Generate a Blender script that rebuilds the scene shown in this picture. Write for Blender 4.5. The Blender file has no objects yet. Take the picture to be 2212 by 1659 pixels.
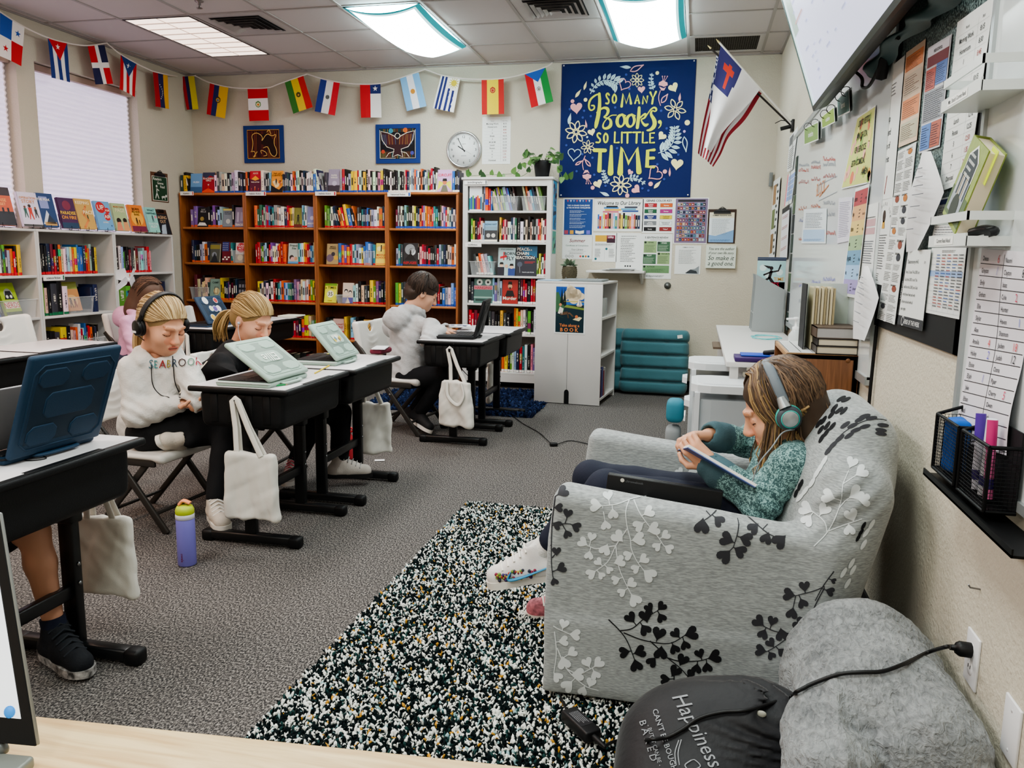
import bpy,bmesh,math,random
import numpy as np
from mathutils import Vector as V,Matrix as M
from mathutils.bvhtree import BVHTree
from math import pi,sin,cos,radians as rad
RND=random.Random(7)
COL=bpy.context.scene.collection
FPX,YAW,PITCH,ROLL,CAMZ=1744.5,0.220972,-0.157826,0.014046,1.2435
_f=V((-sin(YAW)*cos(PITCH),cos(YAW)*cos(PITCH),sin(PITCH)))
_r=V((cos(YAW),sin(YAW),0));_u=_r.cross(_f)
_r2=cos(ROLL)*_r+sin(ROLL)*_u;_u2=-sin(ROLL)*_r+cos(ROLL)*_u
CAMP=V((0,0,CAMZ))
def ray(x,y):return(x-1106)*_r2-(y-829.5)*_u2+FPX*_f
def at(x,y,X=None,Y=None,Z=None):
 w=ray(x,y)
 t=(X/w.x if X is not None else Y/w.y if Y is not None else(Z-CAMZ)/w.z)
 return CAMP+w*t
def at_d(x,y,dist):
 return CAMP+ray(x,y).normalized()*dist
def project(p):
 d=V(p)-CAMP;z=d.dot(_f)
 return 1106+FPX*d.dot(_r2)/z,829.5-FPX*d.dot(_u2)/z
cam=bpy.data.cameras.new('camera');cam.sensor_width=36;cam.lens=36*FPX/2212
cam.clip_start=.02
co=bpy.data.objects.new('camera',cam);COL.objects.link(co)
mm=M.Identity(3);mm.col[0],mm.col[1],mm.col[2]=_r2,_u2,-_f
co.matrix_world=M.Translation(CAMP)@mm.to_4x4()
bpy.context.scene.camera=co
def lin(h):
 if isinstance(h,str):
  h=h.lstrip('#');c=[int(h[i:i+2],16)/255 for i in(0,2,4)]
 else:c=list(h)
 return tuple(((x+.055)/1.055)**2.4 if x>.04045 else x/12.92 for x in c)
_mats={}
def mat(c,rough=.6,spec=.35,metal=0,bump=0,bscale=200,var=0,vscale=30,sheen=0,emit=0,alpha=1,trans=0,coat=0,name=None,stretch=None,vcol=None,distort=0):
 key=(str(c),rough,spec,metal,bump,bscale,var,vscale,sheen,emit,alpha,trans,coat,name,stretch,vcol)
 if key in _mats:return _mats[key]
 m=bpy.data.materials.new(name or 'paint');m.use_nodes=True
 nt=m.node_tree;b=nt.nodes['Principled BSDF']
 L=lambda a,o,d,i:nt.links.new(a.outputs[o],d.inputs[i])
 col=(*lin(c),1)
 b.inputs['Base Color'].default_value=col
 b.inputs['Roughness'].default_value=rough
 b.inputs['Specular IOR Level'].default_value=spec
 b.inputs['Metallic'].default_value=metal
 b.inputs['Alpha'].default_value=alpha
 b.inputs['Transmission Weight'].default_value=trans
 b.inputs['Coat Weight'].default_value=coat
 if sheen:b.inputs['Sheen Weight'].default_value=sheen;b.inputs['Sheen Roughness'].default_value=.5
 if emit:b.inputs['Emission Color'].default_value=col;b.inputs['Emission Strength'].default_value=emit
 tc=None
 def coord():
  nonlocal tc
  if tc is None:
   t=nt.nodes.new('ShaderNodeTexCoord');mp=nt.nodes.new('ShaderNodeMapping')
   L(t,'Object',mp,'Vector')
   if stretch:mp.inputs['Scale'].default_value=stretch
   tc=mp
  return tc
 src=None
 if vcol:
  a=nt.nodes.new('ShaderNodeVertexColor');a.layer_name=vcol;src=a;L(a,0,b,'Base Color')
 if var:
  n=nt.nodes.new('ShaderNodeTexNoise');n.inputs['Scale'].default_value=vscale;n.inputs['Detail'].default_value=4
  L(coord(),0,n,'Vector')
  r=nt.nodes.new('ShaderNodeMapRange');r.inputs['From Min'].default_value=.3;r.inputs['From Max'].default_value=.7
  r.inputs['To Min'].default_value=1-var;r.inputs['To Max'].default_value=1+var
  L(n,'Fac',r,'Value')
  mx=nt.nodes.new('ShaderNodeVectorMath');mx.operation='SCALE'
  if src:L(src,0,mx,0)
  else:mx.inputs[0].default_value=col[:3]
  L(r,0,mx,'Scale');L(mx,0,b,'Base Color')
 if bump:
  n=nt.nodes.new('ShaderNodeTexNoise');n.inputs['Scale'].default_value=bscale;n.inputs['Detail'].default_value=3
  L(coord(),0,n,'Vector')
  bp=nt.nodes.new('ShaderNodeBump');bp.inputs['Strength'].default_value=bump;bp.inputs['Distance'].default_value=.01
  L(n,'Fac',bp,'Height');L(bp,0,b,'Normal')
 _mats[key]=m
 return m
def wood(c1,c2,scale=(1,1,1),rough=.45,name='wood_grain'):
 key=('wood',c1,c2,scale,rough)
 if key in _mats:return _mats[key]
 m=bpy.data.materials.new(name);m.use_nodes=True;nt=m.node_tree;b=nt.nodes['Principled BSDF']
 t=nt.nodes.new('ShaderNodeTexCoord');mp=nt.nodes.new('ShaderNodeMapping');mp.inputs['Scale'].default_value=scale
 n=nt.nodes.new('ShaderNodeTexNoise');n.inputs['Scale'].default_value=6;n.inputs['Detail'].default_value=6;n.inputs['Distortion'].default_value=.6
 r=nt.nodes.new('ShaderNodeValToRGB');r.color_ramp.elements[0].color=(*lin(c1),1);r.color_ramp.elements[1].color=(*lin(c2),1)
 r.color_ramp.elements[0].position=.35;r.color_ramp.elements[1].position=.65
 nt.links.new(t.outputs['Object'],mp.inputs[0]);nt.links.new(mp.outputs[0],n.inputs['Vector']);nt.links.new(n.outputs['Fac'],r.inputs[0]);nt.links.new(r.outputs[0],b.inputs['Base Color'])
 b.inputs['Roughness'].default_value=rough
 _mats[key]=m
 return m
def setp(o,label=None,cat=None,group=None,kind=None):
 if label:o['label']=label
 if cat:o['category']=cat
 if group:o['group']=group
 if kind:o['kind']=kind
 return o
def empty(name,loc,label,cat,group=None,rz=0):
 o=bpy.data.objects.new(name,None);COL.objects.link(o)
 o.location=loc;o.rotation_euler=(0,0,rz);o.empty_display_size=.1
 o.matrix_world=M.Translation(V(loc))@M.Rotation(rz,4,'Z')
 return setp(o,label,cat,group)
def link(name,me,parent=None,label=None,cat=None,group=None,kind=None,world=True):
 o=bpy.data.objects.new(name,me);COL.objects.link(o)
 if parent:
  o.parent=parent
  if world:o.matrix_parent_inverse=wm(parent).inverted()
 return setp(o,label,cat,group,kind)
def wm(o):
 m=o.matrix_basis.copy()
 if o.parent:m=wm(o.parent)@o.matrix_parent_inverse@m
 return m
def copy_tree(o,parent=None):
 c=o.copy();COL.objects.link(c)
 if parent:c.parent=parent
 for ch in list(o.children):copy_tree(ch,c)
 return c
class MB:
 """collects shapes for one mesh"""
 def __init__(s):s.v=[];s.f=[];s.mi=[];s.sm=[];s.mats=[];s.T=None;s.vc=None
 def m(s,mt):
  if mt not in s.mats:s.mats.append(mt)
  return s.mats.index(mt)
 def add(s,vs,fs,mt,smooth=False):
  o=len(s.v);k=s.m(mt)
  if s.T is not None:vs=[s.T@V(p)for p in vs]
  s.v+=[tuple(p)for p in vs]
  s.f+=[tuple(i+o for i in f)for f in fs];s.mi+=[k]*len(fs);s.sm+=[smooth]*len(fs)
  return s
 def bm(s,b,mt,smooth=False):
  b.verts.index_update()
  s.add([v.co[:]for v in b.verts],[[v.index for v in f.verts]for f in b.faces],mt,smooth);b.free();return s
 def box(s,c,d,mt,bev=0,rot=None,seg=2,smooth=None):
  b=bmesh.new();bmesh.ops.create_cube(b,size=1)
  for v in b.verts:v.co=V((v.co.x*d[0],v.co.y*d[1],v.co.z*d[2]))
  if bev:bmesh.ops.bevel(b,geom=b.edges[:],offset=min(bev,.49*min(d)),segments=seg,affect='EDGES',profile=.5)
  T=M.Translation(V(c))@(rot.to_4x4()if rot else M.Identity(4))
  for v in b.verts:v.co=T@v.co
  return s.bm(b,mt,bool(bev)if smooth is None else smooth)
 def span(s,a,b,mt,bev=0,**k):
  a=V(a);b=V(b);return s.box((a+b)/2,[abs(x)for x in(b-a)],mt,bev,**k)
 def cyl(s,a,b,r,mt,r2=None,n=12,caps=True,smooth=True):
  return s.tube([a,b],[r,r if r2 is None else r2],mt,n,caps,smooth)
 def tube(s,pts,r,mt,n=8,caps=True,smooth=True,flat=1,up=None):
  pts=[V(p)for p in pts];N=len(pts)
  if not hasattr(r,'__len__'):r=[r]*N
  vs=[];fs=[];prev=None
  for i,p in enumerate(pts):
   t=(pts[min(i+1,N-1)]-pts[max(i-1,0)])
   if t.length<1e-9:t=V((0,0,1))
   t.normalize()
   if prev is None:
    a=V(up)if up else(V((0,0,1))if abs(t.z)<.9 else V((1,0,0)))
    x=(a-t*a.dot(t)).normalized()
   else:
    x=(prev-t*prev.dot(t))
    x=x.normalized()if x.length>1e-6 else t.orthogonal().normalized()
   prev=x;y=t.cross(x)
   for k in range(n):
    a=2*pi*k/n;vs.append(p+(x*cos(a)*flat+y*sin(a))*r[i])
  for i in range(N-1):
   for k in range(n):
    k2=(k+1)%n;fs.append((i*n+k,i*n+k2,(i+1)*n+k2,(i+1)*n+k))
  s.add(vs,fs,mt,smooth)
  if caps:
   s.add(vs[:n],[tuple(range(n))[::-1]],mt);s.add(vs[-n:],[tuple(range(n))],mt)
  return s
 def bar(s,pts,w,h,mt,up=(0,0,1),bev=0):
  """rectangular section swept along straight pieces"""
  pts=[V(p)for p in pts]
  for a,b in zip(pts[:-1],pts[1:]):
   t=(b-a);L=t.length;t.normalize();x=V(up);x=(x-t*x.dot(t)).normalized();y=t.cross(x)
   R=M((y,t,x)).transposed();s.box((a+b)/2,(w,L,h),mt,bev,rot=R)
  return s
 def lathe(s,prof,mt,c=(0,0,0),n=24,axis=None,smooth=True):
  """prof: [(r,z)]; axis: direction"""
  c=V(c);ax=V(axis or(0,0,1)).normalized();x=ax.orthogonal().normalized()if axis else V((1,0,0));y=ax.cross(x)
  vs=[];fs=[]
  for r,z in prof:
   for k in range(n):
    a=2*pi*k/n;vs.append(c+ax*z+(x*cos(a)+y*sin(a))*r)
  for i in range(len(prof)-1):
   for k in range(n):
    k2=(k+1)%n;fs.append((i*n+k,i*n+k2,(i+1)*n+k2,(i+1)*n+k))
  return s.add(vs,fs,mt,smooth)
 def ell(s,c,r,mt,rot=None,n=16,smooth=True):
  b=bmesh.new();bmesh.ops.create_uvsphere(b,u_segments=n,v_segments=max(6,n//2),radius=1)
  rr=r if hasattr(r,'__len__')else(r,r,r)
  T=M.Translation(V(c))@(rot.to_4x4()if rot else M.Identity(4))@M.Diagonal((*rr,1))
  for v in b.verts:v.co=T@v.co
  return s.bm(b,mt,smooth)
 def poly(s,pts,mt):return s.add(pts,[tuple(range(len(pts)))],mt)
 def prism(s,pts,d,mt,smooth=False):
  """closed outline pts (3-D, planar) extruded by vector d"""
  n=len(pts);d=V(d);a=[V(p)for p in pts];b=[p+d for p in a]
  s.add(a+b,[tuple(range(n))[::-1],tuple(range(n,2*n))],mt)
  return s.add(a+b,[(i,(i+1)%n,n+(i+1)%n,n+i)for i in range(n)],mt,smooth)
 def grid(s,P,mt,smooth=True,thick=0,colf=None):
  """P[i][j] points"""
  ni,nj=len(P),len(P[0]);vs=[p for r in P for p in r]
  fs=[(i*nj+j,i*nj+j+1,(i+1)*nj+j+1,(i+1)*nj+j)for i in range(ni-1)for j in range(nj-1)]
  if colf is None:return s.add(vs,fs,mt,smooth)
  o=len(s.v);s.add(vs,[],mt)
  for q,f in enumerate(fs):
   i,j=divmod(q,nj-1)
   s.f.append(tuple(x+o for x in f));s.mi.append(s.m(colf((i+.5)/(ni-1),(j+.5)/(nj-1))));s.sm.append(smooth)
  return s
 def mesh(s,name='mesh',clean=False):
  me=bpy.data.meshes.new(name);me.from_pydata(s.v,[],s.f)
  for x in s.mats:me.materials.append(x)
  me.polygons.foreach_set('material_index',s.mi);me.polygons.foreach_set('use_smooth',s.sm)
  me.update()
  return me
 def build(s,name,parent=None,label=None,cat=None,group=None,kind=None,norm=True):
  me=s.mesh(name)
  if norm:
   b=bmesh.new();b.from_mesh(me);bmesh.ops.recalc_face_normals(b,faces=b.faces[:]);b.to_mesh(me);b.free()
  return link(name,me,parent,label,cat,group,kind)
_txt={}
def text_mesh(body,bold=0.0,spacing=1.0):
 k=(body,bold,spacing)
 if k in _txt:return _txt[k]
 cu=bpy.data.curves.new('lettering','FONT');cu.body=body;cu.size=1;cu.offset=bold;cu.resolution_u=2;cu.space_character=spacing
 ob=bpy.data.objects.new('lettering',cu);me=bpy.data.meshes.new_from_object(ob)
 vs=[(v.co.x,v.co.y)for v in me.vertices];fs=[tuple(p.vertices)for p in me.polygons]
 bpy.data.objects.remove(ob);bpy.data.meshes.remove(me);bpy.data.curves.remove(cu)
 x0=min((v[0]for v in vs),default=0);x1=max((v[0]for v in vs),default=1)
 _txt[k]=(vs,fs,x0,x1)
 return _txt[k]
class Cv:
 """flat print in 2-D (x right, y up), laid on a surface when built"""
 def __init__(s,dz=.0004):s.it=[];s.dz=dz
 def poly(s,pts,c,L=1):s.it.append(([tuple(p)for p in pts],[tuple(range(len(pts)))],c,L));return s
 def rect(s,x,y,w,h,c,L=1,n=(1,1)):
  nx,ny=n
  vs=[(x+w*i/nx,y+h*j/ny)for j in range(ny+1)for i in range(nx+1)]
  fs=[(j*(nx+1)+i,j*(nx+1)+i+1,(j+1)*(nx+1)+i+1,(j+1)*(nx+1)+i)for j in range(ny)for i in range(nx)]
  s.it.append((vs,fs,c,L));return s
 def circ(s,x,y,r,c,L=1,n=20,ry=None,a=0):
  ry=ry or r;pts=[]
  for k in range(n):
   t=2*pi*k/n;px,py=r*cos(t),ry*sin(t);pts.append((x+px*cos(a)-py*sin(a),y+px*sin(a)+py*cos(a)))
  return s.poly(pts,c,L)
 def ring(s,x,y,r,w,c,L=1,n=28):return s.stroke([(x+r*cos(2*pi*k/n),y+r*sin(2*pi*k/n))for k in range(n+1)],w,c,L)
 def stroke(s,pts,w,c,L=1,cap=True,smooth=0):
  pts=[V((p[0],p[1]))for p in pts]
  for _ in range(smooth):
   q=[pts[0]]
   for a,b in zip(pts[:-1],pts[1:]):q+=[a*.75+b*.25,a*.25+b*.75]
   q.append(pts[-1]);pts=q
  N=len(pts);ws=w if hasattr(w,'__len__')else None
  vs=[]
  for i,p in enumerate(pts):
   t=pts[min(i+1,N-1)]-pts[max(i-1,0)]
   if t.length<1e-12:t=V((1,0))
   t.normalize();nrm=V((-t.y,t.x))
   if ws:
    u=i/(N-1)*(len(ws)-1);k=min(int(u),len(ws)-2);ww=ws[k]+(ws[k+1]-ws[k])*(u-k)
   else:ww=w
   vs+=[tuple(p+nrm*ww/2),tuple(p-nrm*ww/2)]
  s.it.append((vs,[(2*i,2*i+1,2*i+3,2*i+2)for i in range(N-1)],c,L))
  if cap:
   for p,i in((pts[0],0),(pts[-1],-1)):
    ww=(ws[i]if ws else w)
    s.circ(p.x,p.y,ww/2,c,L,n=10)
  return s
 def text(s,t,x,y,h,c,L=2,al='l',bold=0.,sh=0,wmax=None,sx=1,rot=0,sp=1.0):
  vs,fs,x0,x1=text_mesh(t,bold,sp)
  k=h/.72;kx=k*sx
  if wmax and(x1-x0)*kx>wmax:kx=wmax/(x1-x0)
  w=(x1-x0)*kx;ox={'l':0,'c':-w/2,'r':-w}[al]
  out=[]
  for a,b in vs:
   px,py=(a-x0)*kx+ox+sh*b*k,b*k
   out.append((x+px*cos(rot)-py*sin(rot),y+px*sin(rot)+py*cos(rot)))
  s.it.append((out,fs,c,L));return s
 def lines(s,x,y,w,h,n,c='#555555',L=2,fill=.35,ragged=.25,seed=1,words=True):
  """rows of unreadable small print, y is the top"""
  r=random.Random(seed);dy=h/n
  for i in range(n):
   yy=y-dy*(i+.8);xx=x;end=x+w*(1-r.random()*ragged)
   if not words:s.rect(x,yy,end-x,dy*fill,c,L);continue
   while xx<end:
    ww=w*r.uniform(.04,.14);s.rect(xx,yy,min(ww,end-xx),dy*fill,c,L);xx+=ww+w*.018
  return s
 def heart(s,x,y,r,c,L=1,a=0,w=None,n=22,sx=1):
  pts=[]
  for k in range(n):
   t=2*pi*k/n;px=.062*16*sin(t)**3*sx;py=.062*(13*cos(t)-5*cos(2*t)-2*cos(3*t)-cos(4*t))
   pts.append((x+r*(px*cos(a)-py*sin(a)),y+r*(px*sin(a)+py*cos(a))))
  return s.stroke(pts+[pts[0]],w,c,L)if w else s.poly(pts,c,L)
 def star(s,x,y,r,c,L=2,n=5,k=.4,a=0):
  return s.poly([(x+(r if i%2==0 else r*k)*cos(a+pi/2+pi*i/n),y+(r if i%2==0 else r*k)*sin(a+pi/2+pi*i/n))for i in range(2*n)],c,L)
 def into(s,mb,O,U,W,rough=.7,warp=None,base=0,emit=0,fix=None):
  """O origin, U and W unit axes (V), normal U x W"""
  O=V(O);U=V(U);W=V(W);N=U.cross(W).normalized()
  for vs,fs,c,L in s.it:
   mt=c if isinstance(c,bpy.types.Material)else mat(c,rough,emit=emit)
   if fix:P=[fix(a,b,base+L*s.dz)for a,b in vs]
   else:P=[O+U*a+W*b+N*(base+L*s.dz+(warp(a,b)if warp else 0))for a,b in vs]
   mb.add(P,fs,mt)
  return mb
_nz={}
def nz(p,sc,seed=0):
 """cheap smooth noise -1..1 from summed sines, p (...,3)"""
 if(sc,seed)not in _nz:
  r=np.random.RandomState(seed);L_=[]
  for k in range(5):d=r.normal(size=3);d/=np.linalg.norm(d);L_.append((d*(sc*(.7+.6*r.rand())),r.rand()*6.28,r.normal(size=3)*sc*.6))
  _nz[sc,seed]=L_
 o=0
 for a,b,c in _nz[sc,seed]:o=o+np.sin(p@a+b+1.3*np.sin(p@c))
 return o/3.2
class SDF:
 def __init__(s):s.pr=[];s.disp=None
 def _r(s,kind,a,k,op,mid):s.pr.append((kind,a,k,op,mid));return s
 def cap(s,a,b,r1,r2=None,k=.02,op='+',mid=0):return s._r('cap',(np.array(a,float),np.array(b,float),r1,r1 if r2 is None else r2),k,op,mid)
 def chain(s,pts,rs,k=.02,mid=0):
  for i in range(len(pts)-1):s.cap(pts[i],pts[i+1],rs[i],rs[i+1],k,'+',mid)
  return s
 def ell(s,c,r,rot=None,k=.02,op='+',mid=0):
  R=np.array(rot if rot is not None else np.eye(3),float);return s._r('ell',(np.array(c,float),np.array(r,float),R),k,op,mid)
 def box(s,c,d,rnd=.01,rot=None,k=.02,op='+',mid=0):
  R=np.array(rot if rot is not None else np.eye(3),float);return s._r('box',(np.array(c,float),np.array(d,float)/2,rnd,R),k,op,mid)
 def fn(s,f,k=.02,op='+',mid=0):return s._r('fn',f,k,op,mid)
 def d1(s,kind,a,p):
  if kind=='cap':
   A,B,r1,r2=a;ba=B-A;q=p-A
   t=np.clip(q@ba/max(ba@ba,1e-12),0,1)
   return np.linalg.norm(q-t[...,None]*ba,axis=-1)-(r1+(r2-r1)*t)
  if kind=='ell':
   c,r,R=a;q=(p-c)@R;k0=np.linalg.norm(q/r,axis=-1);k1=np.linalg.norm(q/(r*r),axis=-1)
   return k0*(k0-1)/np.maximum(k1,1e-9)
  if kind=='box':
   c,h,rd,R=a;q=np.abs((p-c)@R)-(h-rd)
   return np.linalg.norm(np.maximum(q,0),axis=-1)+np.minimum(q.max(axis=-1),0)-rd
  return a(p)
 def ev(s,p,ids=False):
  d=None;best=None
  for kind,a,k,op,mid in s.pr:
   e=s.d1(kind,a,p)
   if d is None:d=e;best=np.full(e.shape,mid)if ids else None;continue
   if op=='+':
    if ids:best=np.where(e<d,mid,best)
    h=np.maximum(k-np.abs(d-e),0)/k if k>0 else 0
    d=np.minimum(d,e)-h*h*k*.25
   elif op=='-':
    h=np.maximum(k-np.abs(d+e),0)/k if k>0 else 0
    d=np.maximum(d,-e)+h*h*k*.25
   else:
    d=np.maximum(d,e)
  if s.disp is not None:d=d+s.disp(p)
  return(d,best)if ids else d
 def bounds(s):
  lo=np.full(3,1e9);hi=-lo
  for kind,a,k,op,mid in s.pr:
   if op!='+' or kind=='fn':continue
   if kind=='cap':P=[a[0]-a[2],a[0]+a[2],a[1]-a[3],a[1]+a[3]]
   elif kind=='ell':r=np.abs(a[2])@a[1];P=[a[0]-r,a[0]+r]
   else:r=np.abs(a[3])@a[1];P=[a[0]-r,a[0]+r]
   for q in P:lo=np.minimum(lo,q);hi=np.maximum(hi,q)
  return lo,hi
 def polys(s,h=.006,pad=.02,lo=None,hi=None,ids=False):
  l,u=s.bounds()if lo is None else(np.array(lo,float),np.array(hi,float))
  l=l-pad;u=u+pad
  n=np.ceil((u-l)/h).astype(int)+1
  xs=[l[i]+h*np.arange(n[i])for i in range(3)]
  B=12;D=np.full(tuple(n),1.,np.float32)
  bc=[range(0,n[i],B)for i in range(3)]
  cen=np.array([[xs[0][min(i+B//2,n[0]-1)],xs[1][min(j+B//2,n[1]-1)],xs[2][min(k+B//2,n[2]-1)]]for i in bc[0]for j in bc[1]for k in bc[2]])
  cd=s.ev(cen);q=0;R=B*h*1.25+.012
  for i in bc[0]:
   for j in bc[1]:
    for k in bc[2]:
     c=cd[q];q+=1
     sl=(slice(i,i+B),slice(j,j+B),slice(k,k+B))
     if abs(c)>R:D[sl]=np.sign(c);continue
     g=np.stack(np.meshgrid(xs[0][i:i+B],xs[1][j:j+B],xs[2][k:k+B],indexing='ij'),-1)
     D[sl]=s.ev(g)
  return surfnet(D,l,h)
 def mesh(s,mb,mt,h=.006,pad=.02,lo=None,hi=None,smooth_it=0,mats=None):
  v,f=s.polys(h,pad,lo,hi)
  if mats:
   _,b=s.ev(v[f].mean(axis=1),True)
   for q in sorted(set(b.tolist())):
    ff=f[b==q];used,inv=np.unique(ff,return_inverse=True)
    mb.add(v[used].tolist(),inv.reshape(ff.shape).tolist(),mats[q],True)
  else:mb.add(v.tolist(),f.tolist(),mt,True)
  return mb
def surfnet(D,org,h):
 ins=D<0;n=D.shape
 cnt=np.zeros([a-1 for a in n],np.int8);acc=np.zeros(cnt.shape+(3,),np.float32);num=np.zeros(cnt.shape,np.int8)
 for a in(0,1):
  for b in(0,1):
   for c in(0,1):cnt+=ins[a:n[0]-1+a,b:n[1]-1+b,c:n[2]-1+c]
 act=(cnt>0)&(cnt<8);I=np.argwhere(act)
 acc=np.zeros((len(I),3));num=np.zeros(len(I))
 for ax in range(3):
  o1,o2=[x for x in range(3)if x!=ax]
  for a in(0,1):
   for b in(0,1):
    p=I.copy();p[:,o1]+=a;p[:,o2]+=b;q=p.copy();q[:,ax]+=1
    d0=D[tuple(p.T)];d1=D[tuple(q.T)];c=(d0<0)!=(d1<0)
    t=np.where(c,d0/np.where(c,d0-d1,1),0)
    w=p.astype(float);w[:,ax]+=t
    acc[c]+=w[c];num[c]+=1
 v=acc/num[:,None]*h+org
 idx=np.full(act.shape,-1,np.int64);idx[act]=np.arange(len(I));F=[]
 for ax in range(3):
  o1,o2=[(1,2),(2,0),(0,1)][ax]
  s0=[slice(None)]*3;s1=[slice(None)]*3
  s0[ax]=slice(0,n[ax]-1);s1[ax]=slice(1,n[ax])
  for o in(o1,o2):s0[o]=slice(1,n[o]-1);s1[o]=slice(1,n[o]-1)
  A=ins[tuple(s0)];Bm=ins[tuple(s1)]
  for flip,msk in((False,A&~Bm),(True,~A&Bm)):
   P=np.argwhere(msk)
   if not len(P):continue
   P[:,o1]+=1;P[:,o2]+=1
   def g(a,b):
    q=P.copy();q[:,o1]-=a;q[:,o2]-=b;return idx[tuple(q.T)]
   quad=np.stack([g(1,1),g(0,1),g(0,0),g(1,0)],1)
   F.append(quad[:,::-1]if flip else quad)
 F=np.concatenate(F);F=F[(F>=0).all(axis=1)]
 return v,F
def vcolor(o,f,name='Col'):
 """colour attribute from a function of vertex positions (n,3)->(n,3) sRGB 0..1"""
 me=o.data;P=np.empty(len(me.vertices)*3);me.vertices.foreach_get('co',P);P=P.reshape(-1,3)
 c=np.clip(f(P),0,1);c=np.where(c>.04045,((c+.055)/1.055)**2.4,c/12.92)
 a=me.color_attributes.new(name,'FLOAT_COLOR','POINT')
 a.data.foreach_set('color',np.concatenate([c,np.ones((len(c),1))],1).ravel())
def frame(fwd,up=(0,0,1)):
 """rotation matrix with columns right, fwd, up"""
 y=V(fwd).normalized();x=y.cross(V(up)).normalized();z=x.cross(y)
 return M((x,y,z)).transposed()
def bez(P,n=16):
 """smooth curve through points (Catmull-Rom)"""
 P=[V(p)for p in P];Q=[P[0]*2-P[1]]+P+[P[-1]*2-P[-2]];out=[]
 for i in range(1,len(Q)-2):
  a,b,c,d=Q[i-1:i+3]
  for k in range(n):
   t=k/n;out.append(.5*((2*b)+(c-a)*t+(2*a-5*b+4*c-d)*t*t+(3*b-a-3*c+d)*t**3))
 out.append(P[-1]);return out
XL,XR,YB,YF,ZC=-5.12,.628,7.653,-2.6,3.0
T=.6096;GX0=-3.814;GY0=6.9557
WALL=mat('#c9c2b2',.85,.2,bump=.35,bscale=90,var=.03,vscale=1.5,name='painted_wall')
def carpet_mat():
 m=bpy.data.materials.new('carpet_heather');m.use_nodes=True;nt=m.node_tree;b=nt.nodes['Principled BSDF']
 t=nt.nodes.new('ShaderNodeTexCoord')
 n1=nt.nodes.new('ShaderNodeTexNoise');n1 .inputs['Scale'].default_value=185;n1 .inputs['Detail'].default_value=4;n1 .inputs['Roughness'].default_value=.7
 mp=nt.nodes.new('ShaderNodeMapping');mp.inputs['Scale'].default_value=(1,.6,1);nt.links.new(t.outputs['Object'],mp.inputs[0]);nt.links.new(mp.outputs[0],n1 .inputs['Vector'])
 r=nt.nodes.new('ShaderNodeValToRGB');e=r.color_ramp.elements
 e[0].position=.37;e[0].color=(*lin('#222223'),1);e[1].position=.63;e[1].color=(*lin('#a39d97'),1)
 x=e.new(.5);x.color=(*lin('#565352'),1)
 nt.links.new(n1 .outputs['Fac'],r.inputs[0]);nt.links.new(r.outputs[0],b.inputs['Base Color'])
 bp=nt.nodes.new('ShaderNodeBump');bp.inputs['Strength'].default_value=.6;bp.inputs['Distance'].default_value=.006
 nt.links.new(n1 .outputs['Fac'],bp.inputs['Height']);nt.links.new(bp.outputs[0],b.inputs['Normal'])
 b.inputs['Roughness'].default_value=.95;b.inputs['Specular IOR Level'].default_value=.1
 return m
mb=MB();mb.span((XL-.2,YF-.2,-.1),(XR+.2,YB+.2,0),carpet_mat());mb.build('floor',kind='structure')
mb=MB();mb.span((XL-.2,YF-.2,ZC),(XR+.2,YB+.2,ZC+.1),mat('#cbc4c2',.95,.1,bump=.25,bscale=350,var=.02,vscale=300,name='ceiling_tile'));mb.build('ceiling',kind='structure')
mb=MB();mb.span((XL-.2,YB,0),(XR+.2,YB+.15,ZC),WALL);mb.build('wall_back',kind='structure')
mb=MB();mb.span((XR,YF,0),(XR+.15,YB,ZC),WALL);mb.build('wall_right',kind='structure')
mb=MB();mb.span((XL-.2,YF-.15,0),(XR+.2,YF,ZC),WALL);mb.build('wall_front',kind='structure')
WIN=[(4.24,5.44),(5.62,6.82)];WZ0,WZ1=.85,2.69
mb=MB()
ys=[YF]+[y for w in WIN for y in w]+[YB]
for a,b in zip(ys[::2],ys[1::2]):mb.span((XL-.16,a,0),(XL,b,ZC),WALL)
for a,b in WIN:mb.span((XL-.16,a,0),(XL,b,WZ0),WALL);mb.span((XL-.16,a,WZ1),(XL,b,ZC),WALL)
mb.build('wall_left',kind='structure')
BB=mat('#15161a',.55,name='baseboard_black')
for nm,a,b in(('baseboard_back',(XL,YB-.008,0),(XR,YB,.105)),('baseboard_right',(XR-.008,YF,0),(XR,YB,.105)),('baseboard_left',(XL,YF,0),(XL+.008,YB,.105))):
 MB().span(a,b,BB).build(nm,kind='structure')
gm=mat('#a8a29f',.6,name='ceiling_grid');mb=MB()
for i in range(-3,8):
 x=GX0+T*i
 if XL<x<XR:mb.span((x-.012,YF,ZC-.006),(x+.012,YB,ZC),gm)
k=-16
while GY0+T*k<YB:
 y=GY0+T*k
 if y>YF:mb.span((XL,y-.011,ZC-.005),(XR,y+.011,ZC),gm)
 k+=1
mb.span((XL,YB-.02,ZC-.01),(XR,YB,ZC),gm);mb.span((XR-.02,YF,ZC-.01),(XR,YB,ZC),gm);mb.span((XL,YF,ZC-.01),(XL+.02,YB,ZC),gm)
mb.build('trim_1',kind='structure')
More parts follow.
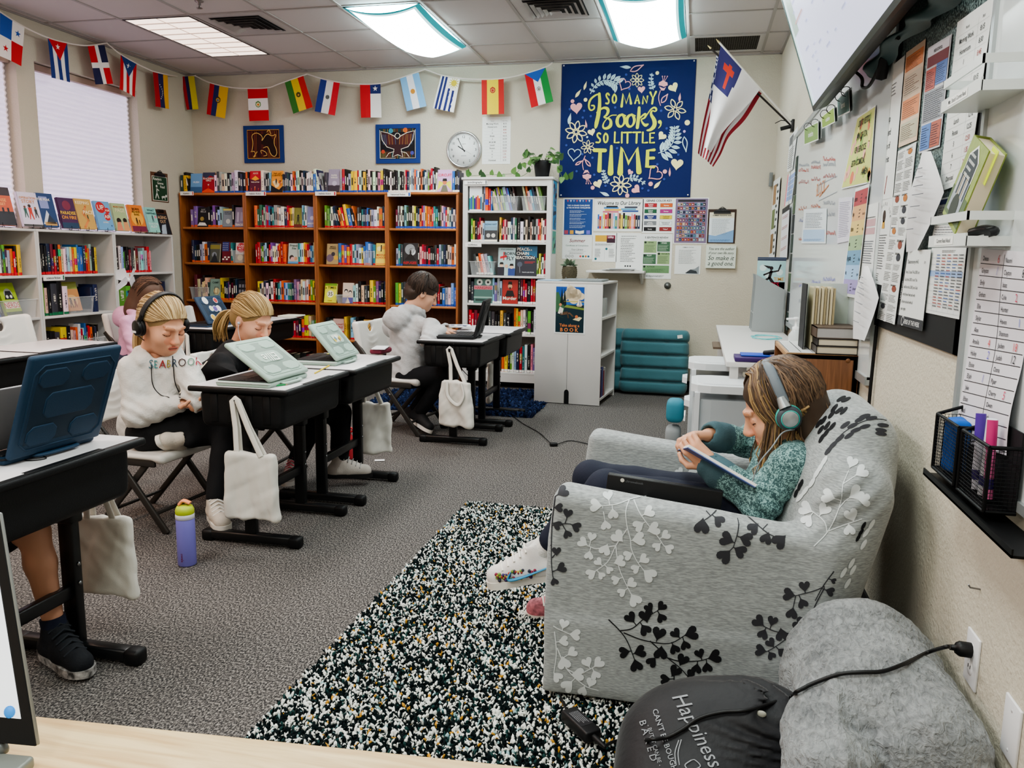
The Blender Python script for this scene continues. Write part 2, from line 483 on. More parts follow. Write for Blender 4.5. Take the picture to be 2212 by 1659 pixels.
def shade_mat():
 m=bpy.data.materials.new('shade_fabric');m.use_nodes=True;nt=m.node_tree;b=nt.nodes['Principled BSDF']
 t=nt.nodes.new('ShaderNodeTexCoord');mp=nt.nodes.new('ShaderNodeMapping');mp.inputs['Scale'].default_value=(1,3,40)
 n=nt.nodes.new('ShaderNodeTexNoise');n.inputs['Scale'].default_value=3;n.inputs['Detail'].default_value=5
 r=nt.nodes.new('ShaderNodeValToRGB');r.color_ramp.elements[0].position=.3;r.color_ramp.elements[0].color=(*lin('#cdbfe0'),1)
 r.color_ramp.elements[1].position=.7;r.color_ramp.elements[1].color=(*lin('#efe3f8'),1)
 nt.links.new(t.outputs['Object'],mp.inputs[0]);nt.links.new(mp.outputs[0],n.inputs['Vector']);nt.links.new(n.outputs['Fac'],r.inputs[0])
 nt.links.new(r.outputs[0],b.inputs['Emission Color']);b.inputs['Emission Strength'].default_value=.78  # emission in the cloth stands in for daylight coming through the shade
 b.inputs['Base Color'].default_value=(*lin('#d8cfe0'),1);b.inputs['Roughness'].default_value=.9
 return m
SH=shade_mat();FR=mat('#d9d2cf',.5,name='window_frame')
for i,(a,b)in enumerate(WIN):
 w=MB()
 xo=XL-.16
 for p,q in(((xo,a,WZ0),(xo+.03,a+.05,WZ1)),((xo,b-.05,WZ0),(xo+.03,b,WZ1)),((xo,a,WZ1-.05),(xo+.03,b,WZ1)),((xo,a,WZ0),(xo+.03,b,WZ0+.05))):w.span(p,q,FR)
 wo=w.build(f'window_{i+1}',kind='structure')
 g=MB();g.span((xo+.008,a,WZ0),(xo+.014,b,WZ1),mat('#dfe8ef',.05,trans=1,name='pane_glass'));g.build('pane',wo)
 s=MB();s.span((xo-.01,a-.002,WZ0-.02),(XL+.02,b+.002,WZ0),FR);s.build('window_sill',wo)
 rt=empty('window_shade',(XL-.08,(a+b)/2,WZ0),['pleated white shade glowing in the window cut by the left edge of view','pleated white shade glowing in the window beside the room corner'][i],'window shade','window shades')
 h=MB();h.span((XL-.11,a+.01,WZ1-.055),(XL-.05,b-.01,WZ1-.005),mat('#b9a598',.6));h.build('headrail',rt)
 s=MB();P=[];n=88
 for j in range(n+1):
  z=WZ1-.055-(WZ1-.06-WZ0)*j/n;x=XL-.085+(.006 if j%2 else-.006)
  P.append([(x,a+.012,z),(x,b-.035,z)])
 s.grid(P,SH,smooth=False);s.build('shade_fabric',rt)
 e=MB();e.tube([(x_[1][0],x_[1][1]+.002,x_[1][2])for x_ in P],.007,mat('#efe6ea',.7),6);e.build('shade_edge',rt)
yf0,yf1=GY0-2*T,GY0
def fixture(i,label,strength,colr):
 x0,x1=GX0+T*i+.014,GX0+T*(i+1)-.014
 r=empty('ceiling_light',((x0+x1)/2,(yf0+yf1)/2,ZC),label,'ceiling light','recessed ceiling lights')
 f=MB();fm=mat('#4a4446',.5,name='light_frame')
 for a,b in(((x0,yf0+.014),(x0+.014,yf1-.014)),((x1-.014,yf0+.014),(x1,yf1-.014)),((x0,yf0+.014),(x1,yf0+.028)),((x0,yf1-.028),(x1,yf1-.014))):
  f.span((*a,ZC-.008),(*b,ZC),fm)
 f.build('frame',r)
 d=MB();d.span((x0+.014,yf0+.028,ZC-.006),(x1-.014,yf1-.028,ZC-.001),mat(colr,.5,emit=strength,name='diffuser_glow'))
 if i==-1:
  gm2=mat('#e8cfc0',.5,emit=.55,name='diffuser_line')
  for k in range(1,8):y=yf0+(yf1-yf0)*k/8;d.span((x0+.014,y-.012,ZC-.0085),(x1-.014,y+.012,ZC-.006),gm2)
  d.span(((x0+x1)/2-.005,yf0+.03,ZC-.009),((x0+x1)/2+.005,yf1-.03,ZC-.006),gm2)
 d.build('diffuser',r)
 return x0,x1
fixture(-1,'bare prismatic ceiling light glowing warm white, nearest the windows',2.2,'#ffe9d8')
for i,lab in((2,'middle ceiling light hidden behind a sagging teal edged cover'),(5,'ceiling light hidden behind a fabric cover nearest the flags')):
 x0,x1=fixture(i,lab,2.0,'#f2ffff')
 hot=mat('#f4ffff',.9,emit=(26,23)[i==5],name='cover_lit');edge=mat('#3fb7c4',.9,emit=.28,name='cover_edge');mid=mat('#bff4f8',.9,emit=1.3,name='cover_fade')  # cloth itself emits the fixture's light, graded down towards the teal edges
 P=[];n1,n2=32,48
 for a in range(n1+1):
  row=[]
  for b in range(n2+1):
   s,t=a/n1,b/n2;u=2*s-1;w=2*t-1
   x=(x0+x1)/2+(x1-x0)/2*u*(1-.035*(1-w*w));y=(yf0+yf1)/2+(yf1-yf0)/2*w*(1-.03*(1-u*u))
   z=ZC-.012-.10*(1-u*u)*(1-.55*w*w)-.035*(1-abs(u))*t-.008*(1-w*w)
   row.append((x,y,z))
  P.append(row)
 c=MB();c.grid(P,hot,True,colf=lambda s,t:edge if(s<.055 or s>.945 or t<.03)else mid if(s<.08 or s>.92 or t<.045 or t>.985)else hot)
 o=c.build('light_cover',label=['white fabric cover with teal edges sagging under the middle ceiling light','white fabric cover with teal edges under the ceiling light nearest the flags'][i==5],cat='light cover',group='fabric light covers')
vm=mat('#b8b3b2',.5,name='vent_metal');vd=mat('#2a2728',.8,name='vent_dark')
for i,lab in((0,'square stepped ceiling air diffuser beside the warm bare light'),(4,'square stepped ceiling air diffuser between the two covered lights')):
 x0,x1=GX0+T*i+.02,GX0+T*(i+1)-.02;y0,y1=GY0-2*T+.02,GY0-T-.02;cx_,cy_=(x0+x1)/2,(y0+y1)/2
 r=empty('ceiling_vent',(cx_,cy_,ZC),lab,'air vent','square ceiling air vents')
 b=MB();b.span((x0,y0,ZC-.004),(x1,y1,ZC),vm);b.build('face_plate',r)
 d=MB();d.span((cx_-.21,cy_-.21,ZC-.006),(cx_+.21,cy_+.21,ZC-.004),vd);d.build('throat',r)
 for k in range(5):
  a=.205-.04*k;q=MB();z=ZC-.008-.006*k
  P=[[(cx_+sx*s,cy_+sy*s,zz)for sx,sy in((-1,-1),(1,-1),(1,1),(-1,1),(-1,-1))]for s,zz in((a,z-.01),(a-.024,z+.004))]
  q.grid(P,vm,False);q.build('slat',r)
 q=MB();q.span((cx_-.03,cy_-.03,ZC-.035),(cx_+.03,cy_+.03,ZC-.03),vm);q.build('center_plate',r)
x0,x1=GX0+T*6+.012,GX0+T*7-.012
r=empty('return_grille',((x0+x1)/2,GY0+.3,ZC),'dark rectangular return air grille in the ceiling above the flags','air vent')
q=MB()
for a,b in(((x0,GY0+.012),(x1,GY0+.05)),((x0,GY0+.5),(x1,GY0+.56)),((x0,GY0+.05),(x0+.04,GY0+.5)),((x1-.04,GY0+.05),(x1,GY0+.5))):q.span((*a,ZC-.01),(*b,ZC),vm)
q.build('frame',r)
q=MB();gd=mat('#4b4742',.7);q.span((x0+.04,GY0+.05,ZC-.004),(x1-.04,GY0+.5,ZC-.001),mat('#2c2926',.8))
for k in range(28):x=x0+.05+(x1-x0-.1)*k/27;q.span((x-.004,GY0+.05,ZC-.007),(x+.004,GY0+.5,ZC-.003),gd)
for k in range(12):y=GY0+.06+.43*k/11;q.span((x0+.04,y-.004,ZC-.007),(x1-.04,y+.004,ZC-.003),gd)
q.build('grille_mesh',r)
p=at(430,2,Z=ZC);q=MB();mt=mat('#8d8482',.3,metal=.8)
q.lathe([(0,0),(.03,0),(.03,-.006),(.012,-.012),(.012,-.03),(.006,-.032),(.006,-.045),(.022,-.047),(.022,-.05),(0,-.05)],mt,p)
q.build('fire_sprinkler',label='small chrome fire sprinkler head on the ceiling at the top edge',cat='sprinkler')
def area(x,y,z,sx,sy,e,c,rot=(0,0,0)):
 l=bpy.data.lights.new('lamp','AREA');l.shape='RECTANGLE';l.size=sx;l.size_y=sy;l.energy=e;l.color=lin(c)
 o=bpy.data.objects.new('ceiling_lamp',l);COL.objects.link(o);o.location=(x,y,z);o.rotation_euler=rot
 return o
ym=(yf0+yf1)/2
for j,y in enumerate((3.9,1.4,-1.2)):
 for i,e,c in((-1,30,'#ffd3bb'),(2,50,'#fbf8f4'),(5,42,'#f4fdf8')):area(GX0+T*(i+.5),y,ZC-.05,.56,1.15,e,c)
sc=bpy.context.scene
w=bpy.data.worlds.new('daylight');sc.world=w;w.use_nodes=True
w.node_tree.nodes['Background'].inputs[0].default_value=(.85,.9,1,1);w.node_tree.nodes['Background'].inputs[1].default_value=.5
sc.view_settings.view_transform='AgX';sc.view_settings.look='AgX - Medium High Contrast';sc.view_settings.exposure=-.1
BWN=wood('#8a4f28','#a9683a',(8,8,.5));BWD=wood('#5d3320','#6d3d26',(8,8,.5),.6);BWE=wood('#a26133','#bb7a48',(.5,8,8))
bx=[-5.103,-4.379,-3.624,-2.89,-2.185];BYF,BZT=7.35,1.817
SHZ=[1.483,1.13,.755,.40,.08]
for i,nm in enumerate(('leftmost','second','third','fourth')):
 a,b=bx[i]+.001,bx[i+1]-.001
 r=empty('wooden_bookcase',((a+b)/2,7.5,0),{'leftmost':'tall reddish wood bookcase standing against the corner by the windows','second':'tall reddish wood bookcase, second from the corner by the windows','third':'tall reddish wood bookcase, third from the corner by the windows','fourth':'tall reddish wood bookcase right beside the tall white bookcase'}[nm],'bookcase','tall wooden bookcases on the back wall')
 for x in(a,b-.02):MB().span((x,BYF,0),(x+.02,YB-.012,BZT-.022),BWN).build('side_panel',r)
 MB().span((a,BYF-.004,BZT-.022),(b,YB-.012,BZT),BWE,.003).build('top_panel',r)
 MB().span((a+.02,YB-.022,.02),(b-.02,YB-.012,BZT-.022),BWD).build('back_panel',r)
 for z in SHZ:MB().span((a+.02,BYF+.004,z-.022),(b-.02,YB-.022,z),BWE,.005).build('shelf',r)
 MB().span((a+.02,BYF+.01,0),(b-.02,BYF+.025,.058),BWN).build('toe_kick',r)
WHT=mat('#d0cecb',.45,name='white_laminate');WHD=mat('#b5b0ae',.6,name='white_back')
wx0,wx1=-2.141,-1.307;WSZ=[1.648,1.364,1.056,.796,.515,.152]
r=empty('white_bookcase',((wx0+wx1)/2,7.5,0),'tall white bookcase with a potted vine on top','bookcase')
MB().span((wx0-.012,BYF-.012,1.925),(wx1+.012,YB-.012,1.947),WHT,.003).build('top_panel',r)
for x in(wx0,wx1-.045):
 q=MB();q.span((x,BYF,0),(x+.045,BYF+.03,1.925),WHT);q.span((x+(.0 if x==wx0 else .027),BYF+.03,0),(x+(.018 if x==wx0 else .045),YB-.012,1.925),WHT);q.build('side_panel',r)
MB().span((wx0+.045,BYF+.002,1.868),(wx1-.045,BYF+.02,1.925),WHT).build('top_rail',r)
MB().span((wx0+.018,YB-.02,.05),(wx1-.018,YB-.012,1.925),WHD).build('back_panel',r)
for z in WSZ:MB().span((wx0+.019,BYF+.006,z-.02),(wx1-.019,YB-.02,z),WHT,.002).build('shelf',r)
MB().span((wx0+.045,BYF+.004,.06),(wx1-.045,BYF+.02,.132),WHT).build('bottom_rail',r)
LXF=XL+.3;lyb=[4.38,5.19,6.02,6.815];LSZ=[1.047,.733,.42,.1]
for i in range(3):
 a,b=lyb[i]+.001,lyb[i+1]-.001
 r=empty('low_white_shelf',(XL+.15,(a+b)/2,0),['low white shelf unit cut by the left edge of view','low white shelf unit under the window, carrying the science fiction sign','low white shelf unit under the window, nearest the room corner'][i],'bookcase','low white shelves under the windows')
 for y in(a,b-.019):MB().span((XL+.005,y,0),(LXF,y+.019,1.371),WHT).build('side_panel',r)
 MB().span((XL+.005,a,1.371),(LXF,b,1.39),WHT,.002).build('top_panel',r)
 MB().span((XL+.009,a+.019,.02),(XL+.014,b-.019,1.371),WHD).build('back_panel',r)
 for z in LSZ:MB().span((XL+.014,a+.019,z-.019),(LXF-.004,b-.019,z),WHT,.002).build('shelf',r)
 MB().span((LXF-.03,a+.019,0),(LXF-.016,b-.019,.08),WHT).build('toe_kick',r)
PAL=dict(k='#17161a',w='#e6e0da',r='#b3222c',o='#d9662a',y='#e3c22f',g='#5f9a3a',t='#2f7f84',b='#2f62b0',n='#1f2a4d',l='#8db8da',p='#7a5a94',i='#d98fa0',s='#9aa0a6',d='#3d4044',m='#6d1f2d',c='#d9c29a',e='#2c6b4f',a='#8fd0c4')
NAMES=dict(k='black',w='white',r='red',o='orange',y='yellow',g='green',t='teal',b='blue',n='navy',l='light blue',p='purple',i='pink',s='grey',d='charcoal',m='maroon',c='tan',e='dark green',a='mint')
def spine_mat():
 m=bpy.data.materials.new('book_spine');m.use_nodes=True;nt=m.node_tree;b=nt.nodes['Principled BSDF'];N=nt.nodes.new;L=nt.links.new
 oi=N('ShaderNodeObjectInfo');tc=N('ShaderNodeTexCoord');sp=N('ShaderNodeSeparateXYZ');L(tc.outputs['Object'],sp.inputs[0])
 def math_(op,a,b=None,c=None):
  n=N('ShaderNodeMath');n.operation=op
  for k,x in enumerate((a,b,c)):
   if x is None:continue
   if hasattr(x,'is_output')or isinstance(x,bpy.types.NodeSocket):L(x,n.inputs[k])
   else:n.inputs[k].default_value=x
  return n.outputs[0]
 z=sp.outputs['Z'];x=sp.outputs['X'];rn=oi.outputs['Random']
 mp=N('ShaderNodeCombineXYZ');L(math_('MULTIPLY',z,34.),mp.inputs[2]);L(math_('MULTIPLY_ADD',x,2.2,math_('MULTIPLY',rn,91.)),mp.inputs[0]);L(math_('MULTIPLY',rn,37.),mp.inputs[1])
 no=N('ShaderNodeTexNoise');no.inputs['Scale'].default_value=1.;no.inputs['Detail'].default_value=1.;L(mp.outputs[0],no.inputs['Vector'])
 letters=math_('GREATER_THAN',no.outputs['Fac'],.5)
 inx=math_('LESS_THAN',math_('ABSOLUTE',x),math_('MULTIPLY_ADD',rn,.12,.1))
 lo=math_('MULTIPLY_ADD',rn,.3,.16);hi=math_('MULTIPLY_ADD',math_('FRACT',math_('MULTIPLY',rn,7.3)),.36,.52)
 inz=math_('MULTIPLY',math_('GREATER_THAN',z,lo),math_('LESS_THAN',z,hi))
 front=math_('LESS_THAN',sp.outputs['Y'],.02)
 mask=math_('MULTIPLY',math_('MULTIPLY',letters,inx),math_('MULTIPLY',inz,front))
 lum=N('ShaderNodeRGBToBW');L(oi.outputs['Color'],lum.inputs[0])
 tcx=N('ShaderNodeMix');tcx.data_type='RGBA';L(math_('GREATER_THAN',lum.outputs[0],.22),tcx.inputs[0]);tcx.inputs[6].default_value=(.62,.58,.5,1);tcx.inputs[7].default_value=(.03,.03,.05,1)
 blk=math_('MULTIPLY',math_('GREATER_THAN',math_('FRACT',math_('MULTIPLY',rn,13.7)),.62),math_('LESS_THAN',math_('ABSOLUTE',math_('SUBTRACT',z,math_('MULTIPLY_ADD',rn,.4,.35))),.12))
 hs=N('ShaderNodeHueSaturation');L(oi.outputs['Color'],hs.inputs['Color']);L(math_('MULTIPLY_ADD',rn,.8,.1),hs.inputs['Hue']);hs.inputs['Value'].default_value=.8
 m0=N('ShaderNodeMix');m0 .data_type='RGBA';L(blk,m0 .inputs[0]);L(oi.outputs['Color'],m0 .inputs[6]);L(hs.outputs[0],m0 .inputs[7])
 mx=N('ShaderNodeMix');mx.data_type='RGBA';L(mask,mx.inputs[0]);L(m0 .outputs[2],mx.inputs[6]);L(tcx.outputs[2],mx.inputs[7])
 L(mx.outputs[2],b.inputs['Base Color']);b.inputs['Roughness'].default_value=.35
 return m
SPINE=spine_mat();PAGES=mat('#e2d6bd',.8,name='page_edges')
BAND=dict(R='#c0262e',B='#2b50a8',G='#1f6b46',O='#e0622e',W='#e9e6e2')
_bm={}
def book_mesh(band):
 if band in _bm:return _bm[band]
 q=MB()
 z0,z1=.0,1.
 prof=[(-.5,.03),(-.42,.006),(-.2,-.004),(.2,-.004),(.42,.006),(.5,.03)]
 vs=[(x,y,z)for z in(z0,z1)for x,y in prof]
 q.add(vs,[(k,k+1,k+7,k+6)for k in range(5)],SPINE,True)
 for sx in(-1,1):
  a,b=sx*.5,sx*.40
  q.add([(a,.03,0),(a,1,0),(a,1,1),(a,.03,1),(b,.03,0),(b,1,0),(b,1,1),(b,.03,1)],[(0,1,2,3),(4,5,6,7),(1,2,6,5),(0,1,5,4),(3,2,6,7)],SPINE)
 q.add([(-.5,.03,1),(-.2,-.004,1),(.2,-.004,1),(.5,.03,1)],[(0,1,2,3)],SPINE)
 q.span((-.40,.03,.015),(.40,.97,.972),PAGES)
 if band:
  bm_=mat(BAND[band],.5);wm_=mat('#ece8e2',.5)
  vs=[(x*1.01,y-.012,z)for z in(.012,.10)for x,y in prof];q.add(vs,[(k,k+1,k+7,k+6)for k in range(5)],bm_,True)
 _bm[band]=q.mesh('book');return _bm[band]
BOOKS=[]
def row(O,U,Nn,length,codes,band,where,group,hm=.2,dm=.14,seed=0,faces=None,maxh=None):
 """stand books along U from O on a shelf whose front faces Nn"""
 r=random.Random(seed*31+len(codes));O=V(O);U=V(U);Nn=V(Nn);up=V((0,0,1))
 W=[];lean=0;tk=[];it_=iter(codes)
 for ch in it_:tk.append('@'+next(it_)if ch=='@' else ch)
 codes=tk
 for ch in codes:
  if ch in '/\\|':W.append(0)
  elif ch=='_':W.append(.03)
  elif ch[0]=='@':W.append(COVER[ch[1]]['w']*1.02)
  else:W.append((.04 if ch.isupper()else .024)*r.uniform(.8,1.25))
 free=length-sum(w for c,w in zip(codes,W)if c[0]=='@');ss=sum(w for c,w in zip(codes,W)if c[0]!='@')
 k=free/ss if ss else 1
 x=0;n=0
 for ch,w in zip(codes,W):
  if ch in '/\\|':lean={'/':.22,'\\':-.22,'|':0}[ch];continue
  if ch[0]=='@':
   face_out(ch[1],O+U*(x+w/2)+Nn*.0,U,Nn);x+=w;continue
  w*=k
  if ch=='_':x+=w;continue
  n+=1;h=hm*r.uniform(.86,1.12);d=dm*r.uniform(.85,1.1)
  if ch.isupper():h*=1.05
  if maxh:h=min(h,maxh)
  c=lin(PAL[ch.lower()]);c=[max(0,min(1,v*r.uniform(.8,1.2)))for v in c]
  ww=w*.96;off=Nn*r.uniform(-.008,.004)
  le=lean*r.uniform(.8,1.1)
  R=M((U,-Nn,up)).transposed().to_4x4()@M.Rotation(le,4,'Y')
  dz=abs(sin(le))*ww/2*1.0
  mtx=M.Translation(O+U*(x+w/2)+off+up*(dz+.0008))@R@M.Diagonal((ww*(cos(le)),d,h,1))
  thick='slim' if ww<.02 else 'thick' if ww>.034 else ''
  lab=f"{thick} {NAMES[ch.lower()]} book, {n}{'th' if 10 < n < 14 else {1:'st',2:'nd',3:'rd'}.get(n%10,'th')} from left {where}".strip()
  dist=(O-CAMP).length
  BOOKS.append((ww*h/dist**2,mtx,band,c,lab,group));x+=w
COVER={}
FACES=[]
def cov(key,name,w,h,bg,label,*items,th=.022,tilt=.16):COVER[key]=dict(w=w,h=h,bg=bg,label=label,items=items,th=th,tilt=tilt,n=name)
def cover_art(cv,w,h,items):
 for it in items:
  k=it[0]
  if k=='t':cv.text(it[1],it[2]*w,it[3]*h,it[4]*h,it[5],4,'c',.012,wmax=w*.92)
  elif k=='r':cv.rect(it[1]*w,it[2]*h,it[3]*w,it[4]*h,it[5],it[6]if len(it)>6 else 1)
  elif k=='c':cv.circ(it[1]*w,it[2]*h,it[3]*w,it[4],it[5]if len(it)>5 else 2)
  elif k=='p':cv.poly([(a*w,b*h)for a,b in it[1]],it[2],it[3]if len(it)>3 else 2)
  elif k=='s':cv.stroke([(a*w,b*h)for a,b in it[1]],it[2]*w,it[3],3)
  elif k=='f':
   x,y,s,c1,c2=it[1:];X,Y,S=x*w,y*h,s*h
   cv.poly([(X-.16*S,Y),(X-.1*S,Y),(X,Y+.42*S),(X+.12*S,Y),(X+.18*S,Y),(X+.12*S,Y+.5*S),(X+.14*S,Y+.78*S),(X-.14*S,Y+.78*S),(X-.1*S,Y+.45*S)],c1,3)
   cv.circ(X,Y+.89*S,.11*S,c2,3,12)
def face_out(key,P,U,Nn,tilt=None,spin=0,nopose=False):
 s=COVER[key];U=V(U);Nn=V(Nn);up=V((0,0,1));tl=s['tilt']if tilt is None else tilt
 if spin:R=M.Rotation(spin,3,'Z');U=R@U;Nn=R@Nn
 W=(up*cos(tl)-Nn*sin(tl)).normalized();F=U.cross(W).normalized()
 w,h,th=s['w'],s['h'],s['th']
 O=V(P)-U*w/2+up*(th*sin(tl)+.001)+Nn*.004
 r=empty(s['n'],P,s['label'],'book',None)
 q=MB();bgm=mat(s['bg'],.4)
 R=M((U,-F,W)).transposed()
 q.box(O+U*w/2+W*h/2-F*.0015,(w,.003,h),bgm,rot=R);q.box(O+U*w/2+W*h/2-F*(th-.0015),(w,.003,h),bgm,rot=R)
 q.box(O+U*.002+W*h/2-F*th/2,(.004,th,h),bgm,rot=R)
 cv=Cv(.0005);cover_art(cv,w,h,s['items']);cv.into(q,O,U,W,.4)
 q.build('cover',r)
 p=MB();p.box(O+U*(w/2+.002)+W*h/2-F*th/2,(w-.008,th-.006,h-.006),PAGES,rot=R);p.build('page_block',r)
 return r
DK,CR='#17161c','#efe8d8'
cov('A','paperback',.13,.19,'#6f9cc8','light blue book leaning face out atop the leftmost wooden bookcase',('r',0,0,1,.3,'#3f6590'),('t','HUSH',.5,.5,.1,'#e8eef4'),tilt=.12)
cov('1','paperback',.135,.2,'#a2212a','red paperback lettered Blackbird Girls facing out atop the leftmost wooden bookcase',('p',[(0,1),(1,1),(1,.75),(.6,.85),(.3,.7),(0,.82)],'#3a3e58'),('t','BLACKBIRD',.5,.66,.085,CR),('t','GIRLS',.5,.56,.085,CR),('p',[(0,0),(1,0),(1,.06),(.5,.22),(0,.06)],'#e0512f'),('f',.5,.12,.3,'#c42f2b','#f0dcc8'))
cov('2','paperback',.125,.21,'#5d1a33','maroon book with red and gold lotus facing out atop the second wooden bookcase',('r',0,.62,1,.38,'#c02a35'),('p',[(.15,.62),(.5,.78),(.85,.62),(.5,.55)],'#f0a52e'),('t','ALICE',.5,.86,.07,'#f0d7c0'),('t','THE LOTUS',.5,.45,.06,CR),('f',.5,.08,.2,'#d8613d','#f0b890'),('f',.2,.08,.12,'#c93b3b','#e08a70'),('f',.82,.08,.12,'#c93b3b','#e08a70'))
cov('3','paperback',.125,.21,'#e9973a','orange and black book with crowd and flames facing out atop the second wooden bookcase',('t','THE LAST',.5,.84,.07,DK),('t','CUENTISTA',.5,.75,.07,DK),('p',[(0,0),(1,0),(1,.3),(.7,.12),(.4,.2),(0,.34)],DK),('p',[(.1,.5),(.4,.2),(.6,.25),(.95,.5),(.6,.4),(.45,.6)],'#f5d9a0'),('f',.42,.35,.28,DK,DK),('f',.75,.3,.26,'#c23b2a',DK))
cov('4','paperback',.145,.205,'#cfa0cf','lilac book lettered Circuit with dark haired boy, facing out atop the fourth wooden bookcase',('t','CIRCUIT',.5,.7,.12,'#d8242f'),('p',[(.02,.05),(.5,.4),(.98,.05),(.9,.5),(.5,.35),(.1,.5)],'#d8d84a'),('p',[(.25,0),(.75,0),(.62,.3),(.38,.3)],'#6b6a58'),('c',.5,.42,.14,'#c8764c',3),('p',[(.34,.48),(.66,.48),(.62,.6),(.38,.6)],'#211c1c',4))
cov('B','paperback',.12,.22,'#9a8fa2','grey lavender book with clouds leaning face out atop the third wooden bookcase',('r',0,0,1,.3,'#3e3640'),('t','PAPER',.5,.7,.07,CR),('t','WINGS',.5,.6,.07,CR),('c',.55,.38,.2,'#b9aec0',1))
cov('5','paperback',.12,.195,'#211f22','black paperback with silver lettering and pale glow facing out in the leftmost wooden bookcase',('t','RUST',.5,.84,.07,'#b8b6b4'),('t','BELLE',.5,.73,.09,'#b8b6b4'),('c',.4,.4,.18,'#a08a4a',1),('s',[(.1,.55),(.3,.15),(.6,.5),(.9,.1)],.03,'#0b0a0c'),('p',[(0,.05),(.9,.05),(.7,.2),(.2,.22)],'#e2ded8'))
cov('6','paperback',.11,.18,'#7d848a','grey paperback with yellow top stripe facing out in the leftmost wooden bookcase',('r',0,.9,1,.1,'#cdbd62'),('t','SECRET OF',.5,.78,.06,'#20242c'),('t','THE DARK',.5,.68,.06,'#20242c'),('c',.55,.3,.22,'#b8b8b0',2))
cov('7','paperback',.11,.195,'#8c7f94','dusty purple paperback facing out beside the second wooden bookcase post',('t','TRACED',.5,.06,.1,CR),('r',.2,.25,.2,.5,'#b0a4b6'),('r',.55,.3,.25,.45,'#a59aae'))
cov('8','paperback',.085,.19,'#7d7b3c','olive paperback with small figure facing out in the second wooden bookcase',('f',.5,.15,.5,'#3d3d24','#2b2a20'),('r',0,0,1,.15,'#6b2a22'))
cov('9','paperback',.08,.2,'#8b8bb4','lavender paperback facing out at the right end of the second wooden bookcase',('c',.6,.45,.25,'#c9c3dc',2),('t','MOON',.5,.15,.08,CR))
cov('a','paperback',.11,.19,'#55584f','dark grey green paperback facing out on the second shelf down, leftmost wooden bookcase',('r',0,.7,1,.22,'#8d8440'),('c',.45,.4,.25,'#8a9098',2),('p',[(.1,0),(.9,0),(.5,.5)],'#2e3136',3))
cov('b','paperback',.1,.205,'#6c1d28','maroon book with stars and stripes facing out in the leftmost wooden bookcase',('r',0,.55,.75,.45,'#37407c'),*[('c',.1+.16*q,.62+.1*p_,.03,CR,3)for q in range(4)for p_ in range(4)],*[('r',.05+.2*q,.12+.1*(q%2),.22,.07,CR,2)for q in range(4)])
cov('c','paperback',.12,.2,'#d8cbc6','white book with bubbly red lettering facing out in the clear bin',('c',.5,.75,.4,'#c8414b',1),('t','CLASS',.5,.8,.1,'#fff0f0'),('t','ACT',.5,.66,.1,'#fff0f0'),('r',0,0,1,.42,'#9a8a78'),('c',.45,.25,.25,'#d9c8a0',2))
cov('d','paperback',.11,.2,'#b5bdb4','pale grey green book lettered Friend File facing out in the second wooden bookcase',('t','Friend',.5,.84,.11,'#274a38'),('t','File',.55,.7,.11,'#274a38'),('c',.35,.3,.22,'#3a2a26',2),('c',.45,.22,.2,'#d8a8a0',3),('r',0,0,1,.1,'#5a94c4',3),('c',.75,.25,.17,'#c8926a',2))
cov('e','paperback',.125,.2,'#a78f63','tan book with gold medal sticker facing out in the third wooden bookcase',('t','MERCI',.5,.82,.07,DK),('t','SUAREZ',.5,.74,.07,DK),('c',.3,.3,.3,'#6c5a6a',1),('c',.55,.5,.16,'#3a343c',2),('c',.8,.32,.17,'#d3a23a',3))
cov('f','paperback',.11,.21,'#e9cf5a','yellow book lettered Middle School facing out in the third wooden bookcase',('t','MIDDLE',.5,.42,.09,'#c4322c'),('t','SCHOOL',.5,.3,.09,'#c4322c'),('c',.3,.75,.2,'#f4e6a0',2),('c',.7,.8,.16,'#e8a63a',2),('r',.45,.62,.1,.3,DK,3),('r',0,.02,1,.06,'#e59a3a'))
cov('g','paperback',.145,.215,'#2a2a2d','black book lettered Refugee in red, facing out in the fourth wooden bookcase',('t','REFUGEE',.5,.07,.11,'#c9252c'),('c',.45,.72,.35,'#8c8f92',1),('c',.6,.62,.25,'#cfd0d0',1),('p',[(.1,.25),(.9,.25),(.6,.5),(.4,.5)],'#151518',2),('f',.5,.38,.3,'#101012','#101012'))
cov('h','paperback',.125,.21,'#7f9a90','grey teal book with map of a tent facing out in the leftmost wooden bookcase',('t','CAMP',.5,.78,.09,'#20302c'),('c',.62,.4,.28,'#d9cc9c',1),('s',[(.4,.3),(.75,.3),(.75,.6),(.45,.62),(.4,.3)],.04,'#5a3026'))
cov('i','paperback',.11,.2,'#2c2c33','black and white checked paperback facing out in the leftmost wooden bookcase',*[('r',.1+.3*q,.1+.27*p_,.2,.16,'#8a8d96',2)for q in range(3)for p_ in range(3)])
cov('j','paperback',.125,.19,'#dede3c','bright yellow and green book lettered X Times 35, facing out in the third wooden bookcase',('r',0,.88,1,.12,'#6d9a2c',2),('t','x TIMES',.5,.72,.13,DK),('c',.5,.45,.28,'#f2f0d0',2),('t','35',.5,.36,.2,'#4a4a40'),('t','a novel',.5,.08,.06,'#7a3020'),tilt=.22)
cov('k','paperback',.11,.2,'#d8c3b2','cream book with two pairs of dark eyes facing out in the third wooden bookcase',('c',.33,.6,.17,DK,2),('c',.72,.55,.15,DK,2),('c',.33,.57,.11,'#e9dccf',3),('c',.72,.52,.1,'#e9dccf',3),('r',0,0,1,.28,'#5b5796',1),('p',[(.3,0),(.5,.3),(.75,0)],'#d8c3b2',2))
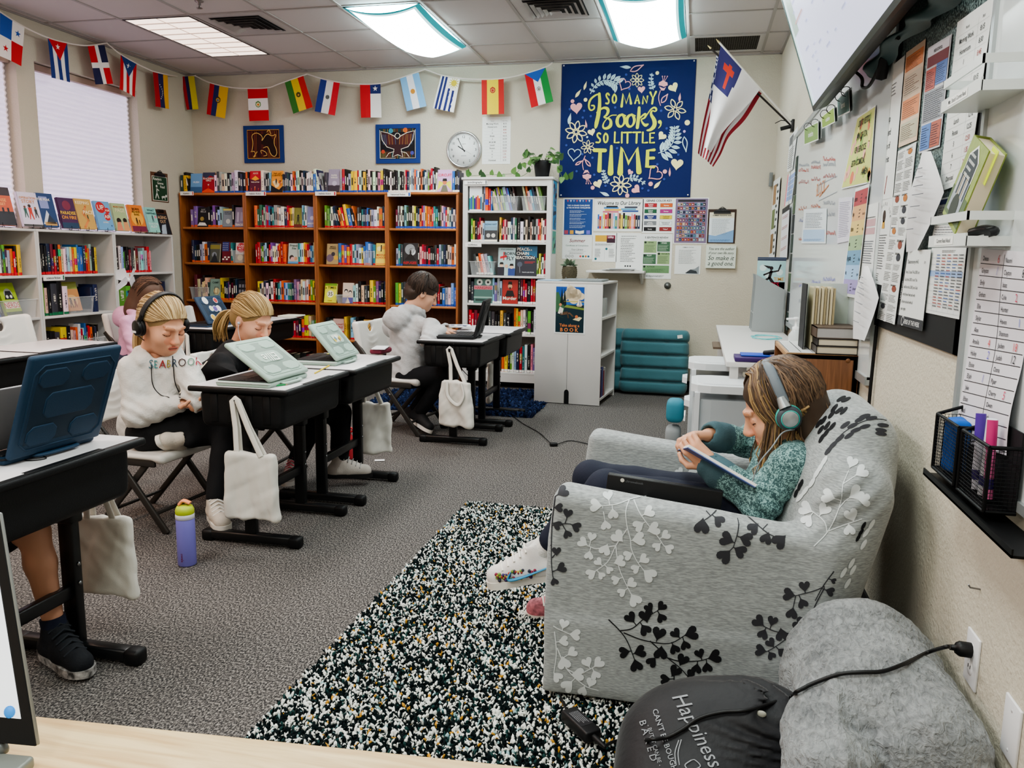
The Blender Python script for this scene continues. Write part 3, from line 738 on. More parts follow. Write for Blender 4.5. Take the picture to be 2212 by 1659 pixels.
cov('l','paperback',.12,.2,'#c9a89e','pink book lettered Twins facing out low in the third wooden bookcase',('t','THE SWIFT',.5,.68,.08,'#a2252c'),('t','TWINS',.5,.53,.11,'#a2252c'),('r',0,0,1,.4,'#b64c48',1),('c',.3,.25,.15,'#e8c9b0',2),('c',.7,.25,.15,'#e8c9b0',2))
cov('m','paperback',.12,.2,'#c49a52','mustard book with branching line drawing facing out low in the third wooden bookcase',('s',[(.2,.1),(.4,.6),(.3,.9)],.04,DK),('s',[(.4,.5),(.7,.8)],.04,DK),('s',[(.8,.1),(.6,.5)],.04,'#6e4018'))
cov('p','paperback',.165,.255,'#a9bfc0','pale aqua book lettered Born to Fly facing out in the white bookcase',('t','STEVE SHEINKIN',.5,.92,.045,'#4a5a5c'),('t','BORN',.68,.74,.11,DK),('t','TO',.5,.67,.05,DK),('t','FLY',.72,.56,.13,DK),('p',[(.3,.85),(.36,.85),(.36,.55),(.3,.55)],'#c02c34',2),('p',[(.12,.68),(.5,.74),(.5,.66),(.12,.6)],'#c02c34',2),('r',.0,0,.38,.3,'#2a2a34',2),('r',.6,0,.4,.26,'#2f4580',2),('c',.22,.38,.12,'#d9b59a',3),('c',.5,.34,.1,'#d0a88c',3),('c',.8,.32,.12,'#d9b59a',3),('p',[(.1,.4),(.34,.4),(.3,.48),(.14,.48)],'#1c1a1a',4),('p',[(.68,.35),(.92,.35),(.88,.43),(.72,.43)],'#1c1a1a',4),tilt=.1)
cov('q','hardback',.2,.275,'#2a2c36','dark navy book lettered Peace is a Chain Reaction facing out in the white bookcase',('p',[(.1,1),(1,1),(1,.6),(.7,.7),(.55,.62)],'#1f5f80',1),('t','PEACE',.33,.84,.1,CR),('t','IS A',.68,.84,.05,CR),('t','CHAIN',.32,.7,.1,CR),('t','REACTION',.42,.56,.1,CR),('r',.42,.46,.5,.015,'#c02c34',2),('r',.42,.42,.4,.015,'#c02c34',2),('c',.2,.38,.12,'#4b5260',2),('s',[(.2,.3),(.22,.1)],.012,'#aab0b8'),('t','TANYA LEE STONE',.6,.1,.035,'#c9cdd2'),tilt=.12)
cov('r','hardback',.18,.228,'#4e6f68','green book with a face and pink lettering on the fourth shelf, white bookcase',('c',.3,.85,.16,'#c8d0c8',1),('c',.75,.85,.16,'#c8d0c8',1),('c',.3,.85,.06,DK,2),('c',.75,.85,.06,DK,2),('r',0,.55,1,.16,'#c77e88',1),('t','HANGING',.5,.57,.11,'#a82c3c'),('r',0,.2,1,.06,'#8fb0a4',1),('r',.1,.08,.8,.08,'#2b4440',1),tilt=.08)
cov('s','hardback',.15,.222,'#a1312c','brick red book with a bearded man portrait on the fourth shelf, white bookcase',('c',.5,.72,.14,'#c99a78',2),('p',[(.36,.8),(.64,.8),(.6,.92),(.4,.92)],'#211a18',3),('p',[(.42,.68),(.58,.68),(.5,.56)],'#2b1f1c',3),('p',[(.2,.3),(.8,.3),(.68,.55),(.32,.55)],'#1e1a1c',2),('t','Murder',.5,.16,.14,CR),tilt=.08)
cov('o','hardback',.12,.19,'#7c97a8','blue grey photo book facing out on the second shelf, white bookcase',('r',0,.74,1,.26,'#86aeca',1),('t','RIDING EAST',.5,.8,.08,'#1c2a3a'),('r',0,0,1,.55,'#3b3d40',1),('c',.3,.3,.16,'#b8b6b0',2),('c',.7,.3,.16,'#cfcac2',2),('r',0,0,1,.1,CR,3),tilt=.1)
cov('n','boxed_set',.125,.24,'#dfe1e4','white boxed set with coloured blocks on the highest shelf, white bookcase',*[('r',.02+.12*q,.05,.12,.42+.1*((q*7)%3)/2,['#2f7f84','#3b5a9a','#5f9a5a','#223a78','#7d2f60','#d9662a','#c8392c','#2a6a84'][q],2)for q in range(8)],th=.1,tilt=0)
cov('S0','hardback',.2,.28,'#c05a3c','sunset orange and black book at the far left of the row under the windows',('r',0,.78,1,.22,'#3a2a30',1),('t','SUNRISE',.5,.62,.08,'#f0b070'),('t','SUNSET',.5,.52,.07,'#f0b070'),('r',0,0,1,.36,'#26232b',1),('r',.55,.3,.08,.16,'#1a181e',2),('r',.75,.3,.08,.16,'#1a181e',2))
cov('S1','paperback',.165,.26,'#cfc8dc','lilac book with three leaping children in the row under the windows',('t','OPERATION',.5,.8,.07,'#c98a4a'),('t','STORY',.5,.68,.1,'#c98a4a'),('f',.5,.2,.45,'#c0392b','#3a2520'),('f',.25,.25,.35,'#2e5a50','#6a4030'),('f',.78,.25,.33,'#333333','#8a5a40'),('r',0,.0,1,.06,'#444444',2))
cov('S2','hardback',.15,.265,'#26406e','navy book with a snowy peak in the row under the windows',('r',.15,.55,.5,.35,'#8790c0',1),('p',[(.1,.08),(.45,.5),(.8,.08)],'#c8cdd8',2),('p',[(.3,.1),(.55,.38),(.9,.1)],'#2a3448',3),('t','THE PEAK',.42,.78,.07,CR),('r',.2,.05,.7,.1,'#b8935a',3))
cov('S3','paperback',.155,.245,'#4b2650','purple book lettered Paradise on Fire in the row under the windows',('t','PARADISE',.5,.45,.11,'#f0c53a'),('t','ON FIRE',.5,.3,.11,'#f0a53a'),('c',.5,.75,.25,'#7c3048',1),('r',0,0,1,.18,'#28405c',2))
cov('S4','hardback',.165,.25,'#c9a25c','golden tan book lettered Keeping Pace in the row under the windows',('t','KEEPING',.45,.82,.1,'#f4e6c0'),('t','PACE',.68,.5,.12,'#f4e6c0'),('s',[(.3,.05),(.6,.3),(.35,.5),(.6,.75)],.12,'#dd8a50'),('f',.42,.42,.22,'#a2402c','#3a2520'),('f',.6,.25,.22,'#4a5a3c','#3a2520'))
cov('S5','paperback',.16,.245,'#6fa3cc','sky blue book lettered Up for Air in the row under the windows',('c',.38,.78,.3,'#c22f33',1),('t','UP',.38,.7,.17,CR),('c',.78,.68,.16,'#c22f33',1),('t','FOR',.78,.65,.07,CR),('c',.7,.46,.2,'#c22f33',1),('t','AIR',.7,.41,.12,CR),('t','LAURIE',.5,.24,.05,CR),('c',.85,.15,.04,'#33507a',2))
cov('S6','paperback',.155,.24,'#a9b98c','green paperback with two long haired girls in the row under the windows',('t','MORE THAN',.5,.84,.06,'#c2693c'),('t','PAGE',.55,.68,.13,'#e8e0b8'),('c',.32,.36,.16,'#2e2420',2),('c',.75,.38,.14,'#2e2420',2),('p',[(.05,0),(.5,0),(.42,.32),(.18,.3)],'#d8866a',3),('p',[(.55,0),(1,0),(.9,.32),(.62,.32)],'#d99a6c',3))
cov('S7','hardback',.165,.24,'#e0803a','orange sunset book lettered Born Behind Bars in the row under the windows',('c',.5,.5,.42,'#f2b04a',1),('t','BORN',.5,.8,.09,DK),('t','BEHIND',.5,.7,.08,DK),('t','BARS',.5,.6,.08,DK),('f',.42,.22,.3,'#4a2a20','#2a1a14'),('f',.6,.22,.22,'#8a3a24','#2a1a14'),('r',0,0,1,.2,'#7c2f4a',2))
cov('S8','paperback',.13,.23,'#8fcabf','aqua paperback lettered What Happened in the row under the windows',('t','WHAT',.5,.84,.09,'#2f4a58'),('t','HAPPENED',.5,.72,.08,'#2f4a58'),('t','TO RACHEL',.5,.3,.08,'#e9f2ee'),('t','RILEY?',.5,.18,.09,'#e9f2ee'),('f',.55,.4,.28,'#4a5560','#2a2a2a'),('c',.85,.62,.1,'#e08aa0',2))
cov('N','graphic_novel',.16,.25,'#a9c23a','lime book with a cartoon head and red lettering in the bin at lower left',('c',.5,.66,.26,'#b9b9b6',2),('p',[(.2,.5),(.8,.5),(.66,.75),(.34,.75)],'#2a2a2c',3),('c',.38,.58,.08,'#e9e4dc',4),('c',.62,.58,.08,'#e9e4dc',4),('r',.06,.22,.88,.2,'#efe2d0',3),('t','NERDS',.5,.24,.17,'#d0342c'),('r',0,0,1,.12,'#4b5a42',3),tilt=.25)
cov('G','graphic_novel',.14,.24,'#d08a4a','orange brown graphic novel leaning in the clear bin beside science fiction',('r',0,.75,1,.25,'#9aa04a',1),('c',.5,.35,.35,'#e8b070',2),('f',.4,.1,.35,'#6a3a24','#3a2418'),('f',.65,.1,.3,'#8a3a24','#3a2418'),tilt=.3)
UX,NB=V((1,0,0)),V((0,-1,0));UY,NL=V((0,1,0)),V((1,0,0))
uw=['in the leftmost wooden bookcase','in the second wooden bookcase','in the third wooden bookcase','in the fourth wooden bookcase']
sn={0:'atop the {} wooden bookcase',1:'on the top shelf, {} wooden bookcase',2:'on the second shelf, {} wooden bookcase',3:'on the third shelf, {} wooden bookcase',4:'on the fourth shelf, {} wooden bookcase',5:'on the lowest shelf, {} wooden bookcase'}
un=['leftmost','second','third','fourth']
def brow(unit,shelf,codes,band,x0=0,x1=None,faces='',hm=.2):
 a=bx[unit]+.025;b=bx[unit+1]-.025;z=BZT if shelf==0 else SHZ[shelf-1]
 if shelf==0:a=bx[unit]+.004;b=bx[unit+1]
 L=b-a;s0=a+L*x0;L=L*((1 if x1 is None else x1)-x0)
 row((s0,BYF+.035,z),UX,NB,L,codes,band,sn[shelf].format(un[unit]),f'books {sn[shelf].format(un[unit])}',hm,.14,unit*7+shelf,{c:c for c in faces},maxh=None if shelf==0 else .24)
brow(0,0,'dY\\k@A|@1wdscwkssWkdk','B',0,1,'A1',.19)
brow(1,0,'ok@2Wskdl@3ddddnworawkwnkwwwwB','B',0,1,'23',.19)
brow(2,0,'\\Wns|D@BsRkksyYrwkykwkWkiYkk','B',0,1,'B',.2)
brow(3,0,'kwKkKwkKcrNwlsobwkoknwsgmrskw@4Bkdd','W',0,1,'4',.205)
brow(0,1,'_pP@5kdpkls@6k@7','O',.06,1,'567',.195)
brow(1,1,'Oe Emsprbktsscw'.replace(' ','')+'WNroyc@8ltw@9','R',.08,1,'89',.195)
brow(2,1,'gGewdk\\nkoyrYBKo|dktndbkcsWwOnp','R',.08,1,'',.19)
brow(3,1,'msdwksdkKcyknorpyOortTkdiprcsnwd','B',.08,1,'',.195)
brow(0,2,'_NnkksWOd@a_@bt_@c','O',.06,1,'abc',.19)
brow(1,2,'rRdgslkrpwcwroRO_@dtlwyormblc','R',.08,1,'d',.19)
brow(2,2,'@eBopOrltswybBl_t@f','R',.09,1,'ef',.19)
brow(3,2,'std@gkirmkrkkdrsdnkccow','B',.08,1,'g',.19)
brow(0,3,'____cccd@hyyknpkmkn@i','O',.1,1,'hi',.2)
brow(1,3,'ynwdwkwrktlobltenpiscwiwogyk','R',.1,1,'',.2)
brow(2,3,'@j__@klwkcdkYgpnkn','R',.04,1,'jk',.2)
brow(3,3,'gyddbrirrdnksnkdrkbswlb','B',.06,1,'',.2)
brow(1,4,'wktlbnrmkoYcsg','R',.4,1,'',.2)
brow(2,4,'kd@ly_lwk_@mko','R',.06,.9,'lm',.2)
brow(3,4,'kdonkwdco','B',.4,1,'',.15)
brow(1,5,'kdmkdkm','R',.3,.9,'',.17);brow(2,5,'kdkmmdkn','R',.1,.9,'',.17)
def wrow(shelf,codes,x0,x1,faces='',band='W',hm=.2):
 a=wx0+.05+(wx1-wx0-.1)*x0;L=(wx1-wx0-.1)*(x1-x0)
 w_=['on the highest shelf','on the second shelf','on the third shelf','on the fourth shelf','on the fifth shelf','on the bottom shelf'][shelf]+' of the white bookcase'
 row((a,BYF+.03,WSZ[shelf]),UX,NB,L,codes,band,w_,'books '+w_,hm,.14,50+shelf,{c:c for c in faces},maxh=.27)
wrow(0,'@ndsORb',0,.3,'n',None,.2)
wrow(1,'gyKmrcl@o_ykrimwwnweKWkcKcdksrocwm',.03,1,'o','W',.2)
wrow(2,'@p@qgkYkWrm',.38,1,'pq','W',.19)
wrow(3,'kd@rlpsl@skmrrKrrkmdK',0,1,'rs','W',.22)
wrow(4,'rrmrkd_ddkkydk',0,.55,'','W',.2);wrow(4,'oyocwdgkWcmk',.6,1,'','W',.22)
wrow(5,'wsdkc_oYkgwlnRtwKipWpr',.25,1,'','W',.26)
def lrow(unit,shelf,codes,y0,y1,faces='',band='R',hm=.2):
 a=lyb[unit]+.02;L=lyb[unit+1]-lyb[unit]-.04
 w_=['on the upper shelf','on the middle shelf','on the lower shelf'][shelf]+', '+['white unit at left edge','science fiction white unit','white unit nearest the corner'][unit]
 row((LXF-.03,a+L*y0,LSZ[shelf]),UY,NL,L*(y1-y0),codes,band,w_,'books '+w_,hm,.14,80+unit*5+shelf,{c:c for c in faces},maxh=.26)
lrow(0,0,'lLwdgdsorkY',.5,.86)
lrow(1,0,'kkkkNmrkocwsacoybBnrosky',.01,.8,hm=.22)
lrow(2,0,'kkwlgkkmdwmsassri',.01,.66,hm=.21)
lrow(1,1,'gckDKW',.02,.36,band='G',hm=.235)
lrow(1,1,'nN',.68,.78,band=None,hm=.225)
lrow(2,1,'GgmkdbkmN',.02,.9,band='R',hm=.21)
lrow(1,2,'kkdyk',.04,.36,band='G',hm=.2)
EASEL=mat('#1b1a1c',.4,metal=.6)
for key,x in(('S0',12),('S1',75),('S2',112),('S3',156),('S4',193),('S5',233),('S6',268),('S7',304),('S8',336)):
 p=at(x,498,X=LXF-.07);p.z=1.392;p.x=LXF-.075
 face_out(key,p+V((0,0,.012)),UY,NL,.24,spin=-.12)
 if key!='S6':
  q=MB();w=COVER[key]['w']
  for s in(-1,1):
   y=p.y+s*w*.3;q.tube([(p.x+.045,y,1.425),(p.x+.045,y,1.398),(p.x-.02,y,1.394),(p.x-.07,y+s*.01,1.394)],.0022,EASEL,5);q.tube([(p.x-.055,y,1.394),(p.x-.1,p.y+s*.02,1.52)],.0022,EASEL,5)
  q.tube([(p.x+.0,p.y-w*.3,1.395),(p.x+.0,p.y+w*.3,1.395)],.0022,EASEL,5)
  q.build('wire_easel',label=f'small black wire easel holding the {COVER[key]["label"].split(" in the row")[0].split(" at the far")[0]}',cat='easel',group='wire book easels')
def clear_bin(O,U,Nn,w,d,h,label):
 O=V(O);U=V(U);Nn=V(Nn);up=V((0,0,1));m_=mat('#dfe3e6',.12,alpha=.28,name='clear_plastic')
 q=MB();t=.03
 def ringp(z,g,gg):return[O+U*(w/2-(w/2+g))+Nn*gg+up*z,O+U*(w+g)+Nn*gg+up*z,O+U*(w+g)-Nn*(d+gg)+up*z,O-U*g-Nn*(d+gg)+up*z]
 a,b,c=ringp(.002,-t*.5,-t*.3),ringp(h,0,0),ringp(h,.008,.008)
 vs=a+b;q.add(vs,[(k,(k+1)%4,4+(k+1)%4,4+k)for k in range(4)]+[(0,1,2,3)],m_)
 q2=[p+up*.004 for p in c];q.add(b+c+q2,[(k,(k+1)%4,4+(k+1)%4,4+k)for k in range(4)]+[(4+k,4+(k+1)%4,8+(k+1)%4,8+k)for k in range(4)],mat('#e8ecee',.2,alpha=.6))
 return q.build('clear_bin',label=label,cat='storage bin',group='clear plastic book bins')
a_=wx0+.05;wl=wx1-wx0-.1
clear_bin((a_+wl*.3,BYF+.02,WSZ[0]),UX,NB,wl*.34,.2,.125,'clear plastic bin of slim books at centre of the highest shelf, white bookcase')
clear_bin((a_+wl*.68,BYF+.02,WSZ[0]),UX,NB,wl*.31,.2,.125,'clear plastic bin of leaning books at right end of the highest shelf, white bookcase')
clear_bin((a_+wl*.02,BYF+.02,WSZ[2]),UX,NB,wl*.33,.2,.125,'clear plastic bin of leaning books beside the pale aqua book')
row((a_+wl*.33,BYF+.045,WSZ[0]+.004),UX,NB,wl*.29,'\\ycgpyngslpbkkd',None,'in the middle bin of the white bookcase','books in the middle bin',.2,.12,91)
row((a_+wl*.74,BYF+.045,WSZ[0]+.004),UX,NB,wl*.23,'\\coitnkwg',None,'in the right bin of the white bookcase','books in the right bin',.2,.12,92)
row((a_+wl*.1,BYF+.045,WSZ[2]+.004),UX,NB,wl*.22,'\\dcowsl','W','in the bin below the nonfiction sign','books in the nonfiction bin',.19,.12,93)
clear_bin((LXF-.015,lyb[0]+.42,LSZ[1]),UY,NL,.36,.2,.135,'clear plastic bin holding the lime cartoon book at lower left')
face_out('N',(LXF-.09,at(35,675,X=LXF-.08).y,LSZ[1]+.012),UY,NL,.3,.1)
row((LXF-.1,lyb[0]+.44,LSZ[1]+.004),UY,NL,.12,'\\mdpbn',None,'in the bin at lower left','books in the lower left bin',.2,.1,94)
clear_bin((LXF-.015,lyb[1]+.3,LSZ[1]),UY,NL,.27,.2,.13,'clear plastic bin beside the green banded science fiction books')
face_out('G',(LXF-.09,lyb[1]+.43,LSZ[1]+.012),UY,NL,.3,-.25)
clear_bin((LXF-.015,lyb[1]+.3,LSZ[2]),UY,NL,.36,.2,.1,'clear plastic bin of thin books on the lower shelf below science fiction')
row((LXF-.05,lyb[1]+.33,LSZ[2]+.004),UY,NL,.3,'ciowrabnrokdk',None,'in the lowest bin below science fiction','books in the lowest bin',.2,.1,95)
clear_bin((bx[0]+.06,BYF+.02,SHZ[2]),UX,NB,.2,.2,.12,'clear plastic bin of brown books in the leftmost wooden bookcase')
row((bx[0]+.09,BYF+.05,SHZ[2]+.004),UX,NB,.15,'mcdkc',None,'in the bin, leftmost wooden bookcase','books in the wooden bookcase bin',.22,.12,96)
clear_bin((bx[3]-.26,BYF+.015,SHZ[1]),UX,NB,.1,.15,.13,'narrow clear bin beside the yellow Middle School book')
clear_bin((bx[2]+.19,BYF+.015,SHZ[2]),UX,NB,.12,.15,.08,'small clear holder beside the cream book with dark eyes')
clear_bin((bx[1]-.17,BYF+.01,SHZ[1]),UX,NB,.13,.15,.12,'clear bin holding a white and red book in the leftmost wooden bookcase')
BOOKS.sort(key=lambda b:-b[0])
NB_IND=268
for ar,mtx,band,c,lab,grp in BOOKS[:NB_IND]:
 o=bpy.data.objects.new('book',book_mesh(band));COL.objects.link(o);o.matrix_basis=mtx;o.color=(*c,1)
 setp(o,lab,'book',grp)
q=MB()
for ar,mtx,band,c,lab,grp in BOOKS[NB_IND:]:
 m_=mat(tuple(round(((x*12.92)if x<.0031 else 1.055*x**(1/2.4)-.055),1)for x in c),.4)
 q.T=mtx;q.span((-.5,0,0),(.5,1,1),m_);q.span((-.4,.05,.98),(.4,.96,1.002),PAGES)
 q.span((-.25,-.004,.35),(.25,.01,.7),mat('#d8d2c6' if sum(c)<.7 else '#26242a',.5))
 if band:q.span((-.51,-.006,.012),(.51,.02,.1),mat(BAND[band],.5))
q.build('shelved_books',label='remaining small books filling the lower and farther shelves',cat='books',kind='stuff')
def sign(P,U,W_,w,h,txt,tab,label):
 q=MB();P=V(P);U=V(U);W_=V(W_);F=U.cross(W_)
 R=M((U,-F,W_)).transposed();q.box(P+U*w/2+W_*h/2,(w,.003,h),mat('#eeebe8',.5),rot=R)
 cv=Cv(.0005);cv.text(txt,w*.5-w*.04,h*.3,h*.42,'#1d1d20',1,'c',.02,wmax=w*.78)
 if tab:cv.rect(w*.91,h*.1,w*.06,h*.8,tab)
 cv.into(q,P+F*.0016,U,W_);q.build('shelf_sign',label=label,cat='sign',group='genre shelf signs')
def bsign(x0,x1,y1,txt,tab,label,Y=BYF-.012):
 a,b=at(x0,y1,Y=Y),at(x1,y1,Y=Y);sign(a,UX,(0,0,1),b.x-a.x,.038,txt,tab,label)
bsign(389.5,418.5,422,'mystery','#d8452e','white shelf sign lettered mystery on the leftmost wooden bookcase')
bsign(531,574.5,422.5,'realistic fiction','#c8303a','white shelf sign lettered realistic fiction on the second wooden bookcase')
bsign(681,726,422.5,'realistic fiction','#c8303a','white shelf sign lettered realistic fiction on the third wooden bookcase')
bsign(837,887,424.5,'historical fiction','#2b50a8','white shelf sign lettered historical fiction on the fourth wooden bookcase')
bsign(1003,1053,398.5,'(auto)biography','#777a7d','white shelf sign lettered autobiography on the white bookcase',BYF-.004)
bsign(1005,1040,533,'nonfiction',None,'white shelf sign lettered nonfiction on the white bookcase',BYF)
for x0,x1,y,t,tab,lb in((94,140,605,'science fiction','#1f6b46','white shelf sign lettered science fiction on the low white shelf'),(255,282,600,'mystery','#d8452e','white shelf sign lettered mystery on the low white shelf near the corner')):
 a,b=at(x0,y,X=LXF+.003),at(x1,y,X=LXF+.003);sign((LXF+.003,a.y,1.004),UY,(0,0,1),b.y-a.y,.042,t,tab,lb)
W3=V((0,0,1))
PAPER='#e4e6e4'
def sheet(name,label,cat,tl,br,draw=None,group=None,off=.001,th=.0016,bg=PAPER,rough=.45,plane='back',finish=None,bend=None):
 if plane=='back':y=YB-off-th;a,b=at(*tl,Y=y),at(*br,Y=y);U=V((1,0,0))
 elif plane=='left':x=XL+off+th;a,b=at(*tl,X=x),at(*br,X=x);U=V((0,1,0))
 w,h=(b-a).dot(U),a.z-b.z;F=U.cross(W3);O=a-W3*h
 q=MB();R=M((U,-F,W3)).transposed();q.box(O+U*w/2+W3*h/2-F*th/2,(w,th,h),mat(bg,rough),rot=R)
 if draw:
  cv=Cv(.0005);draw(cv,w,h);cv.into(q,O,U,W3,rough)
 if finish:finish(q,O,U,F,w,h)
 return q.build(name,label=label,cat=cat,group=group)
def d_blue(c,w,h):
 c.rect(.04*w,.03*h,.92*w,.94*h,'#1f4583');t='#e8eef6'
 c.text('THE 10 GENRE CHALLENGE',w/2,.79*h,.035*h,t,2,'c',.015,wmax=.75*w);c.text('& THE 40 BOOK CHALLENGE',w/2,.73*h,.035*h,t,2,'c',.015,wmax=.78*w)
 for k in range(8):c.poly([(w*(.12+.1*k),h*.95),(w*(.18+.1*k),h*.95),(w*(.15+.1*k),h*.89)],['#c84a4a','#d8dde8','#7a9ad0'][k%3],2)
 for k in range(5):c.lines(.22*w,h*(.69-.1*k),.58*w,.08*h,3,'#b9c8de',2,.3,.4,k)
 for x,cc in((.12,'#a8485a'),(.3,'#d8a040'),(.84,'#6a6ac0')):c.rect(w*(x-.06),.05*h,.12*w,.1*h,cc,2)
 c.poly([(.42*w,.07*h),(.56*w,.05*h),(.7*w,.07*h),(.7*w,.15*h),(.56*w,.13*h),(.42*w,.15*h)],'#efe8dc',3)
sheet('poster','blue challenge poster directly below the left end of the navy tapestry','poster',(1217,428),(1281,510),d_blue,'notices on the back wall')
def d_cert(c,w,h):
 c.text('Summer',w/2,.74*h,.15*h,'#7a2f3a',2,'c',.01,.2);c.text('Certificate of Completion',w/2,.56*h,.07*h,'#2f6a5c',2,'c',wmax=.86*w)
 c.text('Your Library',.5*w,.38*h,.08*h,'#2a2a2e',2,'c',0,.3,wmax=.4*w);c.rect(.2*w,.34*h,.6*w,.006*h,'#333333');c.lines(.25*w,.3*h,.5*w,.08*h,2,'#888888')
 for k in range(3):c.ring(w*(.15+.1*k),.12*h,.035*w,.01*w,'#333333')
 for k in range(4):c.circ(w*(.62+.09*k),.12*h,.035*w,['#c84a4a','#2f6a5c','#c87a3a','#2f5f7a'][k])
sheet('certificate','white certificate of completion pinned below the blue challenge poster','certificate',(1215,510),(1278,560),d_cert,'notices on the back wall')
def d_welcome(c,w,h):
 c.text('Welcome to Our Library',w/2,.82*h,.12*h,'#1b1b1e',2,'c',.012,.15,wmax=.88*w)
 r=random.Random(3);x=.08*w
 while x<.92*w:
  ww=w*r.uniform(.025,.05);hh=h*r.uniform(.38,.5);c.rect(x,.08*h,ww,hh,r.choice(['#b32a3a','#1f2a4d','#2f7f84','#e3c22f','#17161a','#2f62b0','#d98fa0','#8db8da','#5f9a3a','#6a4a2a','#d9662a']),2);c.rect(x+ww*.3,.15*h,ww*.4,hh*.5,r.choice(['#efe8dc','#d8c060']),3);x+=ww*1.06
 for y,a,b,cc in((.58,.18,.5,'#c86a7a'),(.64,.22,.55,'#e0a83a'),(.7,.2,.5,'#3f7fb8'),(.6,.58,.9,'#2f4a8a'),(.66,.55,.85,'#4a9ac0'),(.74,.25,.48,'#1d1d22'),(.72,.62,.88,'#33384a')):c.rect(a*w,y*h,(b-a)*w,.05*h,cc,2)
sheet('poster','white Welcome to Our Library poster with a row of drawn books','poster',(1284,430),(1388,500),d_welcome,'notices on the back wall')
def d_key(c,w,h):
 c.text('GENRE COLOR KEY',w/2,.9*h,.06*h,'#1b1b1e',2,'c',.02,wmax=.88*w)
 it=[('Realistic Fiction','#a3222c','Mystery','#c8622e'),('Science Fiction','#1f5a3c','Fantasy','#a2327a'),('Historical Fiction','#24346e','Traditional Literature','#d9c03a'),('(Auto) Biography','#7a7d80','Informational Nonfiction','#e8ecec'),('Poetry','#141416','"Other"','#8a2a2a')]
 for k,(a,ca,b,cb)in enumerate(it):
  y=h*(.74-.17*k)
  for x,t,cc in((.06,a,ca),(.54,b,cb)):
   c.rect(x*w,y,.38*w,.115*h,'#555a5e',1);c.rect(x*w+.006*w,y+.006*h,.38*w-.012*w,.103*h,cc,2)
   tc='#2a2a2e' if cc in('#d9c03a','#e8ecec')else '#f0eeea';u=t.split(' ')
   for m_,s in enumerate(u):c.text(s,(x+.19)*w,y+(.04 if len(u)==1 else .062-.042*m_)*h,.032*h,tc,3,'c',.02)
sheet('poster','white Genre Color Key poster with ten coloured boxes','poster',(1389,428),(1456,504),d_key,'notices on the back wall')
def d_five(c,w,h):
 c.text('5 SENTENCE REVIEW',w/2,.9*h,.04*h,'#1d2a24',2,'c',.015,wmax=.8*w);c.lines(.3*w,.88*h,.4*w,.02*h,1)
 for x,y,a,b,cc,t in((.1,.58,.41,.26,'#8fa878','GENRE'),(.53,.61,.4,.22,'#42674c','STARS'),(.09,.33,.41,.22,'#42674c','PLOT'),(.54,.33,.39,.26,'#8fa878','FAVORITE'),(.09,.13,.84,.17,'#6f9468','AUTHOR')):
  c.rect(x*w,y*h,a*w,b*h,cc,1);c.circ(x*w+.05*w,(y+b)*h-.03*h,.035*w,'#1d2a24',2);c.text(t,x*w+.13*w,(y+b)*h-.045*h,.03*h,'#1d2a24' if cc!='#42674c' else '#dfe8dc',2,'l',.015);c.lines(x*w+.03*w,(y+b)*h-.07*h,a*w*.85,b*h-.09*h,6,'#2e4034' if cc!='#42674c' else '#b8ccb4',2,.25,.3)
 c.lines(.2*w,.09*h,.6*w,.05*h,2)
sheet('poster','green and white 5 Sentence Review poster under the colour key','poster',(1385,505),(1449,603),d_five,'notices on the back wall')
def d_libby(c,w,h):
 c.rect(.1*w,.7*h,.48*w,.22*h,'#cfa33a');c.rect(.58*w,.8*h,.35*w,.12*h,'#7a1f3a');c.rect(.58*w,.66*h,.35*w,.14*h,'#3a2030');c.text('Libby',.75*w,.83*h,.07*h,'#f0e8ec',2,'c',.015)
 c.lines(.1*w,.64*h,.8*w,.08*h,3);c.circ(.58*w,.45*h,.05*w,'#2f6a74')
 for x in(.1,.68):c.lines(x*w,.46*h,.25*w,.3*h,8,seed=int(x*10))
 c.rect(.5*w,.05*h,.005*w,.42*h,'#999999');c.circ(.14*w,.1*h,.05*w,'#2f6a74')
sheet('notice','white reading app notice with a yellow and maroon header','notice',(1281,503),(1331,566),d_libby,'notices on the back wall')
sheet('notice','white typed page pinned between the app notice and the green review poster','notice',(1332,503),(1382,584),lambda c,w,h:(c.lines(.2*w,.93*h,.65*w,.03*h,1,'#222222'),c.lines(.18*w,.88*h,.65*w,.66*h,15,'#444444',2,.28,.5),[c.circ(w*(.4+.1*k),.11*h,.035*w,'#3a3d40')for k in range(3)]),'notices on the back wall')
def d_purp(c,w,h):
 c.rect(.03*w,.02*h,.94*w,.96*h,'#7a6a86');c.rect(.1*w,.91*h,.8*w,.045*h,'#2b2a30',2);r=random.Random(9)
 for j in range(10):
  for i in range(10):c.rect(w*(.09+.083*i),h*(.825-.085*j),.07*w,.062*h,r.choice(['#2a3350','#8a4a3a','#3a6a7a','#1c1c24','#b89a7a','#6a2f4a','#55758a','#a8b4bc','#8a2f2f']),2);c.rect(w*(.1+.083*i),h*(.84-.085*j),.035*w,.025*h,r.choice(['#d8d0c0','#20242c','#c8863a','#5a8aa8']),3)
sheet('poster','purple poster with a grid of one hundred tiny book covers','poster',(1458,427),(1527,527),d_purp,'notices on the back wall')
def d_doc(c,w,h):
 c.text('SUMMARY STATION',w/2,.92*h,.03*h,'#333333',2,'c',.01,wmax=.6*w);c.lines(.15*w,.86*h,.7*w,.5*h,16,'#6a7074',2,.25,.35);c.poly([(.45*w,.02*h),(.95*w,.02*h),(.95*w,.3*h),(.8*w,.2*h),(.6*w,.16*h)],'#8d9498');c.poly([(.42*w,.04*h),(.62*w,.17*h),(.85*w,.12*h),(.9*w,.03*h)],'#3a3f44',2)
sheet('notice','pale page with an open book photo at its foot, below the purple poster','notice',(1459,530),(1512,593),d_doc,'notices on the back wall')
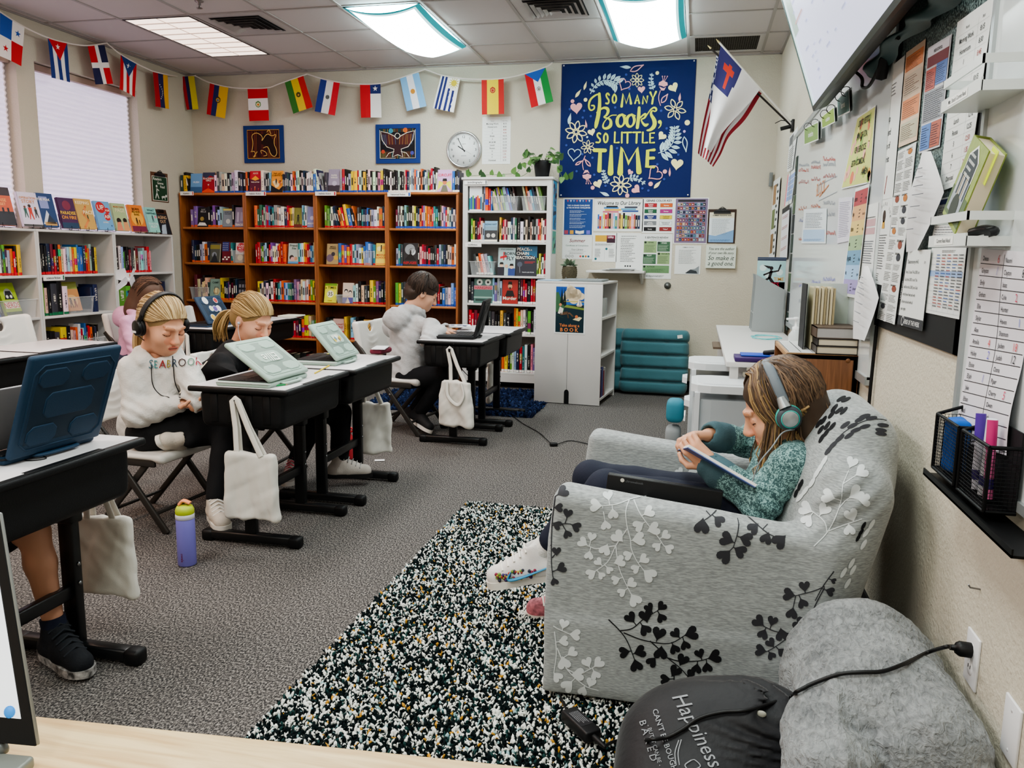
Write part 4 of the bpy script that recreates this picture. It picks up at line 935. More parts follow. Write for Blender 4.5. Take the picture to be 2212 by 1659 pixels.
def fin_clip(q,O,U,F,w,h):
 c=O+U*w/2+W3*h*.965+F*.001;st=mat('#4a4a4c',.3,metal=.9)
 q.prism([c+U*a*w+W3*b*h+F*.002 for a,b in((-.3,-.1),(.3,-.1),(.3,-.02),(.16,.02),(.1,.07),(-.1,.07),(-.16,.02),(-.3,-.02))],F*.008,st);q.cyl(c-U*w*.28-W3*h*.03+F*.012,c+U*w*.28-W3*h*.03+F*.012,.006,st,n=8);q.tube([c+U*.018*cos(a)+W3*(.012+.018*sin(a))+F*.01 for a in[k*pi/6 for k in range(13)]],.003,st,6)
def d_sum(c,w,h):
 c.rect(.06*w,.03*h,.88*w,.88*h,'#dfe6ea',1);c.poly([(.06*w,.03*h),(.94*w,.03*h),(.94*w,.4*h),(.6*w,.3*h),(.3*w,.22*h),(.06*w,.25*h)],'#7fa6d0',2);c.rect(.06*w,.75*h,.88*w,.16*h,'#e3dcc4',2);c.text('SUMMER READING 2024',w/2,.8*h,.04*h,'#26262a',3,'c',.02,wmax=.66*w);c.lines(.16*w,.73*h,.68*w,.48*h,14,'#7a8288',3,.22,.3);c.lines(.12*w,.12*h,.74*w,.06*h,2,'#3a5a80',3)
sheet('clipboard','dark brown clipboard with a blue Summer Reading sheet on the wall','clipboard',(1530,452),(1587,526),d_sum,None,th=.004,bg='#3d2b22',finish=fin_clip)
def d_auth(c,w,h):
 for t,y,s in(('You are the author',.8,.13),('of your own life story.',.62,.12),('So make it',.36,.2),('a good one.',.12,.2)):c.text(t,w/2,y*h,s*h,'#2a3a34',2,'c',0,.25,wmax=.86*w)
sheet('wooden_sign','small square white block sign with a handwritten author quote','sign',(1526,530),(1588,580),d_auth,None,th=.03,bg='#d8dfd4')
p=at(1442,617,Y=YB);q=MB();q.lathe([(0,.03),(.016,.03),(.02,.02),(.02,.012),(.03,.01),(.032,0)],mat('#6c6e6c',.35,metal=.6),p,axis=(0,-1,0));q.build('door_stop',label='small round grey rubber bumper fixed to the wall under the notices',cat='door stop')
def d_sched(c,w,h):
 rows=[('Period','Start Time'),('Morning Work','8:15'),('Homeroom','8:30'),('1','8:45'),('2','9:30'),('Break','10:15'),('3','10:30'),('4A & 4B','11:15'),('Lunch','12:10'),('Recess','12:25'),('5','12:50'),('6','1:35'),('7','2:25'),('Dismissal','3:15')]
 n=len(rows);dy=.9*h/n;c.rect(.66*w,.05*h,.004*w,.9*h,'#8a8d90')
 for k,(a,b)in enumerate(rows):
  y=.95*h-dy*(k+1);c.rect(.06*w,y,.88*w,.0015*h,'#9a9da0')
  s=dy*(.3 if k==0 else .5);cc='#777777' if k==0 else '#1c1c1f'
  c.text(a,.36*w,y+dy*.25,s,cc,2,'c',.015,wmax=.52*w);c.text(b,.8*w,y+dy*.25,s,'#a2352f' if k in(3,4,10,11,12)else cc,2,'c',.015)
sheet('schedule_sheet','white daily schedule sheet on the wall beside the clock','schedule',(1042,253),(1102,354),d_sched,None)
def mola(name,tl,br,label,draw):
 def dr(c,w,h):c.rect(.09*w,.11*h,.82*w,.78*h,'#3c1518',1);draw(c,w,h)
 sheet(name,label,'textile art',tl,br,dr,'stitched panels on blue boards',th=.02,bg='#233a78',rough=.8)
def m1(c,w,h):
 r=random.Random(2);c.stroke([(.1*w,.12*h),(.9*w,.12*h),(.9*w,.88*h),(.1*w,.88*h),(.1*w,.12*h)],.012*w,'#e0a24a',3)
 for k in range(34):x=w*(.12+.76*k/34);c.stroke([(x,.15*h),(x+.01*w,.85*h)],.006*w,r.choice(['#8a3a2a','#a8622e','#5a2026','#2a1a14']),2,cap=False)
 o='#f0c46a'
 c.poly([(w*a,h*b)for a,b in((.45,.75),(.58,.8),(.7,.7),(.82,.45),(.85,.15),(.7,.2),(.62,.45),(.45,.5))],'#2a1512',3)
 for pts in(((.2,.3),(.25,.55),(.2,.75),(.35,.82),(.5,.7),(.45,.55),(.6,.8),(.72,.7),(.85,.78),(.75,.55),(.85,.3),(.8,.15),(.68,.2),(.62,.45),(.5,.4)),((.18,.3),(.28,.32),(.3,.18),(.22,.14),(.34,.3)),((.45,.25),(.42,.35),(.55,.3),(.6,.2),(.5,.18)),((.6,.82),(.66,.9),(.7,.76))):c.stroke([(w*a,h*b)for a,b in pts],.013*w,o,4,smooth=2)
def m2(c,w,h):
 r=random.Random(5);c.rect(.09*w,.11*h,.82*w,.78*h,'#17151c',2)
 for k in range(24):x=w*(.12+.76*k/24);c.stroke([(x,.12*h),(x,.3*h)],.006*w,r.choice(['#a8622e','#2f7f84','#c8b060']),3,cap=False);c.stroke([(x,.8*h),(x,.88*h)],.006*w,r.choice(['#a8622e','#2f7f84','#c8b060']),3,cap=False)
 wing=[(.5,.62),(.42,.7),(.28,.78),(.12,.82),(.15,.6),(.26,.42),(.42,.36),(.38,.16),(.5,.22)]
 for s in(1,-1):
  P=[(w*(.5+s*(a-.5)),h*b)for a,b in wing];c.poly(P,'#3a1f24',4);c.stroke(P,.014*w,'#e9e2d0',6)
  for k in range(9):x=.16+.035*k;c.stroke([(w*(.5+s*(x-.5)),h*.74),(w*(.5+s*(x+.02-.5)),h*.48)],.009*w,r.choice(['#8a3a2a','#5a6a8a','#b87a3a','#6a2a3a']),5,cap=False)
  c.stroke([(w*(.5+s*.08),h*.3),(w*(.5+s*.2),h*.26),(w*(.5+s*.26),h*.16)],.012*w,'#e9e2d0',6)
  c.stroke([(w*(.5+s*.4),h*.85),(w*(.5+s*.4),h*.13),(w*(.5+s*.05),h*.13)],.01*w,'#e9e2d0',6)
 c.circ(.5*w,.7*h,.055*w,'#1a181e',6);c.ring(.5*w,.7*h,.055*w,.012*w,'#e9e2d0',7);c.circ(.35*w,.83*h,.05*w,'#3a8aa0',5);c.circ(.68*w,.84*h,.05*w,'#c8622e',5);c.circ(.17*w,.3*h,.04*w,'#b8442e',5);c.circ(.83*w,.26*h,.04*w,'#4a4a9a',5)
mola('stitched_panel',(525,272),(613,351),'rust coloured stitched panel on a blue board, nearer the windows',m1)
mola('stitched_panel',(811,269),(907,352),'black stitched bird panel on a blue board beside the clock',m2)
c0=at(1003,324,Y=YB);r=empty('wall_clock',c0,'round silver rimmed wall clock showing five to ten','clock');F=V((0,-1,0));R_=.168
q=MB();q.lathe([(R_,0),(R_+.006,.015),(R_,.035),(R_-.012,.038),(R_-.02,.028),(R_-.022,.02)],mat('#b9bbbc',.25,metal=.8),c0,40,F);q.build('rim',r)
q=MB();q.lathe([(0,.02),(R_-.02,.02),(R_-.02,0)],mat('#e6e9e8',.4),c0,40,F)
cv=Cv(.0006)
for k in range(1,13):a=pi/2-k*pi/6;cv.text(str(k),.118*cos(a),.118*sin(a)-.011,.024,'#1f2023',2,'c')
for k in range(60):a=k*pi/30;cv.stroke([(.135*cos(a),.135*sin(a)),((.14 if k%5 else .146)*cos(a),(.14 if k%5 else .146)*sin(a))],.0015,'#333333',2,cap=False)
cv.text('quartz',0,.05,.012,'#8a8d90',2,'c');cv.rect(-.025,-.06,.05,.008,'#a8abae',2);cv.into(q,c0+F*.02,UX,W3);q.build('dial',r)
for nm,pts,wd,cc in(('hour_hand',[(.012,-.012),(-.055,.033)],.008,'#17171a'),('minute_hand',[(.008,-.02),(-.058,.105)],.006,'#17171a'),('second_hand',[(-.02,.012),(.075,-.042)],.002,'#9a9a9c')):
 q=MB();Cv(.0006).stroke(pts,wd,cc,4).into(q,c0+F*.02,UX,W3);q.build(nm,r)
tw,th_=1.2,1.188;TO=V((-1.292,YB-.004,1.786))
def tp(x,y):
 t=.5;s=.5
 for _ in range(3):
  xl,xr=132-22*t,1290-68*t;s=(x-xl)/(xr-xl);yt,yb=315-53*s,1450-5*s;t=(y-yt)/(yb-yt)
 return s*tw,(1-t)*th_
q=MB();n=24
def tw_(a,b):return .0022*sin(a*9+1)*sin(b*4)+.0014*sin(b*17+a*3)
NAVY=mat('#101f58',.8,bump=.15,bscale=400,name='tapestry_cloth')
q.grid([[TO+UX*(tw*i/n)+W3*(th_*j/n)+F*(tw_(tw*i/n,th_*j/n)+.006)for j in range(n+1)]for i in range(n+1)],NAVY)
cv=Cv(.0006);YL,SK,PK,CY='#cfd63a','#b9d6dc','#e8a8a8','#efe6a8'
K=tw/1130.
def ts(pts,w,c=YL,sm=2,L=2):cv.stroke([tp(*p)for p in pts],[x*K for x in w]if hasattr(w,'__len__')else w*K,c,L,smooth=sm)
ts([(548,570),(535,552),(520,570),(530,595),(548,615),(540,645),(520,640)],14);ts([(592,563),(575,590),(578,630),(595,640),(610,615),(608,580),(592,563)],14)
ts([(655,665),(668,560),(695,640),(722,558),(735,640)],[22,16,16,24,20],sm=0);ts([(770,638),(790,568),(806,638)],14,sm=0);ts([(775,615),(802,613)],9,sm=0)
ts([(835,640),(840,578),(870,635),(876,578)],14,sm=0);ts([(900,545),(922,595),(948,540)],17,sm=0);ts([(922,595),(915,640)],16,sm=0)
ts([(395,660),(420,660),(420,690),(385,705),(368,670),(380,610),(430,570),(470,560)],[10,14,12,14,18,14,8],sm=3)
ts([(462,560),(468,640),(455,740),(440,800),(430,845)],[22,26,34,34,20],sm=3)
ts([(440,720),(500,672),(545,690),(530,740),(490,760),(560,770),(565,830),(520,858),(490,845),(500,800),(560,740),(610,740)],[10,14,26,22,8,18,30,20,14,8,8,8],sm=3)
for dx in(0,82):ts([(655+dx,735),(625+dx,750),(612+dx,800),(630+dx,838),(662+dx,835),(685+dx,790),(675+dx,745),(650+dx,728),(690+dx,745)],[14,22,28,24,14,24,22,12,8],sm=3)
ts([(805,675),(800,760),(788,845)],[22,28,26],sm=2);ts([(800,775),(850,725),(865,735),(850,765),(815,775),(850,830),(880,815)],[8,14,20,14,10,26,10],sm=3)
ts([(865,745),(900,690),(935,668),(955,690),(940,710),(915,695),(900,730),(935,780),(935,830),(900,865),(870,868)],[8,10,14,16,10,10,22,34,34,20,10],sm=3);cv.circ(*tp(978,795),15*K,YL,2);ts([(988,800),(985,830),(965,850)],[16,10,3])
ts([(472,900),(458,890),(442,905),(450,930),(472,945),(465,975),(435,972)],14);ts([(516,895),(500,920),(503,965),(520,976),(535,950),(534,910),(516,895)],15)
ts([(597,885),(593,975),(630,972)],15,sm=0);ts([(657,885),(655,975)],14,sm=0);ts([(672,888),(738,886)],13,sm=0);ts([(705,888),(703,975)],16,sm=0);ts([(752,886),(815,884)],13,sm=0);ts([(784,886),(780,975)],16,sm=0);ts([(835,885),(832,975),(872,972)],15,sm=0);ts([(930,890),(896,893),(894,975),(930,972)],14,sm=0);ts([(896,932),(922,930)],11,sm=0)
ts([(420,1040),(512,1042)],32,sm=0);ts([(470,1045),(462,1215)],[30,38],sm=0);ts([(566,1005),(558,1235)],[22,50],sm=0);ts([(640,1235),(655,1015),(712,1150),(785,1020),(800,1225)],[50,26,40,30,46],sm=0);ts([(930,1035),(875,1042),(868,1180),(925,1182)],[24,30,34,26],sm=0);ts([(880,1108),(925,1105)],24,sm=0)
def flower(x,y,r,n=8,a0=0,c=CY,inner=True):
 for k in range(n):
  a=a0+2*pi*k/n;P=[(x+r*(.22+.78*t)*cos(a)-r*.2*sin(pi*min(1,t*1.0))**.8*s*sin(a),y+r*(.22+.78*t)*sin(a)+r*.2*sin(pi*min(1,t))**.8*s*cos(a))for s,rng in((1,range(0,9)),(-1,range(8,-1,-1)))for t in[q_/8 for q_ in rng]]
  ts(P,r*.085,c,0)
 if inner:cv.ring(*tp(x,y),r*.16*K,r*.07*K,c,2,14)
flower(788,443,58,8);flower(1108,688,90,6,.2);flower(260,885,95,8,.2);flower(363,1013,60,7,.3);flower(645,1338,90,8,.1)
def fern(pts,n,l0,l1,wd=16,filled=False):
 ts(pts,6,SK,3);Q=[V((*p,0))for p in pts];C=bez(Q,12)
 for k in range(n):
  i=int((k+.6)/n*(len(C)-2));p,t=C[i],(C[i+1]-C[i]).normalized();l=l0+(l1-l0)*k/n
  for s in(1,-1):
   d=V((-t.y,t.x,0))*s*.9+t*.45;e=p+d*l;m_=(p+e)/2;w=V((-d.y,d.x,0)).normalized()*wd*.5*(.5+l/80)
   cv.poly([tp(*(p.lerp(e,u)+w*sin(pi*u)*z)[:2])for z,us in((1,(0,.2,.4,.6,.8,1)),(-1,(.8,.6,.4,.2)))for u in us],SK,2);ts([tuple((p.lerp(e,.15))[:2]),tuple((p.lerp(e,.85))[:2])],2.2,'#101f58',0,3)
fern([(385,560),(430,480),(500,445),(570,450),(625,480)],9,30,90,22);fern([(965,1062),(1040,1035),(1090,970),(1105,900),(1100,830)],9,95,40,22)
for P,l in(((925,520),(905,460),(915,385)),26),(((535,1325),(505,1270),(495,1210)),26),(((715,1280),(780,1280),(850,1330)),30):fern(list(P),5,l+8,l-8,20)
for x,y,r_,c_,a,w in((680,480,48,PK,-.5,7),(825,520,30,PK,.1,0),(1095,502,40,CY,.5,0),(262,680,50,PK,.1,0),(395,885,32,CY,.3,0),(995,915,36,CY,-.7,0),(245,1075,55,SK,-.1,7),(1118,1155,50,CY,-.1,0),(450,1330,38,CY,.4,0),(935,1240,60,PK,-.9,8),(775,1378,38,PK,.9,0),(725,1228,24,PK,-.6,0)):
 X,Y=tp(x,y);cv.heart(X,Y,r_*K*1.05,c_,2,a,w*K if w else None)
def drop(x,y,l,w,a,c,hollow=False):
 P=[(x+l*(t-.5)*cos(a)-w*sin(pi*t**1.4)*s*.5*sin(a),y+l*(t-.5)*sin(a)+w*sin(pi*t**1.4)*s*.5*cos(a))for s,rng in((1,range(0,9)),(-1,range(7,0,-1)))for t in[q_/8 for q_ in rng]]
 if hollow:ts(P+[P[0]],8,c,0)
 else:cv.poly([tp(*p)for p in P],c,2)
for a in((688,335,100,28,.05,SK),(787,342,125,40,2.7,PK,True),(340,492,80,22,1.9,CY),(278,558,90,26,2.2,CY),(203,772,100,30,1.8,SK),(347,815,75,16,1.4,PK),(1020,595,90,34,2.2,PK,True),(1147,585,80,20,1.7,PK),(1187,985,130,38,4.6,SK,True),(285,1150,70,18,2.6,PK,True),(360,1148,80,24,.9,PK,True),(1057,1225,80,18,1.6,PK),(505,1418,90,30,.4,SK),(955,1335,95,30,2.3,CY)):drop(*a)
for x,y,r_,c_ in((960,382,15,CY),(342,612,16,CY),(228,625,16,PK),(1207,800,22,CY),(1182,875,11,'#c8a8d8'),(1017,1222,18,PK),(897,1330,19,PK),(700,1432,18,PK),(404,1365,17,PK),(357,928,9,SK)):cv.circ(*tp(x,y),r_*K,c_,2)
for x,y in((695,398),(722,516),(600,675),(318,762),(205,692),(388,750),(990,700),(1035,850),(315,1075),(403,1105),(265,1222),(418,1252),(1130,1075),(955,1160),(515,1348),(828,1370),(878,1388),(1010,1288),(615,1022),(175,1000),(330,705)):cv.circ(*tp(x,y),10*K,'#3a4f96',2)
for(x,y),pts in(((1005,490),[(985,655),(965,590),(985,530)]),((350,1250),[(340,1090),(312,1150),(325,1210)])):
 ts(pts,6,PK);u=1 if y<800 else-1
 cv.poly([tp(x+a,y+b*u)for a,b in((-35,-5),(-30,-30),(-12,-38),(0,-48),(18,-38),(40,-28),(42,-5),(28,0),(10,8),(-8,0))],PK,2);cv.poly([tp(x+a,y+b*u)for a,b in((-30,5),(-10,14),(8,20),(28,8),(12,38),(-12,38))],PK,2)
 for a in(-20,0,22):ts([(x+10+a*.3,y-40*u),(x+18+a,y-78*u)],4,PK,0);cv.circ(*tp(x+18+a,y-80*u),5*K,PK,2)
cv.into(q,TO+F*.0105,UX,W3,.8,warp=tw_)
for a,b in((.02,.02),(tw-.02,.02),(.02,th_-.015),(tw-.02,th_-.015)):q.lathe([(0,.012),(.006,.01),(.007,.008)],mat('#d8dadc',.4),TO+UX*a+W3*b+F*.006,10,F)
q.build('tapestry',label='navy wall tapestry lettered So Many Books, So Little Time',cat='tapestry')
zz=lambda x,y:(x/3.456,y/3.456)
zf=lambda x,y:(560+x/3.253,y/3.253)
rt=empty('flag_bunting',(-2.5,7.4,2.8),'string of fifteen small national flags looping below the ceiling','bunting')
BW={'back':YB-.07}
def bp(x,y,sec):return at(x,y,Y=YB-.10)if sec=='b' else at(x,y,X=XL+.10)
cord=MB();cm=mat('#e6ddd6',.7)
lw=[zz(-160,-40),zz(0,88),zz(180,200),zz(355,280),zz(500,320),zz(650,340),zz(800,320)]
lw2=[zz(800,325),zz(900,405),zz(1020,475),zz(1140,532)]
bk0=[zz(1140,532),zz(1250,558),zz(1350,572),zz(1460,565)]
bk1=[zz(1460,568),zz(1560,615),zz(1705,650),zz(1850,660),zz(2000,655),zf(150,585),zf(335,520)]
bk2=[zf(335,520),zf(440,553),zf(560,578),zf(710,592),zf(860,585),zf(990,548),zf(1165,487)]
bk3=[zf(1165,487),zf(1280,528),zf(1410,550),zf(1560,558),zf(1720,550),zf(1860,520),zf(2015,470),zf(2060,440)]
def ycorner(p):return p
Lp=[bp(*p,'l')for p in lw];L2=[bp(*p,'l')for p in lw2]
for P in(Lp,L2,[bp(*p,'l')for p in bk0[:2]]+[at(*p,Y=YB-.12)for p in bk0[2:]],[bp(*p,'b')for p in bk1],[bp(*p,'b')for p in bk2],[bp(*p,'b')for p in bk3]):cord.tube(bez(P,6),.006,cm,6)
cord.build('cord',rt)
def flag(q4,plane,label,draw):
 """q4 px corners: top-left, top-right, bottom-right, bottom-left; draw in unit square, v up"""
 P=[at(*p,X=XL+.10)if plane=='l' else at(*p,Y=YB-plane)for p in q4]
 N=(P[1]-P[0]).cross(P[0]-P[3]).normalized()
 def fx(a,b,z):
  t=P[0].lerp(P[1],a);l=P[3].lerp(P[2],a);return l.lerp(t,b)+N*(z+.006*sin(a*4+b*3)*(1-b))
 cv=Cv(.0006);draw(cv);q=MB();cv.into(q,V(),V((1,0,0)),V((0,1,0)),.85,fix=fx);q.build('flag',rt,label=label)
def vs_(*cs):
 def d(c):
  n=sum(w for w,_ in cs);x=0
  for w,k in cs:c.rect(x/n,0,w/n,1,k,1,(2,8));x+=w
 return d
def hs_(*cs):
 def d(c):
  n=sum(w for w,_ in cs);x=0
  for w,k in cs:c.rect(0,1-(x+w)/n,1,w/n,k,1,(4,4));x+=w
 return d
RE,BL,WH,YE,GR='#c4282e','#24408c','#ece8e6','#e9c23a','#2f8a44'
def two(*f):return lambda c:[g(c)for g in f]
D=lambda cx_,cy_,r_,k,rr=1.5:(lambda c:c.circ(cx_,cy_,r_*rr,k,3,16,ry=r_))
def crest(cx_,cy_,s,c1,c2,c3='#3a5a34'):
 def d(c):
  c.circ(cx_,cy_,s*1.5,c3,3,14,ry=s);c.circ(cx_,cy_,s*1.1,c2,4,14,ry=s*.72);c.circ(cx_,cy_-s*.05,s*.6,c1,5,12,ry=s*.4);c.stroke([(cx_-s*1.3,cy_+s*.6),(cx_,cy_+s*1.15),(cx_+s*1.3,cy_+s*.6)],s*.25,c3,4)
 return d
def panama(c):c.rect(0,.5,.5,.5,'#2f56a8',1,(2,4));c.rect(.5,.5,.5,.5,WH,1,(2,4));c.rect(0,0,.5,.5,WH,1,(2,4));c.rect(.5,0,.5,.5,RE,1,(2,4));c.poly([(x*1.0,y)for x,y in[(.75+.13*(1 if i%2==0 else .4)*sin(2*pi*i/10),.74+.09*(1 if i%2==0 else .4)*cos(2*pi*i/10))for i in range(10)]],'#2f56a8',2);c.poly([(.25+.13*(1 if i%2==0 else .4)*sin(2*pi*i/10),.24+.09*(1 if i%2==0 else .4)*cos(2*pi*i/10))for i in range(10)],RE,2)
def star2(cx_,cy_,r_,k):return lambda c:c.poly([(cx_+r_*1.5*(1 if i%2==0 else .4)*sin(2*pi*i/10),cy_+r_*(1 if i%2==0 else .4)*cos(2*pi*i/10))for i in range(10)],k,4)
tri=lambda k,d:(lambda c:c.poly([(0,1),(1,1),(.55,1-d)],k,3))
def dr_(c):c.rect(0,.56,.4,.44,RE);c.rect(.6,.56,.4,.44,'#23264e');c.rect(0,0,.4,.42,'#23264e');c.rect(.6,0,.4,.42,RE);c.rect(.4,0,.2,1,WH);c.rect(0,.42,1,.14,WH,2);crest(.5,.49,.05,'#23264e','#c9b89a')(c)
def chile(c):c.rect(0,0,.49,1,RE,1,(2,6));c.rect(.49,0,.51,.71,WH,1,(2,6));c.rect(.49,.71,.51,.29,'#27306a',1,(2,2));star2(.74,.86,.085,WH)(c)
def urug(c):
 c.rect(0,0,1,1,WH,1,(4,6))
 for x,y in((.08,1),(.26,1),(.5,.66),(.72,.62)):c.rect(x,0,.11,y,'#2a2f66',2,(1,6))
 c.circ(.74,.83,.14,'#c9b23a',3,14,ry=.09)
 for k in range(12):a=2*pi*k/12;c.stroke([(.74+.12*cos(a),.83+.08*sin(a)),(.74+.24*cos(a),.83+.155*sin(a))],.025,'#c9b23a',3,cap=False)
def eqg(c):vs_((1,RE),(1,WH),(1,GR))(c);c.poly([(0,1),(1,1),(.52,.66)],'#2f5cb0',3);crest(.5,.46,.06,'#6a5a3a','#dadada','#8a8d90')(c)
flag([zz(0,95),zz(182,200),zz(163,495),zz(-8,415)],'l','quartered blue, white and red flag with two stars at the left edge',panama)
flag([zz(355,280),zz(500,320),zz(527,615),zz(384,580)],'l','blue and white striped flag with red triangle and white star',two(vs_((1,'#26397e'),(1,WH),(1,'#26397e'),(1,WH),(1,'#26397e')),tri(RE,.5),star2(.48,.83,.08,WH)))
flag([zz(652,338),zz(780,338),zz(848,625),zz(712,630)],'l','red and navy quartered flag with a white cross',dr_)
flag([zz(900,405),zz(1020,472),zz(1010,725),zz(892,665)],'l','red and white striped flag with blue triangle and white star',two(vs_((1,RE),(1,WH),(1,RE),(1,WH),(1,RE)),tri('#27407e',.52),star2(.5,.78,.09,WH)))
flag([zz(1140,532),zz(1250,558),zz(1265,815),zz(1160,795)],'l','red, navy and yellow upright striped flag with an arc of white stars',two(vs_((1,'#a8262e'),(1,'#27285a'),(.9,'#e0a83a')),*[(lambda c,k=k:c.circ(.42+.16*sin(pi*k/7),.66-.4*k/7,.03,WH,3,8,ry=.016))for k in range(8)]))
flag([zz(1352,572),zz(1450,568),zz(1480,815),zz(1395,820)],.12,'red, navy and bright yellow upright striped flag without emblem',vs_((1,'#b82a36'),(1,'#2b2c60'),(1.8,'#dccb3a')))
flag([zz(1568,615),zz(1706,650),zz(1678,885),zz(1543,852)],.1,'red, navy and yellow flag with a winged crest, third of the three alike',two(vs_((1,RE),(1.1,'#28306c'),(2,'#e2b640')),crest(.52,.52,.09,'#4a6a9a','#c9a24a','#4a3a24')))
flag([zz(1848,660),zz(1995,655),zz(2007,900),zz(1862,905)],.1,'red and white banded flag with a green wreath crest',two(hs_((1,RE),(1.15,WH),(1.05,RE)),crest(.5,.5,.09,'#d8863a','#e8dcb8','#5a8a4a')))
flag([zf(180,580),zf(310,532),zf(375,752),zf(240,800)],.1,'green, yellow and red flag with a round crest',two(vs_((1,'#3a7a34'),(1.15,'#e4c23a'),(1,'#c8342e')),crest(.5,.5,.075,'#c8a24a','#6a3a24','#4a5a2a')))
flag([zf(432,553),zf(567,580),zf(530,812),zf(390,782)],.1,'navy, white and red flag with a tiny round seal',two(vs_((1,'#2f3f8c'),(1.1,WH),(1,'#d02f3a')),D(.5,.5,.065,'#6a6a6a'),D(.5,.5,.045,'#d8d0b8'),D(.5,.5,.02,'#3a6a3a')))
flag([zf(708,592),zf(852,588),zf(858,825),zf(716,828)],.1,'red and white flag with a white star on a navy square',chile)
flag([zf(988,548),zf(1120,510),zf(1175,745),zf(1038,782)],.1,'sky blue and white flag with a small golden sun',two(vs_((1,'#7fb0d8'),(1,'#ece9ee'),(1,'#7fb0d8')),D(.5,.52,.075,'#c98a3a'),D(.5,.52,.05,'#e0c060'),D(.5,.52,.025,'#b87a2a')))
flag([zf(1278,528),zf(1412,550),zf(1365,790),zf(1220,760)],.1,'navy and white striped flag with a golden sun',urug)
flag([zf(1562,558),zf(1718,552),zf(1720,800),zf(1565,806)],.1,'red, yellow and red flag with a red crest',two(vs_((1,'#b8322e'),(2.1,'#e4c82f'),(1,'#b8322e')),crest(.5,.68,.08,'#b8322e','#c98a5a','#a8322e')))
flag([zf(1864,520),zf(2012,472),zf(2066,712),zf(1912,758)],.1,'red, white and green flag with a blue triangle',eqg)
def d_rgr(c,w,h):
 c.rect(.05*w,.03*h,.9*w,.84*h,'#e0dccf',1);c.rect(.08*w,.05*h,.84*w,.8*h,'#24482f',2);t='#e6e6dc'
 c.text('Readers',.12*w,.73*h,.1*h,t,3,'l',.01,.1);c.text('Gonna',.35*w,.6*h,.09*h,t,3,'l',.01);c.text('Read',.52*w,.48*h,.09*h,t,3,'l',.01)
 c.circ(.3*w,.52*h,.05*w,t,3);c.stroke([(.3*w,.48*h),(.3*w,.3*h),(.22*w,.12*h)],.05*w,t,3);c.stroke([(.3*w,.3*h),(.4*w,.12*h)],.045*w,t,3);c.stroke([(.3*w,.44*h),(.42*w,.38*h)],.04*w,t,3);c.stroke([(.6*w,.17*h),(.78*w,.19*h)],.07*w,t,3);c.circ(.84*w,.22*h,.05*w,t,3);c.stroke([(.62*w,.17*h),(.6*w,.1*h)],.03*w,t,3);c.stroke([(.76*w,.18*h),(.78*w,.1*h)],.03*w,t,3)
sheet('clipboard','green Readers Gonna Read clipboard on the wall by the window','clipboard',(325,370),(365,438),d_rgr,None,th=.004,bg='#6a4632',plane='left',finish=fin_clip)
p=at(353,502,X=LXF-.1);q=MB();tl=.25;Wt=V((-sin(tl),0,cos(tl)));Ft=V((cos(tl),0,sin(tl)));R=M((UY,-Ft,Wt)).transposed()
O=V((LXF-.07,p.y-.09,1.391));q.box(O+UY*.09+Wt*.12,(.18,.004,.24),mat('#4a3022',.5),rot=R);cv=Cv(.0006)
cv.rect(.01,.005,.16,.19,'#22242c',2);cv.poly([(.02,.005),(.1,.005),(.12,.1),(.06,.09)],'#aab4c0',3);cv.text('AGING',.09,.15,.03,'#d8b088',3,'c',.01);cv.text('OUT',.09,.11,.03,'#d8b088',3,'c',.01);cv.into(q,O+Ft*.002,UY,Wt);q.box(O+UY*.09+Wt*.225+Ft*.006,(.09,.01,.03),mat('#3a3634',.3,metal=.8),.003,rot=R)
q.build('clipboard',label='dark clipboard leaning at the corner end of the low white shelves',cat='clipboard')
p=at(1665,388,Y=YB-.02);MB().box(p+V((.0,-.01,0)),(.03,.03,.12),mat('#8a8f90',.2,alpha=.7),.004).build('wall_hook',label='small clear plastic holder in the back right corner',cat='holder')
for k,(y0,y1,cs,nm)in enumerate(((392,446,('#4a8ab0','#2a3a5a','#8a5a6a'),'uppermost'),(447,497,('#3f7aa6','#6a6a7a','#3a3f4a'),'middle'),(500,548,('#5a9a8a','#8a9a4a','#4a5a7a'),'lowest'))):
 z1=at(1200,y0,X=wx1).z;z0=at(1200,y1,X=wx1).z;q=MB();q.span((wx1+.001,BYF+.05,z0),(wx1+.003,BYF+.24,z1),mat('#dfe6ea',.5));cv=Cv(.0005);rr=random.Random(k)
 cv.rect(.0,.0,.19,z1-z0,cs[0],1)
 for j in range(16):cv.circ(rr.uniform(.02,.17),rr.uniform(.02,z1-z0-.04),rr.uniform(.008,.02),rr.choice(cs[1:]),2,10)
 cv.into(q,(wx1+.003,BYF+.05,z0),UY,W3);q.build('poster',label=f'{nm} of three small blue prints on the side of the white bookcase',cat='poster',group='prints on the bookcase side')
zt=lambda x,y:(1660+x/3.949,y/3.949)
zl=lambda x,y:(1660+x/3.949,400+y/3.949)
